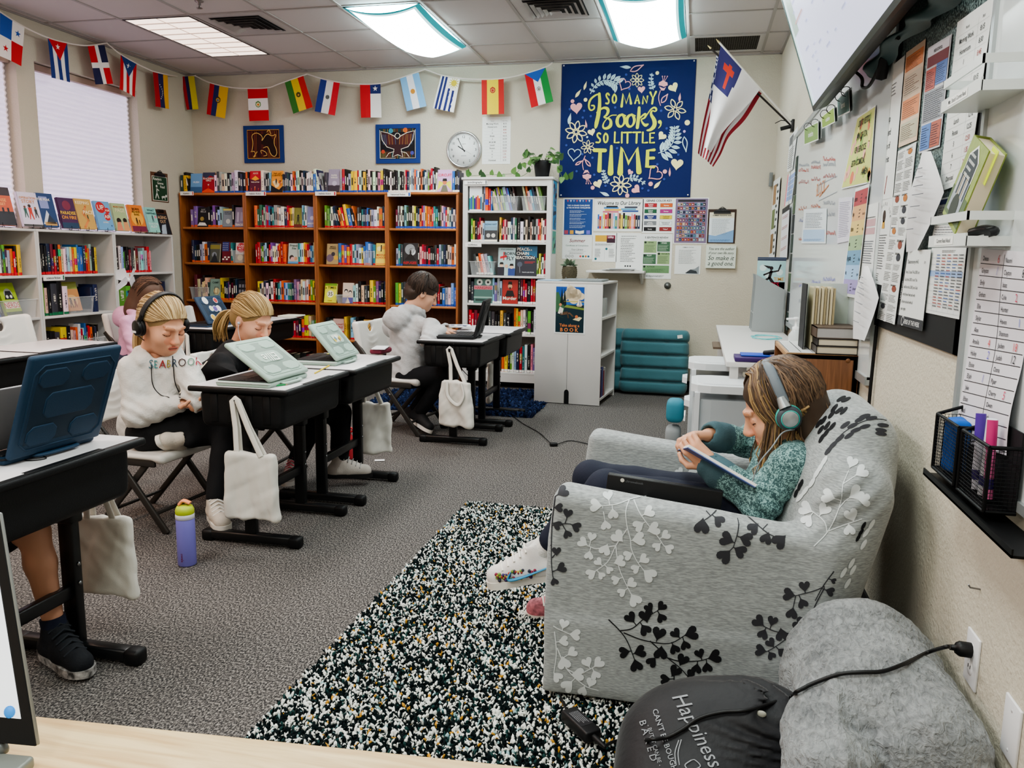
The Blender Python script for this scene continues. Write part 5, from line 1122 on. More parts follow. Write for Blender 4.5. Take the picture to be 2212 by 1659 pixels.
def quad(name,label,cat,pts,draw=None,group=None,X=XR-.012,bg=PAPER,th=.001,rough=.5,curl=0,kind=None,dz=.0005,parent=None):
 """flat sheet on the right wall from its four corners TL, TR, BR, BL"""
 P=[at(*p,X=X)for p in pts];w=((P[1]-P[0]).length+(P[2]-P[3]).length)/2;h=((P[3]-P[0]).length+(P[2]-P[1]).length)/2;N=V((-1,0,0))
 def fx(a,b,z):
  s,t=a/w,b/h;l=P[3].lerp(P[0],t);r_=P[2].lerp(P[1],t)
  return l.lerp(r_,s)+N*(z+curl*(1-t)**2+(.012*abs(curl)/.03)*sin(t*9)*s)
 q=MB();cv=Cv(dz);cv.rect(0,0,w,h,mat(bg,rough)if isinstance(bg,str)else bg,0,(8,48)if curl else(1,1))
 if th and not curl:cv.rect(0,0,w,h,mat(bg,rough)if isinstance(bg,str)else bg,-th/dz)
 if draw:draw(cv,w,h)
 cv.into(q,V(),V((1,0,0)),V((0,1,0)),rough,fix=fx)
 return q.build(name,parent,label,cat,group,kind,norm=False)
by1,by0=3.06,2.075
r=empty('bulletin_board',(XR,2.57,1.6),'dark framed bulletin board on the right wall, crowded with papers','bulletin board')
spk=bpy.data.materials.new('speckled_board');spk.use_nodes=True;nt=spk.node_tree;n_=nt.nodes.new('ShaderNodeTexNoise');n_.inputs['Scale'].default_value=160;cr=nt.nodes.new('ShaderNodeValToRGB');cr.color_ramp.elements[0].position=.42;cr.color_ramp.elements[0].color=(*lin('#2c3b3e'),1);cr.color_ramp.elements[1].position=.62;cr.color_ramp.elements[1].color=(*lin('#8fa3a2'),1)
tc_=nt.nodes.new('ShaderNodeTexCoord');nt.links.new(tc_.outputs['Object'],n_.inputs['Vector']);nt.links.new(n_.outputs['Fac'],cr.inputs[0]);nt.links.new(cr.outputs[0],nt.nodes['Principled BSDF'].inputs['Base Color']);nt.nodes['Principled BSDF'].inputs['Roughness'].default_value=.35
MB().span((XR-.008,by0,1.02),(XR,by1,2.46),spk).build('pin_surface',r)
q=MB();bk=mat('#1c1e20',.5)
for a,b in(((by0,1.02),(by1,1.115)),((by0,1.02),(by0+.075,2.46)),((by1-.07,1.02),(by1,2.46)),((by0,2.40),(by1,2.46))):q.span((XR-.0095,*a),(XR-.002,*b),bk)
q.build('border_strip',r)
rib=[zt(-30+1760,-80),zt(1640,-10),zt(1470,130),zt(1370,215),zt(1200,330),zt(1080,470),zt(985,610),zt(940,690)]
rbt=[zt(1500,-120),zt(1420,0),zt(1330,95),zt(1230,200),zt(1120,300),zt(1020,400),zt(935,500),zt(920,600)]
g1=bez([at(*p,X=XR-.03)for p in rib],6);g2=bez([at(*p,X=XR-.03)for p in rbt],6)
q=MB();q.grid([[a.lerp(b,t)+V((-.045*sin(pi*t)-.012*sin(i*.55),0,0))for t in(0,.17,.34,.5,.66,.83,1)]for i,(a,b)in enumerate(zip(g1,g2))],mat('#2f4a4a',.45))
q.build('border_ribbon',r)
TXT='#2a2c30'
GP='papers pinned on the bulletin board'
quad('notice','tall white Raising up families paper at the left of the bulletin board','notice',[zt(1005,600),zt(1165,470),zl(1060,105),zl(898,150)],lambda c,w,h:(c.lines(.3*w,.86*h,.4*w,.1*h,4,'#777777'),[c.text(t,.1*w,h*y,.05*h,TXT,2,'l',.01,wmax=.85*w)for t,y in(('Raising up',.58),('families and',.48),('followers of',.38),('Jesus Christ',.28))],c.stroke([(.45*w,.16*h),(.48*w,.05*h)],.03*w,TXT),c.stroke([(.62*w,.17*h),(.56*w,.05*h)],.03*w,'#8a2a2a')),GP)
def d_org(c,w,h):
 for y0,y1,cc in((.78,.94,'#d98a5a'),(.52,.74,'#c9b8a4'),(.28,.48,'#d98a5a'),(.05,.24,'#bcb8a0')):c.rect(.05*w,y0*h,.9*w,(y1-y0)*h,cc);c.lines(.1*w,y1*h-.02*h,.8*w,(y1-y0)*h*.85,8,'#6a4a3a',2,.25,.4,int(y0*50))
quad('notice','orange and beige typed newsletter beside the Raising up families paper','notice',[zt(1175,450),zt(1342,330),zt(1265,1195),zt(1108,1260)],d_org,GP,bg='#d9c0a8')
def d_rb(c,w,h):
 c.rect(.04*w,.8*h,.92*w,.18*h,'#7a2f38');c.rect(.04*w,.9*h,.92*w,.08*h,'#d8d4dc',2);c.text('HIGH SCHOOL',.5*w,.92*h,.03*h,'#222222',3,'c',.02,wmax=.8*w)
 for x,y,a,b,cc in((.04,.58,.44,.2,'#b85a50'),(.5,.6,.46,.2,'#5a78b8'),(.04,.02,.46,.24,'#5a80c0'),(.52,.02,.44,.24,'#b0604e')):c.rect(x*w,y*h,a*w,b*h,cc,2);c.lines((x+.03)*w,(y+b-.02)*h,(a-.06)*w,(b-.04)*h,9,'#2a2c40',3,.25,.4,int(x*9+y*90))
 c.rect(.04*w,.28*h,.92*w,.29*h,'#8d8f96',1);c.lines(.08*w,.56*h,.84*w,.27*h,14,'#4a4c54',2,.3,.2)
quad('notice','red, blue and grey printed flyer left of the large schedule','notice',[zt(1362,410),zt(1565,288),zt(1460,1250),zt(1282,1312)],d_rb,GP,bg='#c8c8ce')
def d_big(c,w,h):
 rows=[('Period','Start'),('Morning Work','8:15'),('Homeroom','8:30'),('1','8:45'),('2','9:30'),('Break','10:15'),('3','10:30'),('4A & 4B','11:15'),('Lunch','12:10'),('Recess','12:25'),('5','12:50'),('6','1:35'),('7','2:25'),('Dismissal','3:15')]
 n=len(rows);dy=.94*h/n;c.rect(.66*w,.04*h,.003*w,.9*h,'#8a8d90')
 for k,(a,b)in enumerate(rows):
  y=.97*h-dy*(k+1);c.rect(.05*w,y,.9*w,.001*h,'#8a8d90');s=dy*(.25 if k==0 else .45)
  c.text(a,.36*w,y+dy*.28,s,'#26282c',2,'c',.012,wmax=.55*w);c.text(b,.8*w,y+dy*.28,s,'#a2352f' if k in(3,4,10,11,12)else '#26282c',2,'c',.012)
quad('schedule_sheet','large printed daily schedule behind the white ledges on the bulletin board','schedule',[zt(1612,190),zt(1930,-40),zl(1700,-35),zl(1452,60)],d_big,GP,X=XR-.014)
def d_bl(c,w,h):c.rect(.03*w,.84*h,.94*w,.12*h,'#2a3a7a');c.lines(.06*w,.8*h,.9*w,.7*h,12,'#5a5e68',2,.2,.3);[c.rect(.05*w,h*(.1+.14*k),.9*w,.004*h,'#9a9ea8',2)for k in range(5)]
quad('notice','white timetable with a blue heading bar below the large schedule','notice',[zl(1465,115),zl(1720,60),zl(1640,470),zl(1392,460)],d_bl,GP)
def d_news(seed):
 def d(c,w,h):
  r_=random.Random(seed);y=.97
  while y>.08:
   dh=r_.uniform(.08,.14)
   for x in(.05,.53):
    if r_.random()<.4:c.circ((x+.2)*w,(y-dh*.45)*h,.12*w,r_.choice(['#b8763a','#3a3c44','#8a4a3a','#c8a06a']),2,12,ry=dh*.35*h);c.lines(x*w,(y-dh*.02)*h,.42*w,dh*.2*h,2,'#222222',2,.6,.5,r_.randint(0,99))
    else:c.lines(x*w,y*h,.42*w,dh*.85*h,6,'#3a3c40',2,.3,.35,r_.randint(0,99))
   y-=dh+.01
  c.rect(.495*w,.03*h,.006*w,.9*h,'#aaaaaa')
 return d
quad('newsletter','upper black and white newsletter strip with small pictures','newsletter',[zt(1105,1290),zt(1262,1208),zl(1172,445),zl(1035,432)],d_news(1),GP)
quad('newsletter','lower black and white newsletter strip reaching the board frame','newsletter',[zl(1032,436),zl(1172,442),zl(1075,1190),zl(924,1140)],d_news(2),GP,X=XR-.016)
quad('notice','white page with a blue ribbon figure at left of the bulletin board','notice',[zl(815,178),zl(942,143),zl(880,850),zl(748,818)],lambda c,w,h:(c.stroke([(.12*w,.9*h),(.1*w,.7*h),(.2*w,.6*h),(.08*w,.5*h)],.08*w,'#5a78b8',2,smooth=2),c.lines(.3*w,.85*h,.6*w,.03*h,1),c.rect(.3*w,.72*h,.6*w,.09*h,'#c8a0a4'),c.rect(.3*w,.62*h,.6*w,.08*h,'#c8a0a4'),c.lines(.3*w,.55*h,.62*w,.3*h,10,'#6a6e78')),GP,X=XR-.016)
def d_jules(c,w,h):
 for k,ch in enumerate('PEOPLES JOB'):a=pi*(.92-.84*k/10);c.text(ch,w*(.5+.42*cos(a)),h*(.74+.19*sin(a)),.035*h,'#1d1d20',2,'c',.02,rot=a-pi/2)
 c.circ(.5*w,.8*h,.1*w,'#3a2a22',2);c.poly([(.4*w,.66*h),(.6*w,.66*h),(.56*w,.75*h),(.44*w,.75*h)],'#c8983a',2);c.lines(.12*w,.6*h,.76*w,.42*h,14,'#44464c',2,.3,.3);c.lines(.12*w,.14*h,.4*w,.1*h,4)
quad('notice','white page with arched lettering over a small figure','notice',[zl(945,133),zl(1066,103),zl(988,858),zl(880,832)],d_jules,GP)
def d_deut(c,w,h):
 c.rect(0,0,.05*w,h,'#1c1c1e',1);c.rect(0,0,w,.13*h,'#3a3c40',1);c.text('VERSE OF THE WEEK',.6*w,.035*h,.06*h,'#e8e8e8',2,'c',.01,wmax=.6*w);c.ring(.26*w,.065*h,.05*w,.01*w,'#e8e8e8',2,12)
 c.text('LISTEN UP!',.04*w,.35*h,.03*w,'#e8e8e8',2,'l',.01,rot=pi/2)
 c.text('Deuteronomy 6:4-5',.12*w,.83*h,.05*h,TXT,2,'l',.01,wmax=.62*w);c.text('(ESV)',.8*w,.83*h,.03*h,TXT,2)
 for k,t in enumerate(('Hear, O Israel: The LORD our','God, the LORD is one! You','shall love the LORD your God','with all your heart and with','all your soul and with all','your might.')):c.text(t,.1*w,h*(.7-.098*k),.04*h,TXT,2,'l',.008,wmax=.84*w*len(t)/28)
quad('notice','white Deuteronomy verse page with a dark verse of the week footer','notice',[zl(1185,557),zl(1388,548),zl(1308,1245),zl(1088,1182)],d_deut,GP,X=XR-.018)
def d_cal(c,w,h):
 c.lines(.35*w,.97*h,.4*w,.04*h,2,'#333333');c.rect(.03*w,.57*h,.94*w,.09*h,'#9ab4dc')
 for k in range(9):c.rect(.03*w,h*(.05+.1*k),.94*w,.003*h,'#9a9ea8',2)
 for x in(.2,.36,.52,.68,.84):c.rect(x*w,.05*h,.004*w,.85*h,'#b8bcc4',2)
 r_=random.Random(4)
 for j in range(18):
  for i in range(5):c.lines(w*(.21+.16*i),h*(.91-.045*j),.13*w,.03*h,1,r_.choice(['#a2453f','#3a5a9a','#44464c','#44464c']),3,.5,.3,j*5+i)
quad('calendar_page','white weekly timetable page with a blue band beside the verse page','timetable',[zl(1393,537),zl(1690,528),zl(1625,1145),zl(1338,1086)],d_cal,GP)
def loose(name,label,cols,mt,txt=True):
 L_,R_=[[a.lerp(b,k/5)+V((0,0,0))for a,b in zip(c2[:-1],c2[1:])for k in range(5)]+[c2[-1]]for c2 in[[at(*p,X=XR-x)for*p,x in c]for c in cols]]
 q=MB();q.grid([[a.lerp(b,t)+V((-.012*sin(t*pi+i*.3),0,0))for t in(0,.25,.5,.75,1)]for i,(a,b)in enumerate(zip(L_,R_))],mt)
 if txt:
  n=len(L_)
  for i in range(2,n-2):
   a,b=L_[i],R_[i]
   if(a-b).length>.03:q.tube([a.lerp(b,.2)+V((-.016,0,0)),a.lerp(b,.45)+V((-.018,0,0)),a.lerp(b,.7)+V((-.018,0,0))],.0012,mat('#7a7c84',.6),4)
 q.build(name,label=label,cat='paper')
pw=mat('#e2e2e4',.6)
loose('loose_page','white typed page hanging askew over the bulletin board by one corner',[[(*zt(1325,1295),.03),(*zl(1240,90),.03),(*zl(1180,570),.025)],[(*zt(1385,1290),.03),(*zl(1452,60),.05),(*zl(1265,550),.03)]],pw)
loose('loose_page','crumpled handwritten page hanging at the whiteboard corner above the stacked books',[[(*zl(832,690),.03),(*zl(770,900),.03),(*zl(725,1310),.04)],[(*zl(850,690),.03),(*zl(908,960),.05),(*zl(812,1330),.05)]],pw)
WBM=mat('#d4d9da',.12,.6,name='whiteboard_gloss')
r=empty('whiteboard',(XR,4.7,1.4),'long glossy whiteboard on the right wall under the television','whiteboard')
wy0,wy1,wz0,wz1=3.075,6.1,.82,2.06
MB().span((XR-.015,wy0,wz0),(XR,wy1,wz1),WBM).build('board_surface',r)
q=MB();al=mat('#b4b9ba',.35,metal=.6)
for a,b in(((wy0,wz0-.02),(wy1,wz0+.01)),((wy0,wz1-.01),(wy1,wz1+.02)),((wy1-.015,wz0),(wy1+.01,wz1))):q.span((XR-.022,*a),(XR,*b),al)
q.build('frame',r)
q=MB();cv=Cv(.0006)
def wb(x,y):p=at(x,y,X=XR-.016);return(wy1-p.y,p.z)
r_=random.Random(11)
def scrawl(x,y,w,h,c,n=6):
 P=[]
 for k in range(n*3+1):P.append(wb(x+w*k/(n*3)+r_.uniform(-1,1),y-(h if k%2 else 0)*r_.uniform(.3,1)))
 cv.stroke(P,.006,c,2,cap=False,smooth=1)
for y,cc in((360,'#8a8f98'),(397,'#a05a5a'),(372,'#b0524a'),(455,'#b0624a'),(520,'#b0624a'),(620,'#8a8ac0'),(655,'#8a8f98'),(480,'#7a80a8')):scrawl(1725,y,22,12,cc);scrawl(1752,y-6,20,12,cc);scrawl(1778,y-12,26,14,r_.choice(['#b0524a','#8a8f98',cc]))
for x,y,a,b in((1768,400,40,34),(1733,470,42,40)):cv.stroke([wb(x,y),wb(x+a,y-a*.5),wb(x+a,y-a*.5+b),wb(x,y+b),wb(x,y)],.004,'#9aa0a8',2)
cv.stroke([wb(1770,425),wb(1790,400)],.008,'#c8865a',2);cv.text('BLOCK',*wb(1763,425),.07,'#c8865a',2)
cv.into(q,(XR-.0155,wy1,0),V((0,-1,0)),W3);q.build('marker_writing',r)
for k in range(9):
 y=345+k*42;a=at(1722-k*2.6,y,X=XR-.016)
 MB().span((XR-.02,a.y-.05,a.z-.1),(XR-.0155,a.y+.05,a.z+.02),mat(['#2a3a34','#3a3f3a','#4a5a44','#20262a'][k%4],.5)).build('magnet_label',label=f'{["first", "second", "third", "fourth", "fifth", "sixth", "seventh", "eighth", "ninth"][k]} small dark magnet label from the top along the whiteboard edge',cat='magnet',group='magnet labels on the whiteboard')
quad('magnet_sheet','pale blue sheet in a sleeve on the whiteboard','notice',[(1737,452),(1786,450),(1784,526),(1731,526)],lambda c,w,h:(c.rect(.05*w,.05*h,.9*w,.35*h,'#a9c3de'),c.lines(.12*w,.9*h,.76*w,.45*h,10,'#8a9098'),c.lines(.12*w,.14*h,.76*w,.06*h,2,'#5a78a8')),None,X=XR-.018,bg='#d8e0e4')
quad('notice','faint lilac typed sheet on the whiteboard left of the rainbow strip','notice',[(1812,428),(1842,425),(1836,520),(1808,526)],lambda c,w,h:c.lines(.1*w,.92*h,.8*w,.8*h,20,'#a8a4b8'),None,X=XR-.018,bg='#d6d3de')
def d_pray(c,w,h):
 c.rect(.02*w,.02*h,.96*w,.96*h,'#c9cf7a');r_=random.Random(6)
 for k in range(26):c.circ(r_.uniform(.05,.95)*w,r_.uniform(.05,.95)*h,r_.uniform(.03,.07)*w,r_.choice(['#d8a04a','#a8c060','#d87a5a','#e0d080','#8ab05a','#e8b0a0']),2,12)
 for t,y in(('CRISTO VESTIDO',.84),('PAN DE VIDA,',.66),('VEN BENDICE',.48),('ESTA COMIDA.',.3),('AMÉN',.14)):c.text(t,.9*w if t=='AMÉN' else .5*w,y*h,.085*h,'#26301c',4,'r' if t=='AMÉN' else 'c',.025,wmax=.86*w)
quad('poster','yellow and green Spanish table prayer poster on the whiteboard','poster',[zt(760,1000),zt(915,895),zt(868,1560),zt(620,1615)],d_pray,None,X=XR-.02)
def d_rain(c,w,h):
 it=[('como','#a8484e'),('hay','#d8a878'),('tiene','#dcc27a'),('es','#9ab48a'),('le gusta','#6f9ab8'),('va','#9ec0e4'),('quiere','#a294c8')]
 for k,(t,cc)in enumerate(it):
  y=h*(.03+.94*(6-k)/7);c.rect(.04*w,y,.92*w,.94*h/7,cc);c.text(t,.08*w,y+.045*h,.045*h,'#23242a',3,'l',.02,wmax=.4*w);c.text(('what','there is','has','is','likes','goes','s/he wants')[k],.94*w,y+.04*h,.028*h,'#33343c',3,'r',.01,wmax=.34*w)
  for j in range(3):c.stroke([(.52*w,y+h*(.03+.03*j)),(.6*w,y+h*(.035+.03*j))],.01*w,'#44454c',3)
quad('poster','tall rainbow banded Spanish verb strip at the right end of the whiteboard','poster',[zl(742,30),zl(862,-15),zl(752,965),zl(622,942)],d_rain,None,X=XR-.022)
for k,(pts,bg,t)in enumerate((([(1737,277),(1768,262),(1768,302),(1737,314)],'#7a9a55','noviembre'),([(1774,252),(1802,230),(1804,264),(1776,278)],'#7f9a3f','octubre'),([(1808,214),(1834,192),(1836,242),(1810,254)],'#3f6a64','lunes'))):
 rt_=empty('flip_cards',at(*pts[0],X=XR-.05),['green flip card lettered noviembre, farthest of three under the television','olive flip card lettered octubre, between two others under the television','teal flip card lettered lunes, nearest of three under the television'][k],'flip cards','flip cards on rings')
 for j in range(3):
  quad('card',None,None,[(x+j*3,y-j*2)for x,y in pts],(lambda c,w,h:(c.rect(.03*w,.06*h,.94*w,.88*h,bg),c.text(t,.5*w,.35*h,.3*h,'#e4e8dc',3,'c',.02,wmax=.86*w)))if j==0 else None,X=XR-.05+.006*j,th=0,parent=rt_,bg='#e4e6e2' if j!=1 else '#2c3a38')
 q=MB()
 for a in(.25,.75):
  c_=at(pts[0][0]+(pts[1][0]-pts[0][0])*a,pts[0][1]+(pts[1][1]-pts[0][1])*a,X=XR-.05);q.tube([c_+V((.02*cos(u),0,.02*sin(u)))for u in[v*pi/6 for v in range(13)]],.0018,mat('#3a3a3c',.3,metal=.8),5)
 q.build('ring',rt_)
quad('wall_calendar','black topped hanging calendar with red writing at the far end of the right wall','calendar',[(1690,452),(1706,441),(1700,556),(1684,566)],lambda c,w,h:(c.rect(0,.9*h,w,.1*h,'#202226'),[c.lines(.1*w,h*(.85-.2*k),.8*w,.06*h,2,'#b8605a')for k in range(4)]),None,bg='#dcdade',X=XR-.03)
quad('poster','narrow floral bordered photo poster at the far right corner','poster',[(1671,392),(1686,381),(1673,560),(1660,567)],lambda c,w,h:([c.rect(.1*w,h*(.1+.3*k),.45*w,.24*h,['#8a6a44','#6a7a4a','#a07a54'][k])for k in range(3)],[c.circ((.75+.1*sin(k*2))*w,h*(.04+.92*k/22),.12*w,['#e8ecea','#2a3430'][k%2],2,8,ry=.02*h)for k in range(23)]),None,X=XR-.012)
quad('notice','white and grey stacked pages beside the flag bracket','notice',[(1706,296),(1724,272),(1712,366),(1700,372)],lambda c,w,h:(c.rect(.05*w,.7*h,.5*w,.25*h,'#6a6c70'),c.lines(.1*w,.62*h,.8*w,.55*h,10,'#44464c')),None,X=XR-.02)
quad('notice','blue gridded page with a pink edge on the far right wall','notice',[(1702,378),(1720,362),(1710,438),(1694,446)],lambda c,w,h:(c.rect(.2*w,.1*h,.75*w,.8*h,'#8aa0d0'),[c.rect(.2*w,h*(.1+.16*k),.75*w,.02*h,'#e4e6ee',2)for k in range(6)],c.rect(0,0,.12*w,h,'#e8708a')),None,X=XR-.02)
tz0,TY1,TY0=1.9,3.965,2.25
b1=at(1757,243,Z=tz0);TX=b1 .x;top=at(1688,-8,Y=TY1);dv=(top-V((TX,TY1,tz0))).normalized();HT=.97
r=empty('television',(TX,3.1,tz0),'large wall television tilted down over the whiteboard, screen lit pale lilac','television')
nv=dv.cross(V((0,1,0))).normalized();nv=nv if nv.x<0 else-nv
O=V((TX,TY1,tz0));UL=V((0,-1,0));TW=TY1-TY0
R=M((UL,-nv,dv)).transposed()
q=MB();bz=mat('#5e6c6a',.3,metal=.5);q.box(O+UL*TW/2+dv*HT/2-nv*.035,(TW,.055,HT),mat('#17181a',.5),.01,rot=R)
for a,b in(((0,0),(TW,.02)),((0,HT-.02),(TW,HT)),((0,0),(.014,HT)),((TW-.014,0),(TW,HT))):q.box(O+UL*(a[0]+b[0])/2+dv*(a[1]+b[1])/2-nv*.005,(b[0]-a[0],.02,b[1]-a[1]),bz if a[0]==0 and b[0]<.1 else mat('#2a2d2e',.35),rot=R)
q.build('housing',r)
q=MB();cv=Cv(.0008);sw,sh=TW-.028,HT-.04;cv.rect(0,0,sw,sh,mat('#d3d6ef',.3,emit=.75,name='screen_glow'),0);cv.rect(0,.0,.05,sh,mat('#cfe2e6',.3,emit=.75),1);cv.rect(.03,.3,.14,.5,mat('#a9bcb4',.3,emit=.6),1)
gl=mat('#b4b8d6',.3,emit=.6);ol=mat('#c8a8a4',.3,emit=.6);r_=random.Random(8)
for k in range(26):x=r_.uniform(.08,1.1);z=r_.uniform(.08,.55);cv.rect(x,z,r_.uniform(.02,.09),.007,gl,2)
cv.rect(.14,.33,.22,.008,ol,3)
for k in range(5):cv.rect(.3+.02*k,.06+.03*k,.05,.004,gl,2)
cv.into(q,O+UL*.014+dv*.02+nv*.0012,UL,dv);q.build('screen',r)
q=MB();q.box(V((XR-.06,3.15,2.25)),(.12,.5,.3),mat('#1d1e20',.6));q.bar([V((XR-.1,3.0,2.25)),O+UL*.95+dv*.4-nv*.06],.05,.05,mat('#1d1e20',.6));q.bar([V((XR-.1,3.3,2.2)),O+UL*.65+dv*.35-nv*.06],.05,.05,mat('#1d1e20',.6));q.build('wall_mount',r)
q=MB();ca=mat('#141416',.5)
q.tube(bez([at(*zt(1110,325),X=XR-.06),at(*zt(1030,340),X=XR-.05),at(*zt(985,420),X=XR-.05),at(*zt(950,560),X=XR-.05),at(*zt(860,730),X=XR-.06),at(*zt(800,740),X=XR-.07),at(*zt(785,650),X=XR-.08),O+UL*.45+dv*.1-nv*.06],6),.006,ca,6)
q.tube([at(*zt(1000,480),X=XR-.04),at(*zt(960,660),X=XR-.04)],.02,ca,6)
q.build('cable',label='black cable drooping from behind the television',cat='cable')
q=MB();q.tube(bez([V((XR-.012,3.0,1.02)),V((XR-.012,3.02,.7)),V((XR-.012,3.0,.3))],5),.006,ca,6);q.build('cable',label='thin black cord hanging down the wall below the bulletin board',cat='cable')
lm=mat('#dde1df',.35,name='ledge_white')
def ledge(z,label,t):
 q=MB();x0,x1,y0,y1=.53,XR-.001,1.835,2.105
 r_=empty('book_ledge',(.58,1.97,z),label,'wall ledge','white wall ledges')
 q.span((x0+.002,y0,z),(x1-.001,y1,z+.02),lm);q.span((x0,y0,z),(x0+.004,y1,z+.026),lm);q.span((x1-.006,y0+.001,z+.001),(x1-.0005,y1-.001,z+.1),lm);q.build('tray',r_)
 q=MB();q.span((x0,y0,z+.052),(x0+.004,y1,z+.07),lm);q.span((x0,y0,z+.052),(x1,y0+.004,z+.07),lm);q.span((x0,y1-.004,z+.052),(x1,y1,z+.07),lm);q.build('guard_rail',r_)
 q=MB();cv=Cv(.0005);cv.rect(0,0,.14,.018,'#efefec',0);cv.text(t,.07,.005,.009,'#3a3c40',1,'c',.005,wmax=.12);cv.into(q,(x0-.0005,y1-.05,z+.004),V((0,-1,0)),W3);q.build('label_strip',r_)
ledge(1.58,'upper white wall ledge beside the bulletin board, empty',"Mrs. Stout's Current Read");ledge(1.276,'lower white wall ledge holding a green book','Current Read Aloud')
def gbook():
 a=at(*zl(1510,440),X=.545);b=at(*zl(1710,490),X=.555);a.z=1.3;b.z=1.3
 r_=empty('hardback',(.58,1.98,1.297),'moss green hardback with a house on its cover, leaning on the lower ledge','book')
 U=V((0,-1,0));tl=.19;W_=V((sin(tl),0,cos(tl)));N=V((-cos(tl),0,sin(tl)));O=V((.543,2.06,1.2975));w,h,th=.15,.178,.035
 R=M((U,-N,W_)).transposed();gm_=mat('#8b9a52',.6,var=.12,vscale=60)
 sk=M.Rotation(-.36,3,N);U2,W2=sk@U,sk@W_;R=M((U2,-N,W2)).transposed();O=V((.541,2.055,1.353))
 q=MB()
 for d in(.0015,th-.0015):q.box(O+U2*w/2+W2*h/2-N*d,(w,.003,h),gm_,rot=R)
 q.box(O+U2*.002+W2*h/2-N*th/2,(.004,th,h),gm_,rot=R);cv=Cv(.0006);dk='#3a4044'
 cv.poly([(.03,.095),(.12,.095),(.12,.145),(.075,.172),(.03,.145)],'#e0e2dc',1);cv.poly([(.036,.1),(.114,.1),(.114,.142),(.075,.165),(.036,.142)],dk,2)
 for k in range(4):cv.lines(.045,.155-.014*k,.06,.012,1,'#b8bcb8',3,.5,.3,k)
 cv.rect(.0,.01,w,.06,'#5a6a4a',1);cv.rect(.02,.02,.1,.08,'#9aa0a8',2)
 for k in range(8):cv.rect(.03+.011*k,.06,.006,.05,['#d8d4cc','#3a4450','#b8a88a'][k%3],3)
 cv.circ(.07,.035,.03,'#3a3f38',3,14);cv.into(q,O,U2,W2);q.build('cover',r_)
 q=MB();q.box(O+U2*(w/2+.004)+W2*h/2-N*th/2,(w-.006,th-.006,h-.008),PAGES,rot=R);q.build('page_block',r_)
 q=MB();q.box(O+U2*(w-.01)+W2*(h-.03)-N*th*.4,(.05,.001,.07),mat('#cfe03a',.5),rot=R);q.build('sticky_note',r_)
gbook()
q=MB();q.tube(bez([(.56,1.90,1.304),(.575,1.87,1.31),(.585,1.845,1.306),(.57,1.838,1.302)],6),[.006]+[.012]*12+[.014]*6+[.004]*0 if False else .011,mat('#1a1c1e',.35),10,flat=.9);q.build('eyeglass_case',label='small black case lying on the lower white ledge',cat='case')
r=empty('whiteboard',(XR,1.7,1.4),'aluminium framed whiteboard at the right edge carrying the list of names','whiteboard')
MB().span((XR-.012,1.2,.795),(XR,2.065,2.5),WBM).build('board_surface',r)
q=MB()
for a,b in(((1.2,.78),(2.075,.8)),((2.055,.78),(2.075,2.5))):q.span((XR-.02,*a),(XR,*b),al)
q.span((XR-.022,2.05,.775),(XR,2.08,.8),mat('#2a2b2d',.5));q.build('frame',r)
def d_names(c,w,h):
 A='Devon,Grayson,Emily,Graham,Ellie,Skylar,Alex,Amelia,Hailey,Eloise,Elijah,Jake,Ethan,Madi,Maira,Pepper'.split(',');B='Naomi,Clayton,Isaac,Cole,Hunter,Haven,Shannon,Jaiden,Judah,Oona,Piper,Cherry,Owen,Auri,,'.split(',');dy=.97*h/16
 for k in range(16):
  y=.985*h-dy*(k+1);c.rect(.02*w,y,.96*w,.0016,'#26282c',1,(6,1));c.text(A[k],.07*w,y+dy*.28,dy*.42,'#26282c',2,'l',.008)
  if B[k]:c.text(B[k],.56*w,y+dy*.28,dy*.42,'#26282c',2,'l',.008)
 c.rect(.52*w,.02*h,.002,.96*h,'#26282c',1,(1,12))
 for t,x,k,cc in(('6',.42,0,'#c8505a'),('/',.42,1,'#5a5ac8'),('8',.93,1,'#1d1d20'),('2',.84,3,'#c8305a'),('1',.9,5,'#5a6ad0'),('4',.4,7,'#d84a50'),('18',.86,7,'#d85a60'),('2',.42,8,'#6a5ac8'),('12',.86,8,'#2a2a30'),('1',.4,10,'#7a6ac8'),('5',.84,11,'#d8406a')):c.text(t,x*w,.985*h-dy*(k+.8),dy*.7,cc,3,'c',0,.1)
quad('name_chart','long white chart of first names in two columns','chart',[(2121,537),(2231,545),(2189,985),(2072,948)],d_names,None,X=XR-.016,bg='#dcd8df',curl=.012)
r=empty('wire_basket',(XR-.05,1.8,.8),'black wire mesh wall basket of markers at the right edge','basket')
wm_=mat('#101113',.5,metal=.4)
def meshpanel(q,O,U,W_,w,h,step=.007,r_=.0007):
 n=int(w/step);m_=int(h/step)
 for k in range(n+1):q.tube([O+U*(w*k/n),O+U*(w*k/n)+W_*h],r_,wm_,3,caps=False,smooth=False)
 for k in range(m_+1):q.tube([O+W_*(h*k/m_),O+W_*(h*k/m_)+U*w],r_,wm_,3,caps=False,smooth=False)
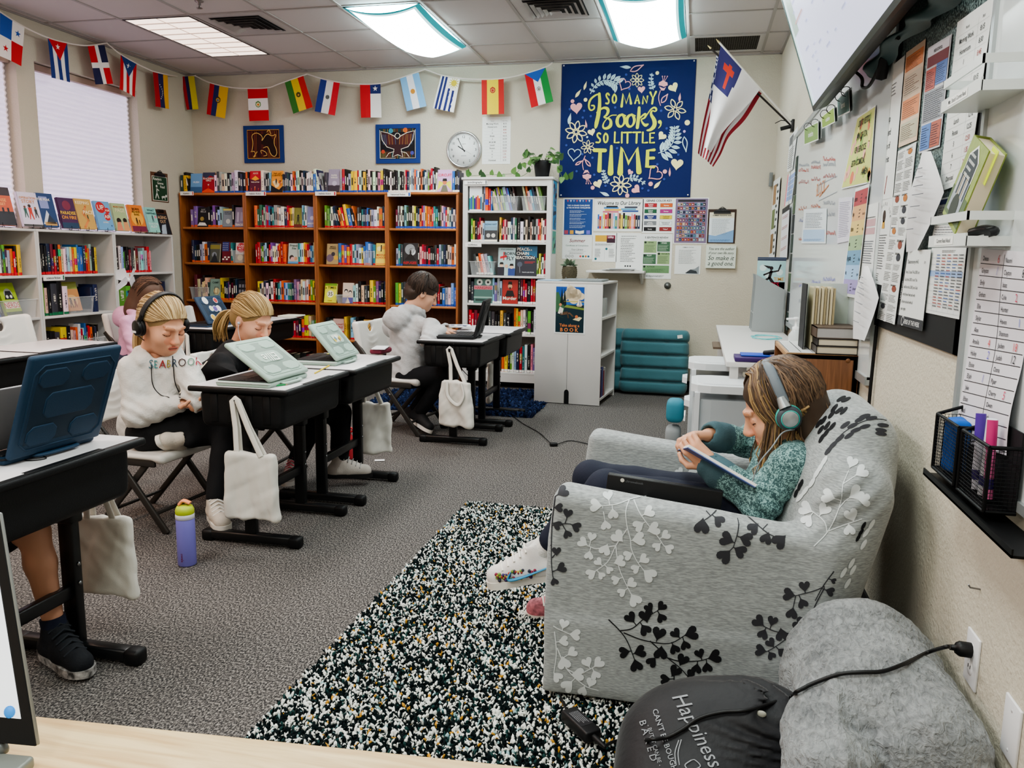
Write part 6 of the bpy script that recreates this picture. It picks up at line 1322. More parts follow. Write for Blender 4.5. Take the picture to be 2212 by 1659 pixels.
for k,(y0,y1)in enumerate(((1.825,1.985),(1.64,1.80))):
 q=MB();x0,x1,z0,z1=XR-.075,XR-.02,.775,.90
 for O,U,w in((V((x0,y1,z0)),V((0,-1,0)),y1-y0),(V((x0,y1,z0)),V((1,0,0)),x1-x0),(V((x0,y0,z0)),V((1,0,0)),x1-x0)):meshpanel(q,O,U,V((0,0,1)),w,z1-z0)
 q.span((x1-.003,y0,z0),(x1,y1,z1+.03),mat('#17181a',.6));q.build('mesh_pocket',r)
 q=MB()
 for a,b in(((x0,y0,z1),(x0,y1,z1)),((x0,y0,z1),(x1,y0,z1)),((x0,y1,z1),(x1,y1,z1+.02)),((x0,y0,z0),(x0,y1,z0)),((x0,y1,z0),(x0,y1,z1)),((x0,y0,z0),(x0,y0,z1)),((x0,y1,z0),(x1,y1,z0)),((x0,y0,z0),(x1,y0,z0))):q.tube([a,b],.004,wm_,6)
 q.span((x0,y0,z0-.002),(x1,y1,z0+.001),wm_);q.build('rim_wire',r)
q=MB();q.span((XR-.09,1.45,.752),(XR-.02,2.0,.757),wm_);q.span((XR-.09,1.45,.752),(XR-.087,2.0,.768),wm_);q.build('shelf_lip',r)
q=MB();s_=SDF();s_.box((XR-.047,1.93,.84),(.04,.07,.12),.012,k=.01);s_.disp=lambda p:.004*nz(p,60,3);s_.mesh(q,mat('#1f5fb8',.8),.004);q.build('eraser_cloth',label='crumpled bright blue cloth stuffed in the mesh basket',cat='cloth')
for k,(y,c1,c2,tilt)in enumerate(((1.77,'#e8e4ee','#5a3a9a',.1),(1.73,'#e8e6ea','#d8dce4',-.05),(1.70,'#d870a0','#c83a7a',.12))):
 q=MB();a=V((XR-.05,y,.785));d=V((.0,tilt,1)).normalized();q.cyl(a,a+d*.10,.009,mat(c1,.35));q.cyl(a+d*.10,a+d*.155,.0098,mat(c2,.35));q.cyl(a+d*.02,a+d*.04,.0092,mat('#3a2a6a',.4))
 q.build('marker',label=['dry erase marker with a purple cap in the mesh basket','dry erase marker with a white cap in the mesh basket','pink dry erase marker in the mesh basket'][k],cat='marker',group='markers in the mesh basket')
def plate(yc,zc,label,outlet):
 r_=empty('wall_outlet' if outlet else 'blank_plate',(XR,yc,zc),label,'outlet' if outlet else 'wall plate');pm=mat('#e2e2e4',.4)
 q=MB();q.box((XR-.003,yc,zc),(.006,.075,.118),pm,.002);q.build('cover_plate',r_)
 if outlet:
  for dz in(.02,-.02):
   q=MB();q.lathe([(0,.0015),(.0155,.0015),(.0165,0)],pm,(XR-.006,yc,zc+dz),20,(-1,0,0));dk=mat('#3a3a3c',.5)
   for dy in(-.006,.006):q.box((XR-.0078,yc+dy,zc+dz+.003),(.001,.002,.008),dk)
   q.build('receptacle',r_)
 else:
  q=MB()
  for dz in(.04,-.04):q.lathe([(0,.001),(.003,.0008),(.0035,0)],mat('#c8c8ca',.4),(XR-.006,yc,zc+dz),10,(-1,0,0))
  q.build('screw',r_)
plate(1.825,.39,'white duplex wall outlet with a black cord plugged in',True);plate(1.59,.365,'blank white wall plate at the lower right corner',False)
q=MB();q.tube([(XR,1.831,.548),(XR-.02,1.831,.55),(XR-.024,1.831,.556)],.002,mat('#8a8a8c',.3,metal=.8),6);q.build('wall_nail',label='small bare metal nail in the wall above the outlet',cat='nail')
fb=V((XR-.01,6.31,2.19));gd=mat('#b8a878',.3,metal=.7)
r=empty('flag_bracket',fb,'small metal double flag bracket on the far right wall','bracket');q=MB();q.box(fb,(.02,.1,.08),mat('#3a3a3c',.4,metal=.6),.004);q.tube([fb,fb+V((-.08,0,-.02))],.014,mat('#3a3a3c',.4,metal=.6),8);q.tube([fb+V((0,0,.03)),fb+V((-.08,.0,.04)),fb+V((-.12,0,.02))],.003,mat('#3a3a3c',.4,metal=.6),6);q.build('socket',r)
z3=lambda x,y:(1180+x/3.95,60+y/3.95)
def hung(name,label,Yp,tip,base,Lp,Rp,wave,colf,pole_c):
 r_=empty(name,at(*base,Y=Yp),label,'flag');q=MB();A,B=at(*base,Y=Yp),at(*tip,Y=Yp)
 q.tube([A,B],.007,mat(pole_c,.4),8);q.tube([B,B+(B-A).normalized()*.035],[.009,.002],gd,8);q.build('pole',r_)
 L_,R_=[bez([at(*z3(*p),Y=Yp)for p in c],6)for c in(Lp,Rp)]
 n=26;q=MB()
 def G(i,j):s=i/n;a=L_[j].lerp(R_[j],s);return a+V((0,wave(s,j/(len(L_)-1)),0))
 q.grid([[G(i,j)for j in range(len(L_))]for i in range(n+1)],mat('#ffffff'),colf=colf);q.build('cloth',r_)
WHc,RDc,NVc=mat('#dcd9da',.8),mat('#8f2430',.8),mat('#37356a',.8);CRS=mat('#c8402f',.8)
def cfc(s,t):
 if s<.55 and t<.45 and not(s+t*.3>.62):
  if(abs(s-.30)<.035 and .12<t<.40)or(abs(t-.21)<.03 and .16<s<.44):return CRS
  return NVc
 return WHc
hung('christian_flag' if False else 'church_flag','white flag with a red cross on a purple square, hung from a wall pole',6.29,(1554,92),(1714,272),[(1490,138),(1462,300),(1425,520),(1390,800),(1352,1018)],[(1832,512),(1760,610),(1640,740),(1500,900),(1408,1060)],lambda s,t:.03*sin(s*7+t*2)*t,cfc,'#d8d6d0')
STA=mat('#262f5c',.8);dots=mat('#c9cbd8',.8)
def usc(s,t):
 if t<.5 and s<.5:return dots if(int(s*40)+int(t*46))%4==0 else STA
 return RDc if int((1-s)*13)%2==0 else WHc
hung('national_flag','striped star spangled flag hung on a pole behind the white flag',6.36,(1536,105),(1714,276),[(1452,235),(1440,340),(1385,600),(1330,850),(1293,1070)],[(1838,560),(1700,780),(1560,930),(1490,1080),(1425,1185)],lambda s,t:.03*sin(s*9)*t,usc,'#2a2422')
dkz=.75;c0,c1=at(1610,717,Z=dkz),at(1628,753,Z=dkz)
r=empty('white_desk',(.42,5.1,0),'white topped desk along the right wall beyond the wooden cubby','desk');q=MB();q.span((.16,4.02,dkz-.025),(XR-.03,6.25,dkz),WHT,.003);q.build('desk_top',r)
for x in(.2,XR-.07):
 for y in(4.06,6.2):MB().span((x-.02,y-.02,0),(x+.02,y+.02,dkz-.025),WHT).build('leg',r)
r=empty('file_organizer',(.45,5.2,dkz),'grey slant sided file organiser on the white desk','organizer');gm3=mat('#9aa0a1',.55);g0,g1=at(1623,716,Z=dkz).x,XR-.03;oy=at(1623,716,Z=dkz).y
def slab(y):q=MB();q.prism([(g0,y,dkz+.001),(g1,y,dkz+.001),(g1,y,at(1700,628,Y=oy).z),(at(1632,592,Y=oy).x,y,at(1632,592,Y=oy).z),(g0+.01,y,1.1)],(0,.012,0),gm3);q.build('side_panel',r)
for k in range(3):slab(oy+.13*k)
for z in(dkz+.012,dkz+.13):q=MB();q.span((g0+.005,oy+.012,z-.01),(g1-.01,oy+.26,z),gm3);q.build('shelf',r)
q=MB();q.span((g1-.012,oy,dkz+.002),(g1,oy+.272,1.02),gm3);q.build('back_panel',r)
def d_run(c,w,h):c.rect(0,0,w,h,'#a8d0d4',1);c.rect(0,0,w,h*.25,'#d8d4c4',1);[c.circ(x*w,y*h,.12*w,'#d4e6e6',2)for x,y in((.2,.75),(.8,.6),(.4,.5))];c.stroke([(.5*w,.62*h),(.45*w,.4*h),(.6*w,.2*h)],.11*w,'#2a2226',3);c.stroke([(.45*w,.4*h),(.3*w,.3*h),(.2*w,.35*h)],.08*w,'#2a2226',3);c.stroke([(.5*w,.6*h),(.75*w,.65*h),(.82*w,.85*h)],.06*w,'#2a2226',3);c.stroke([(.48*w,.6*h),(.25*w,.5*h)],.06*w,'#2a2226',3);c.circ(.5*w,.74*h,.07*w,'#2a2226',3);c.poly([(.5*w,.8*h),(.2*w,.85*h),(.4*w,.72*h)],'#2a2226',3);c.text('TIME',.78*w,.3*h,.12*h,'#d89a3a',4,'c',.01,wmax=.35*w);c.text('LESS',.6*w,.08*h,.16*h,'#b01f3a',4,'c',.02)
for k,(y,bg)in enumerate(((oy+.03,'#a8d0d4'),(oy+.06,'#2a3a5a'),(oy+.09,'#3a4a6a'))):
 a,b=at(1637,563,Y=y),at(1693,640,Y=y);h=.19;q=MB();z0=a.z-h;q.span((a.x,y,z0),(b.x,y+.018,z0+h+.012*k),mat(bg,.4))
 if k==0:cv=Cv(.0004);d_run(cv,b.x-a.x,h);cv.into(q,(a.x,y-.0005,z0),UX,W3,.35)
 q.span((a.x+.003,y+.002,z0+h-.002+.012*k),(b.x-.003,y+.016,z0+h+.001+.012*k),PAGES);q.build('graphic_novel',label=['aqua graphic novel with a running figure in the file organiser','navy book behind the running figure cover in the organiser','blue book at the back of the file organiser'][k],cat='book',group='books in the file organiser')
q=MB();p=at(1592,731,Z=.742);q.box((p.x,5.25,.700),(.30,.34,.012),mat('#6a5a4c',.5));q.box((p.x-.06,5.25,.35),(.03,.3,.69),mat('#5a4638',.5));q.build('side_stand',label='narrow brown stand under the mint edged tablet',cat='stand')
r=empty('tablet',(p.x,5.2,.71),'mint edged tablet lying on a small stand beyond the drawers','tablet');q=MB();q.box((p.x,5.22,.717),(.2,.26,.018),mat('#4fc0a4',.45),.007);q.build('bumper_case',r);q=MB();q.box((p.x,5.22,.7265),(.16,.22,.002),mat('#5d6468',.2));q.build('screen',r)
q=MB();R_=random.Random(5);tm_=mat('#5fc4c8',.5)
for k in range(3):c=at(1655,729,Z=dkz+.006);q.tube(bez([c+V((.09*cos(a)+R_.uniform(-.02,.02),.12*sin(a)+R_.uniform(-.02,.02),.002*k))for a in[v_*.8 for v_ in range(8)]],4),.0022,tm_,5)
q.build('earphones',label='tangled aqua earphones lying on the white desk',cat='earphones')
p=at(1718,728,Z=dkz);p.x=.52;p.y=4.45;r=empty('sanitizer_bottle',p,'clear pump bottle standing on the white desk before the open binder','bottle');q=MB();q.lathe([(0,.002),(.034,.002),(.036,.01),(.036,.10),(.02,.125),(.016,.13)],mat('#e4ecec',.15,alpha=.6),p,20);q.build('bottle_body',r);q=MB();q.lathe([(.018,.128),(.018,.145),(.007,.148),(.007,.18),(.014,.182),(.014,.195),(0,.197)],mat('#e6e8e8',.4),p,16);q.tube([p+V((0,0,.188)),p+V((-.05,0,.184))],.006,mat('#e6e8e8',.4),8);q.build('pump',r)
q=MB();q.box((.30,4.10,dkz+.012),(.2,.16,.022),mat('#3d2460',.5),.004);q.build('book',label='purple book lying at the near end of the white desk',cat='book');q=MB();q.box((.30,4.12,dkz+.028),(.14,.12,.008),mat('#2f52b8',.5),.003);q.tube(bez([(.34,4.1,dkz+.04),(.39,4.07,dkz+.05),(.42,4.12,dkz+.04)],5),.012,mat('#17181a',.5),8);q.build('pouch',label='blue and black pouch on the purple book',cat='pouch')
def drawers(x,y,h,label,w=.30,d=.36):
 r=empty('drawer_tower',(x,y,0),label,'drawers','white plastic drawer towers');wp,cp=mat('#dfe3e6',.3),mat('#c9d0d4',.25,alpha=.75);q=MB();out=[(-w/2,-d/2+.06),(-w/2+.03,-d/2+.015),(-w/2+.09,-d/2),(w/2,-d/2),(w/2,d/2),(-w/2+.09,d/2),(-w/2+.03,d/2-.015),(-w/2,d/2-.06)]
 q.prism([(x+a,y+b,h-.035)for a,b in out],(0,0,.035),wp);q.prism([(x+a*.8,y+b*.8,h-.001)for a,b in out],(0,0,.006),wp);q.build('top_lid',r)
 for sx in(-1,1):
  for sy in(-1,1):MB().span((x+sx*(w/2-.03)-.012,y+sy*(d/2-.02)-.012,0),(x+sx*(w/2-.03)+.012,y+sy*(d/2-.02)+.012,h-.035),wp).build('post',r)
 n=3;dh=(h-.06)/n
 for k in range(n):
  z=.02+dh*k;q=MB();q.prism([(x+a*.93,y+b*.93,z)for a,b in out],(0,0,dh*.86),cp);o=q.build('drawer',r);q=MB();q.prism([(x-w/2-.004,y-.09,z+dh*.60),(x-w/2-.03,y-.05,z+dh*.60),(x-w/2-.03,y+.05,z+dh*.60),(x-w/2-.004,y+.09,z+dh*.60)],(0,0,.03),wp);q.build('handle',o)
drawers(.13,4.55,.69,'farther white plastic drawer tower beside the white desk');drawers(.15,3.98,.66,'nearer white plastic drawer tower, behind the head of the armchair girl')
for k,(x,y,z,d,c,l)in enumerate(((-.075,4.22,.46,(.09,.13,.12),'#3a7f92','teal foam block wedged beside the drawer towers'),(-.08,4.22,.33,(.08,.12,.10),'#8f9496','grey foam block stacked below the teal one'),(-.08,4.22,.21,(.08,.12,.10),'#6f767a','dark grey foam block at the foot of the foam stack'))):q=MB();q.box((x,y,z),d,mat(c,.8),.03,seg=3);q.build('foam_block',label=l,cat='foam block')
q=MB();q.box((-.08,4.22,.08),(.07,.1,.16),mat('#5a3a28',.5),.004);q.build('wooden_block',label='short brown wooden block under the foam stack',cat='block')
wx,wz=.355,.885;wy=3.26;wd=.50
r=empty('wooden_cubby',(.48,wy+.25,0),'brown wood veneer cubby behind the armchair, books on top','cubby');wm2=wood('#6a4428','#86593a',(14,14,.8),.45,'walnut_veneer');we=mat('#b08a62',.5)
q=MB();q.span((wx,wy,0),(XR-.01,wy+.02,wz),wm2,.002);[q.lathe([(0,.002),(.008,.0015),(.009,0)],mat('#7a5234',.5),(x,wy,wz-.02),10,(0,-1,0))for x in(wx+.04,XR-.05)];q.build('side_panel',r);q=MB();q.span((wx,wy+wd-.02,0),(XR-.01,wy+wd,wz),wm2);q.build('side_panel',r);q=MB();q.span((wx,wy,wz-.02),(XR-.01,wy+wd,wz),we,.002);q.build('top_panel',r);q=MB();q.span((XR-.03,wy,0),(XR-.01,wy+wd,wz),wm2);q.build('back_panel',r);q=MB();q.span((wx+.01,wy+.02,.44),(XR-.03,wy+wd-.02,.46),wm2);q.build('shelf',r)
q=MB();q.span((wx+.01,wy+.03,wz+.0005),(wx+.16,wy+wd-.02,wz+.002),mat('#dcdcda',.6));cv=Cv(.0004);[cv.rect(.005,.02+.03*k,.14,.003,'#3a3c40')for k in range(14)];[cv.rect(.045*k,.01,.003,.43,'#3a3c40')for k in range(4)];cv.into(q,(wx+.01,wy+.03,wz+.0022),UX,UY);q.build('calendar_page',label='white gridded calendar page lying on the wooden cubby',cat='calendar')
bx0=at(1733,756,Z=wz);p=V((bx0 .x,bx0 .y,wz+.003));r=empty('binder',p,'open book standing upright on the wooden cubby, pages facing out','book');h=.26;pg=mat('#d9d0b4',.8)
q=MB();q.span((p.x,p.y,p.z),(p.x+.004,p.y+.15,p.z+h),mat('#2a2c30',.5));q.span((p.x+.004,p.y+.002,p.z),(p.x+.006,p.y+.15,p.z+h-.004),mat('#b8bcb4',.6));q.span((p.x,p.y+.15,p.z),(p.x+.20,p.y+.155,p.z+h),mat('#c9d2c8',.6));q.build('cover',r)
q=MB();[q.span((p.x+.03+.011*k,p.y+.02+.008*(k%3),p.z),(p.x+.038+.011*k,p.y+.15,p.z+h-.012-.004*(k%2)),mat(['#cfc4a4','#b8a884','#d8d0b8'][k%3],.8))for k in range(8)];q.build('page_block',r)
for k,(c,th,dx)in enumerate((('#4a4540',.03,.0),('#33302e',.028,.004),('#5a4c42',.042,-.004))):
 z=wz+.001+sum((.03,.028,.042)[:k])+.001*k;x0_=.462+dx;r=empty('hardback',(.53,wy+.1,z),['lowest of three books stacked on the wooden cubby','middle of three books stacked on the wooden cubby','topmost thick brown book stacked on the wooden cubby'][k],'book','stacked books on the cubby');q=MB();cm4=mat(c,.5);q.span((x0_,wy+.015,z),(XR-.015,wy+.24,z+.003),cm4);q.span((x0_,wy+.015,z+th-.003),(XR-.015,wy+.24,z+th),cm4);q.span((x0_,wy+.015,z),(x0_+.004,wy+.24,z+th),cm4);q.build('cover',r);q=MB();q.span((x0_+.004,wy+.018,z+.003),(XR-.018,wy+.236,z+th-.003),mat('#cdc3ae' if k<2 else '#a9a6a4',.8));q.build('page_block',r)
def shag(name,label,x0,x1,y0,y1,step,cols,probs,hgt,rad_,keep=None,base='#1f2624',seed=3,edge=0):
 r=np.random.RandomState(seed);nx,ny=int((x1-x0)/step),int((y1-y0)/step)
 gx,gy=np.meshgrid(np.arange(nx),np.arange(ny),indexing='ij');px=(x0+(gx+.5)*step+r.uniform(-.45,.45,gx.shape)*step).ravel();py=(y0+(gy+.5)*step+r.uniform(-.45,.45,gx.shape)*step).ravel()
 if keep is not None:k=keep(px,py);px,py=px[k],py[k]
 n=len(px);h=hgt*r.uniform(.55,1.15,n);rd=rad_*r.uniform(.7,1.25,n);lx,ly=r.normal(0,hgt*.35,n),r.normal(0,hgt*.35,n)
 ci=r.choice(len(cols),n,p=probs);m=4;vs=np.zeros((n,2*m+1,3));a0=r.rand(n)*6.28
 for k in range(m):
  a=a0+2*pi*k/m
  vs[:,k]=np.stack([px+rd*.75*np.cos(a),py+rd*.75*np.sin(a),np.full(n,.002)],1)
  vs[:,m+k]=np.stack([px+rd*np.cos(a)+lx*.6,py+rd*np.sin(a)+ly*.6,h*.72],1)
 vs[:,2*m]=np.stack([px+lx,py+ly,h],1)
 f4=np.array([(k,(k+1)%m,m+(k+1)%m,m+k)for k in range(m)]);f3=np.array([(m+k,m+(k+1)%m,2*m)for k in range(m)])
 off=(np.arange(n)*(2*m+1))[:,None,None]
 F=(f4[None]+off).reshape(-1,4).tolist()+(f3[None]+off).reshape(-1,3).tolist()
 me=bpy.data.meshes.new(name);me.from_pydata(vs.reshape(-1,3).tolist(),[],F)
 mi=np.concatenate([np.repeat(ci,m),np.repeat(ci,m)])
 for c in cols:me.materials.append(mat(c,.95,.1,name='yarn'))
 me.polygons.foreach_set('material_index',mi.astype(np.int32));me.polygons.foreach_set('use_smooth',[True]*len(F));me.update()
 rt=empty('shag_rug',((x0+x1)/2,(y0+y1)/2,0),label,'rug')
 q=MB();q.span((x0+.005,y0+.005,0),(x1-.005,y1-.005,.004),mat(base,.95));q.build('rug_backing',rt)
 link('yarn_pile',me,rt,kind='stuff');return rt
shag('rug','shaggy black, white and mustard speckled rug under the armchair',-1.075,.30,1.45,3.80,.0076,['#101a1c','#e2e4de','#24403f','#b98a3a','#8fb0b4'],[.50,.36,.085,.03,.025],.018,.0047,lambda x,y:~((x>-.30)&(y>2.16)&(y<2.9)))
shag('rug','shaggy dark blue rug on the floor in front of the white bookcase',-2.62,-1.19,6.02,7.2,.022,['#1a2440','#232f50','#131b30','#2f3f62'],[.35,.3,.25,.1],.04,.013,lambda x,y:(y<6.62)|(x<-1.36),base='#141d36',seed=5)
s_=SDF()
aa=.115;Ra=[[cos(aa),0,sin(aa)],[0,1,0],[-sin(aa),0,cos(aa)]]
s_.box((-.01,2.155,.265),(.76,.13,.625),.035,rot=Ra,k=.0);s_.box((-.01,2.905,.265),(.76,.13,.625),.035,rot=Ra,k=.03)
s_.box((-.01,2.53,.15),(.73,.88,.24),.035,k=.02)
s_.fn(lambda p:-(p[...,0]+.368),op='&')
s_.box((.0,2.53,.20),(.66,.70,.36),.04,k=.03);s_.box((-.02,2.53,.385),(.60,.60,.13),.05,k=.02)
ta=.235;Rb=[[cos(ta),0,sin(ta)],[0,1,0],[-sin(ta),0,cos(ta)]]
s_.box((.375,2.53,.40),(.20,.84,.66),.095,rot=Rb,k=.07);s_.box((.395,2.53,.455),(.20,.50,.785),.095,rot=Rb,k=.12)
s_.box((.30,2.53,.12),(.20,.86,.18),.03,k=.05)
s_.fn(lambda p:-(p[...,2]-.028),op='&')
def cd(p):
 w=np.exp(-(((p[...,0]-.36)/.10)**2+((p[...,2]-.66)/.10)**2+((p[...,1]-2.12)/.06)**2));u=p[...,0]*.62-p[...,2]*.78
 return-.008*w*np.sin(u*130)+.0018*nz(p,14,2)
s_.disp=cd
FAB=bpy.data.materials.new('heather_slipcover');FAB.use_nodes=True;nt=FAB.node_tree;b_=nt.nodes['Principled BSDF']
tcn=nt.nodes.new('ShaderNodeTexCoord');mp=nt.nodes.new('ShaderNodeMapping');mp.inputs['Scale'].default_value=(60,60,420);nz_=nt.nodes.new('ShaderNodeTexNoise');nz_.inputs['Scale'].default_value=1;nz_.inputs['Detail'].default_value=3
cr=nt.nodes.new('ShaderNodeValToRGB');cr.color_ramp.elements[0].position=.35;cr.color_ramp.elements[0].color=(*lin('#84898a'),1);cr.color_ramp.elements[1].position=.68;cr.color_ramp.elements[1].color=(*lin('#aab0b0'),1)
nt.links.new(tcn.outputs['Object'],mp.inputs[0]);nt.links.new(mp.outputs[0],nz_.inputs['Vector']);nt.links.new(nz_.outputs['Fac'],cr.inputs[0]);nt.links.new(cr.outputs[0],b_.inputs['Base Color']);b_.inputs['Roughness'].default_value=.85;b_.inputs['Sheen Weight'].default_value=.25
r=empty('armchair',(.05,2.53,0),'grey slipcovered armchair printed with black and white leaf sprays','armchair')
v,f=s_.polys(.0075)
CHB=BVHTree.FromPolygons(v.tolist(),f.tolist())
q=MB();q.add(v.tolist(),f.tolist(),FAB,True)
def cast(x,y,bvh=CHB,off=.0016):
 d=ray(x,y).normalized();h=bvh.ray_cast(CAMP,d)
 if h[0]is None:return None
 n=h[1]if h[1].dot(d)<0 else-h[1]
 return h[0]+n*off
def decal(q,pts,mt,bvh=CHB,off=.0016):
 """pts: outline in photo pixels, fan filled around the centroid and laid on the surface"""
 n=len(pts);cx_=sum(p[0]for p in pts)/n;cy_=sum(p[1]for p in pts)/n
 rings=[[cast(cx_+(x-cx_)*k,cy_+(y-cy_)*k,bvh,off)for x,y in pts]for k in(1,.66,.33)];c=cast(cx_,cy_,bvh,off)
 allp=[p for r_ in rings for p in r_]+[c]
 if any(p is None for p in allp):return
 dd=[(p-CAMP).length for p in allp]
 if max(dd)-min(dd)>.12:return
 fs=[]
 for r_ in range(2):fs+=[(r_*n+i,r_*n+(i+1)%n,(r_+1)*n+(i+1)%n,(r_+1)*n+i)for i in range(n)]
 fs+=[(2*n+i,2*n+(i+1)%n,3*n)for i in range(n)]
 q.add(allp,fs,mt,True)
def dstroke(q,pts,w,mt,bvh=CHB,off=.0013,sm=6):
 C=[p for p in bez([(*p,0)for p in pts],sm)];prev=None
 L_=[]
 for i,p in enumerate(C):
  t=C[min(i+1,len(C)-1)]-C[max(i-1,0)];t.normalize();ww=w*(1-.35*i/len(C));L_.append((cast(p.x-t.y*ww,p.y+t.x*ww,bvh,off),cast(p.x+t.y*ww,p.y-t.x*ww,bvh,off)))
 for a,b in zip(L_[:-1],L_[1:]):
  if None in a or None in b or(a[0]-b[0]).length>.06:continue
  q.add([a[0],a[1],b[1],b[0]],[(0,1,2,3)],mt,True)
BLK,GRY,LWH=mat('#17181c',.85),mat('#37383d',.85),mat('#d2d8d9',.85)
def spray(o,sc_,stems,leaves,mt,w=2.6):
 T_=lambda x,y:(o[0]+x/sc_,o[1]+y/sc_)
 S=[T_(*p)for st in stems for p in[tuple((V((*a,0)).lerp(V((*b,0)),k/6))[:2])for a,b in zip(st[:-1],st[1:])for k in range(7)]]
 for st in stems:dstroke(q,[T_(*p)for p in st],w/2,mt)
 for x,y,r_ in leaves:
  X,Y=T_(x,y);R_=r_/sc_*1.02
  n=min(S,key=lambda p:(p[0]-X)**2+(p[1]-Y)**2);a=math.atan2(Y-n[1],X-n[0])
  dstroke(q,[n,(X,Y)],w/2.4,mt,sm=2)
  out=[]
  for k in range(20):
   t=2*pi*k/20;hx=16*sin(t)**3/16.;hy=(13*cos(t)-5*cos(2*t)-2*cos(3*t)-cos(4*t))/16.
   u,w_=hy*R_+.05*R_,hx*R_*.92
   out.append((X+u*cos(a)-w_*sin(a),Y+u*sin(a)+w_*cos(a)))
  decal(q,out,mt)
A_,B_,C_,D_=((1000,1000),4.148),((1160,1220),3.687),((1480,820),3.456),((1220,740),3.568)
spray(*A_,[[(1660,290),(1520,320),(1380,370),(1250,385)],[(1490,330),(1460,430),(1470,560),(1500,680),(1510,770),(1560,880),(1620,960)],[(1530,330),(1580,440),(1650,540),(1740,650),(1800,740)],[(1470,590),(1430,650),(1370,740),(1300,880),(1200,960)],[(1370,740),(1380,830),(1400,940),(1440,1040),(1500,1160)],[(1370,740),(1200,765),(1120,740)]],[(1190,380,62),(1300,295,50),(1345,455,52),(1280,555,50),(1390,660,65),(1075,710,52),(1155,660,45),(1275,775,58),(1130,825,45),(1215,885,42),(1150,990,52),(1240,1005,38),(1310,955,38),(1405,880,58),(1480,825,48),(1620,860,52),(1548,945,45),(1670,1000,70),(1370,1045,45),(1508,1075,52),(1425,1155,44),(1540,1225,65),(1665,440,57),(1575,560,57),(1710,590,66),(1815,645,48),(1740,745,45),(1845,765,48),(1575,680,68)],LWH)
spray(*A_,[[(830,300),(805,500),(795,700),(795,900),(805,1010)],[(800,560),(880,545),(960,545)],[(800,850),(840,800)],[(800,975),(860,950)],[(890,548),(920,600)],[(915,540),(930,500)]],[(895,260,58),(860,400,44),(940,450,48),(845,555,46),(1015,570,50),(935,635,44),(840,790,44),(785,740,38),(882,940,52),(820,1060,40)],GRY)
spray(*B_,[[(570,435),(660,525),(720,610),(780,760)],[(660,525),(760,505),(850,430),(960,365)],[(690,540),(850,600),(1050,625),(1180,560)],[(900,605),(960,660),(1040,740),(1150,830),(1250,950)],[(1040,740),(1130,765),(1280,765),(1380,740)],[(1090,860),(1090,930),(1070,1000)]],[(745,420,52),(865,405,58),(893,340,42),(992,330,44),(990,420,44),(860,515,52),(970,545,60),(1105,545,46),(1230,545,62),(1180,638,44),(1095,668,46),(985,700,60),(695,695,50),(820,690,55),(790,800,56),(915,770,48),(1160,755,54),(1295,705,44),(1415,730,60),(1355,815,46),(1270,825,46),(1100,845,54),(1220,865,36),(1020,910,46),(1190,935,38),(1140,985,46),(1065,1010,52),(1265,940,30)],BLK)
spray(*B_,[[(130,485),(170,510),(260,550)],[(140,530),(155,700),(135,860)],[(160,660),(240,830),(380,960),(490,1000)],[(240,830),(330,870),(400,840),(450,815)]],[(215,470,44),(305,555,50),(212,605,46),(280,695,46),(215,780,58),(400,775,46),(490,780,50),(330,870,56),(465,875,44),(430,935,44),(162,890,46),(245,960,56),(365,1000,42)],LWH)
spray(*B_,[[(2290,170),(2212,205),(2060,245)],[(2290,180),(2212,330),(2160,470),(2040,550),(1900,650),(1830,690)],[(2040,550),(1900,530),(1810,490)]],[(2130,170,48),(2005,235,56),(2115,305,46),(2030,385,52),(2090,470,58),(1765,450,56),(1875,445,46),(1800,550,48),(1950,555,58),(1860,620,44),(1780,680,52),(1865,720,38),(1945,690,38),(2040,650,52),(2110,590,30)],GRY)
spray(*C_,[[(1110,1430),(1030,1540),(970,1650)]],[(1080,1580,38),(1105,1500,24)],GRY)
spray(*C_,[[(265,940),(200,1010),(130,1060)],[(390,950),(500,1050),(620,1150),(740,1200)],[(400,1080),(390,1150),(360,1250)],[(560,985),(680,1000)]],[(155,980,50),(300,985,44),(250,1055,48),(125,1095,64),(390,1035,60),(490,990,42),(510,1110,50),(615,1080,52),(670,1045,46),(310,1190,60),(455,1190,56),(605,1185,50),(705,1205,62),(410,1280,54),(295,1315,62)],GRY)
spray(*C_,[[(960,1245),(1060,1140),(1150,960),(1180,780)],[(1060,1140),(1040,1060),(960,990)],[(1070,1130),(1200,1080),(1320,1040)],[(1150,960),(1200,900)]],[(905,965,60),(1040,970,55),(915,1052,52),(1070,870,58),(1275,850,66),(1240,1010,56),(1225,1120,48),(1340,900,50),(1315,690,55),(1245,620,48)],LWH)
spray(*D_,[[(850,1110),(890,1050),(950,1000)]],[(990,970,48),(885,995,36),(835,1060,42),(935,1060,40),(1040,1110,40),(730,1055,26)],LWH)
spray(*D_,[[(1120,850),(1140,790)]],[(1075,785,36),(1190,775,36)],GRY);spray(*D_,[[(820,740),(840,735)]],[(780,712,28),(858,725,26)],GRY)
def slips(L_,mt,ln=36,wd=13):
 for x,y,a in L_:
  X,Y=C_[0][0]+x/C_[1],C_[0][1]+y/C_[1];a=rad(a);l,w=ln/C_[1],wd/C_[1]
  decal(q,[(X+l*cos(t)*cos(a)-w*sin(t)*sin(a),Y+l*cos(t)*sin(a)+w*sin(t)*cos(a))for t in[2*pi*k/14 for k in range(14)]],mt)
slips([(1165,145,-30),(1232,112,-15),(1275,122,-18),(1200,152,-25),(1115,215,-50),(1150,232,-40),(1185,235,-45),(1095,262,-50),(1035,305,-55),(1062,345,-55),(1015,375,-55),(1055,398,-55),(1100,350,-50),(1020,440,-60),(1000,330,-55)],BLK,40,13)
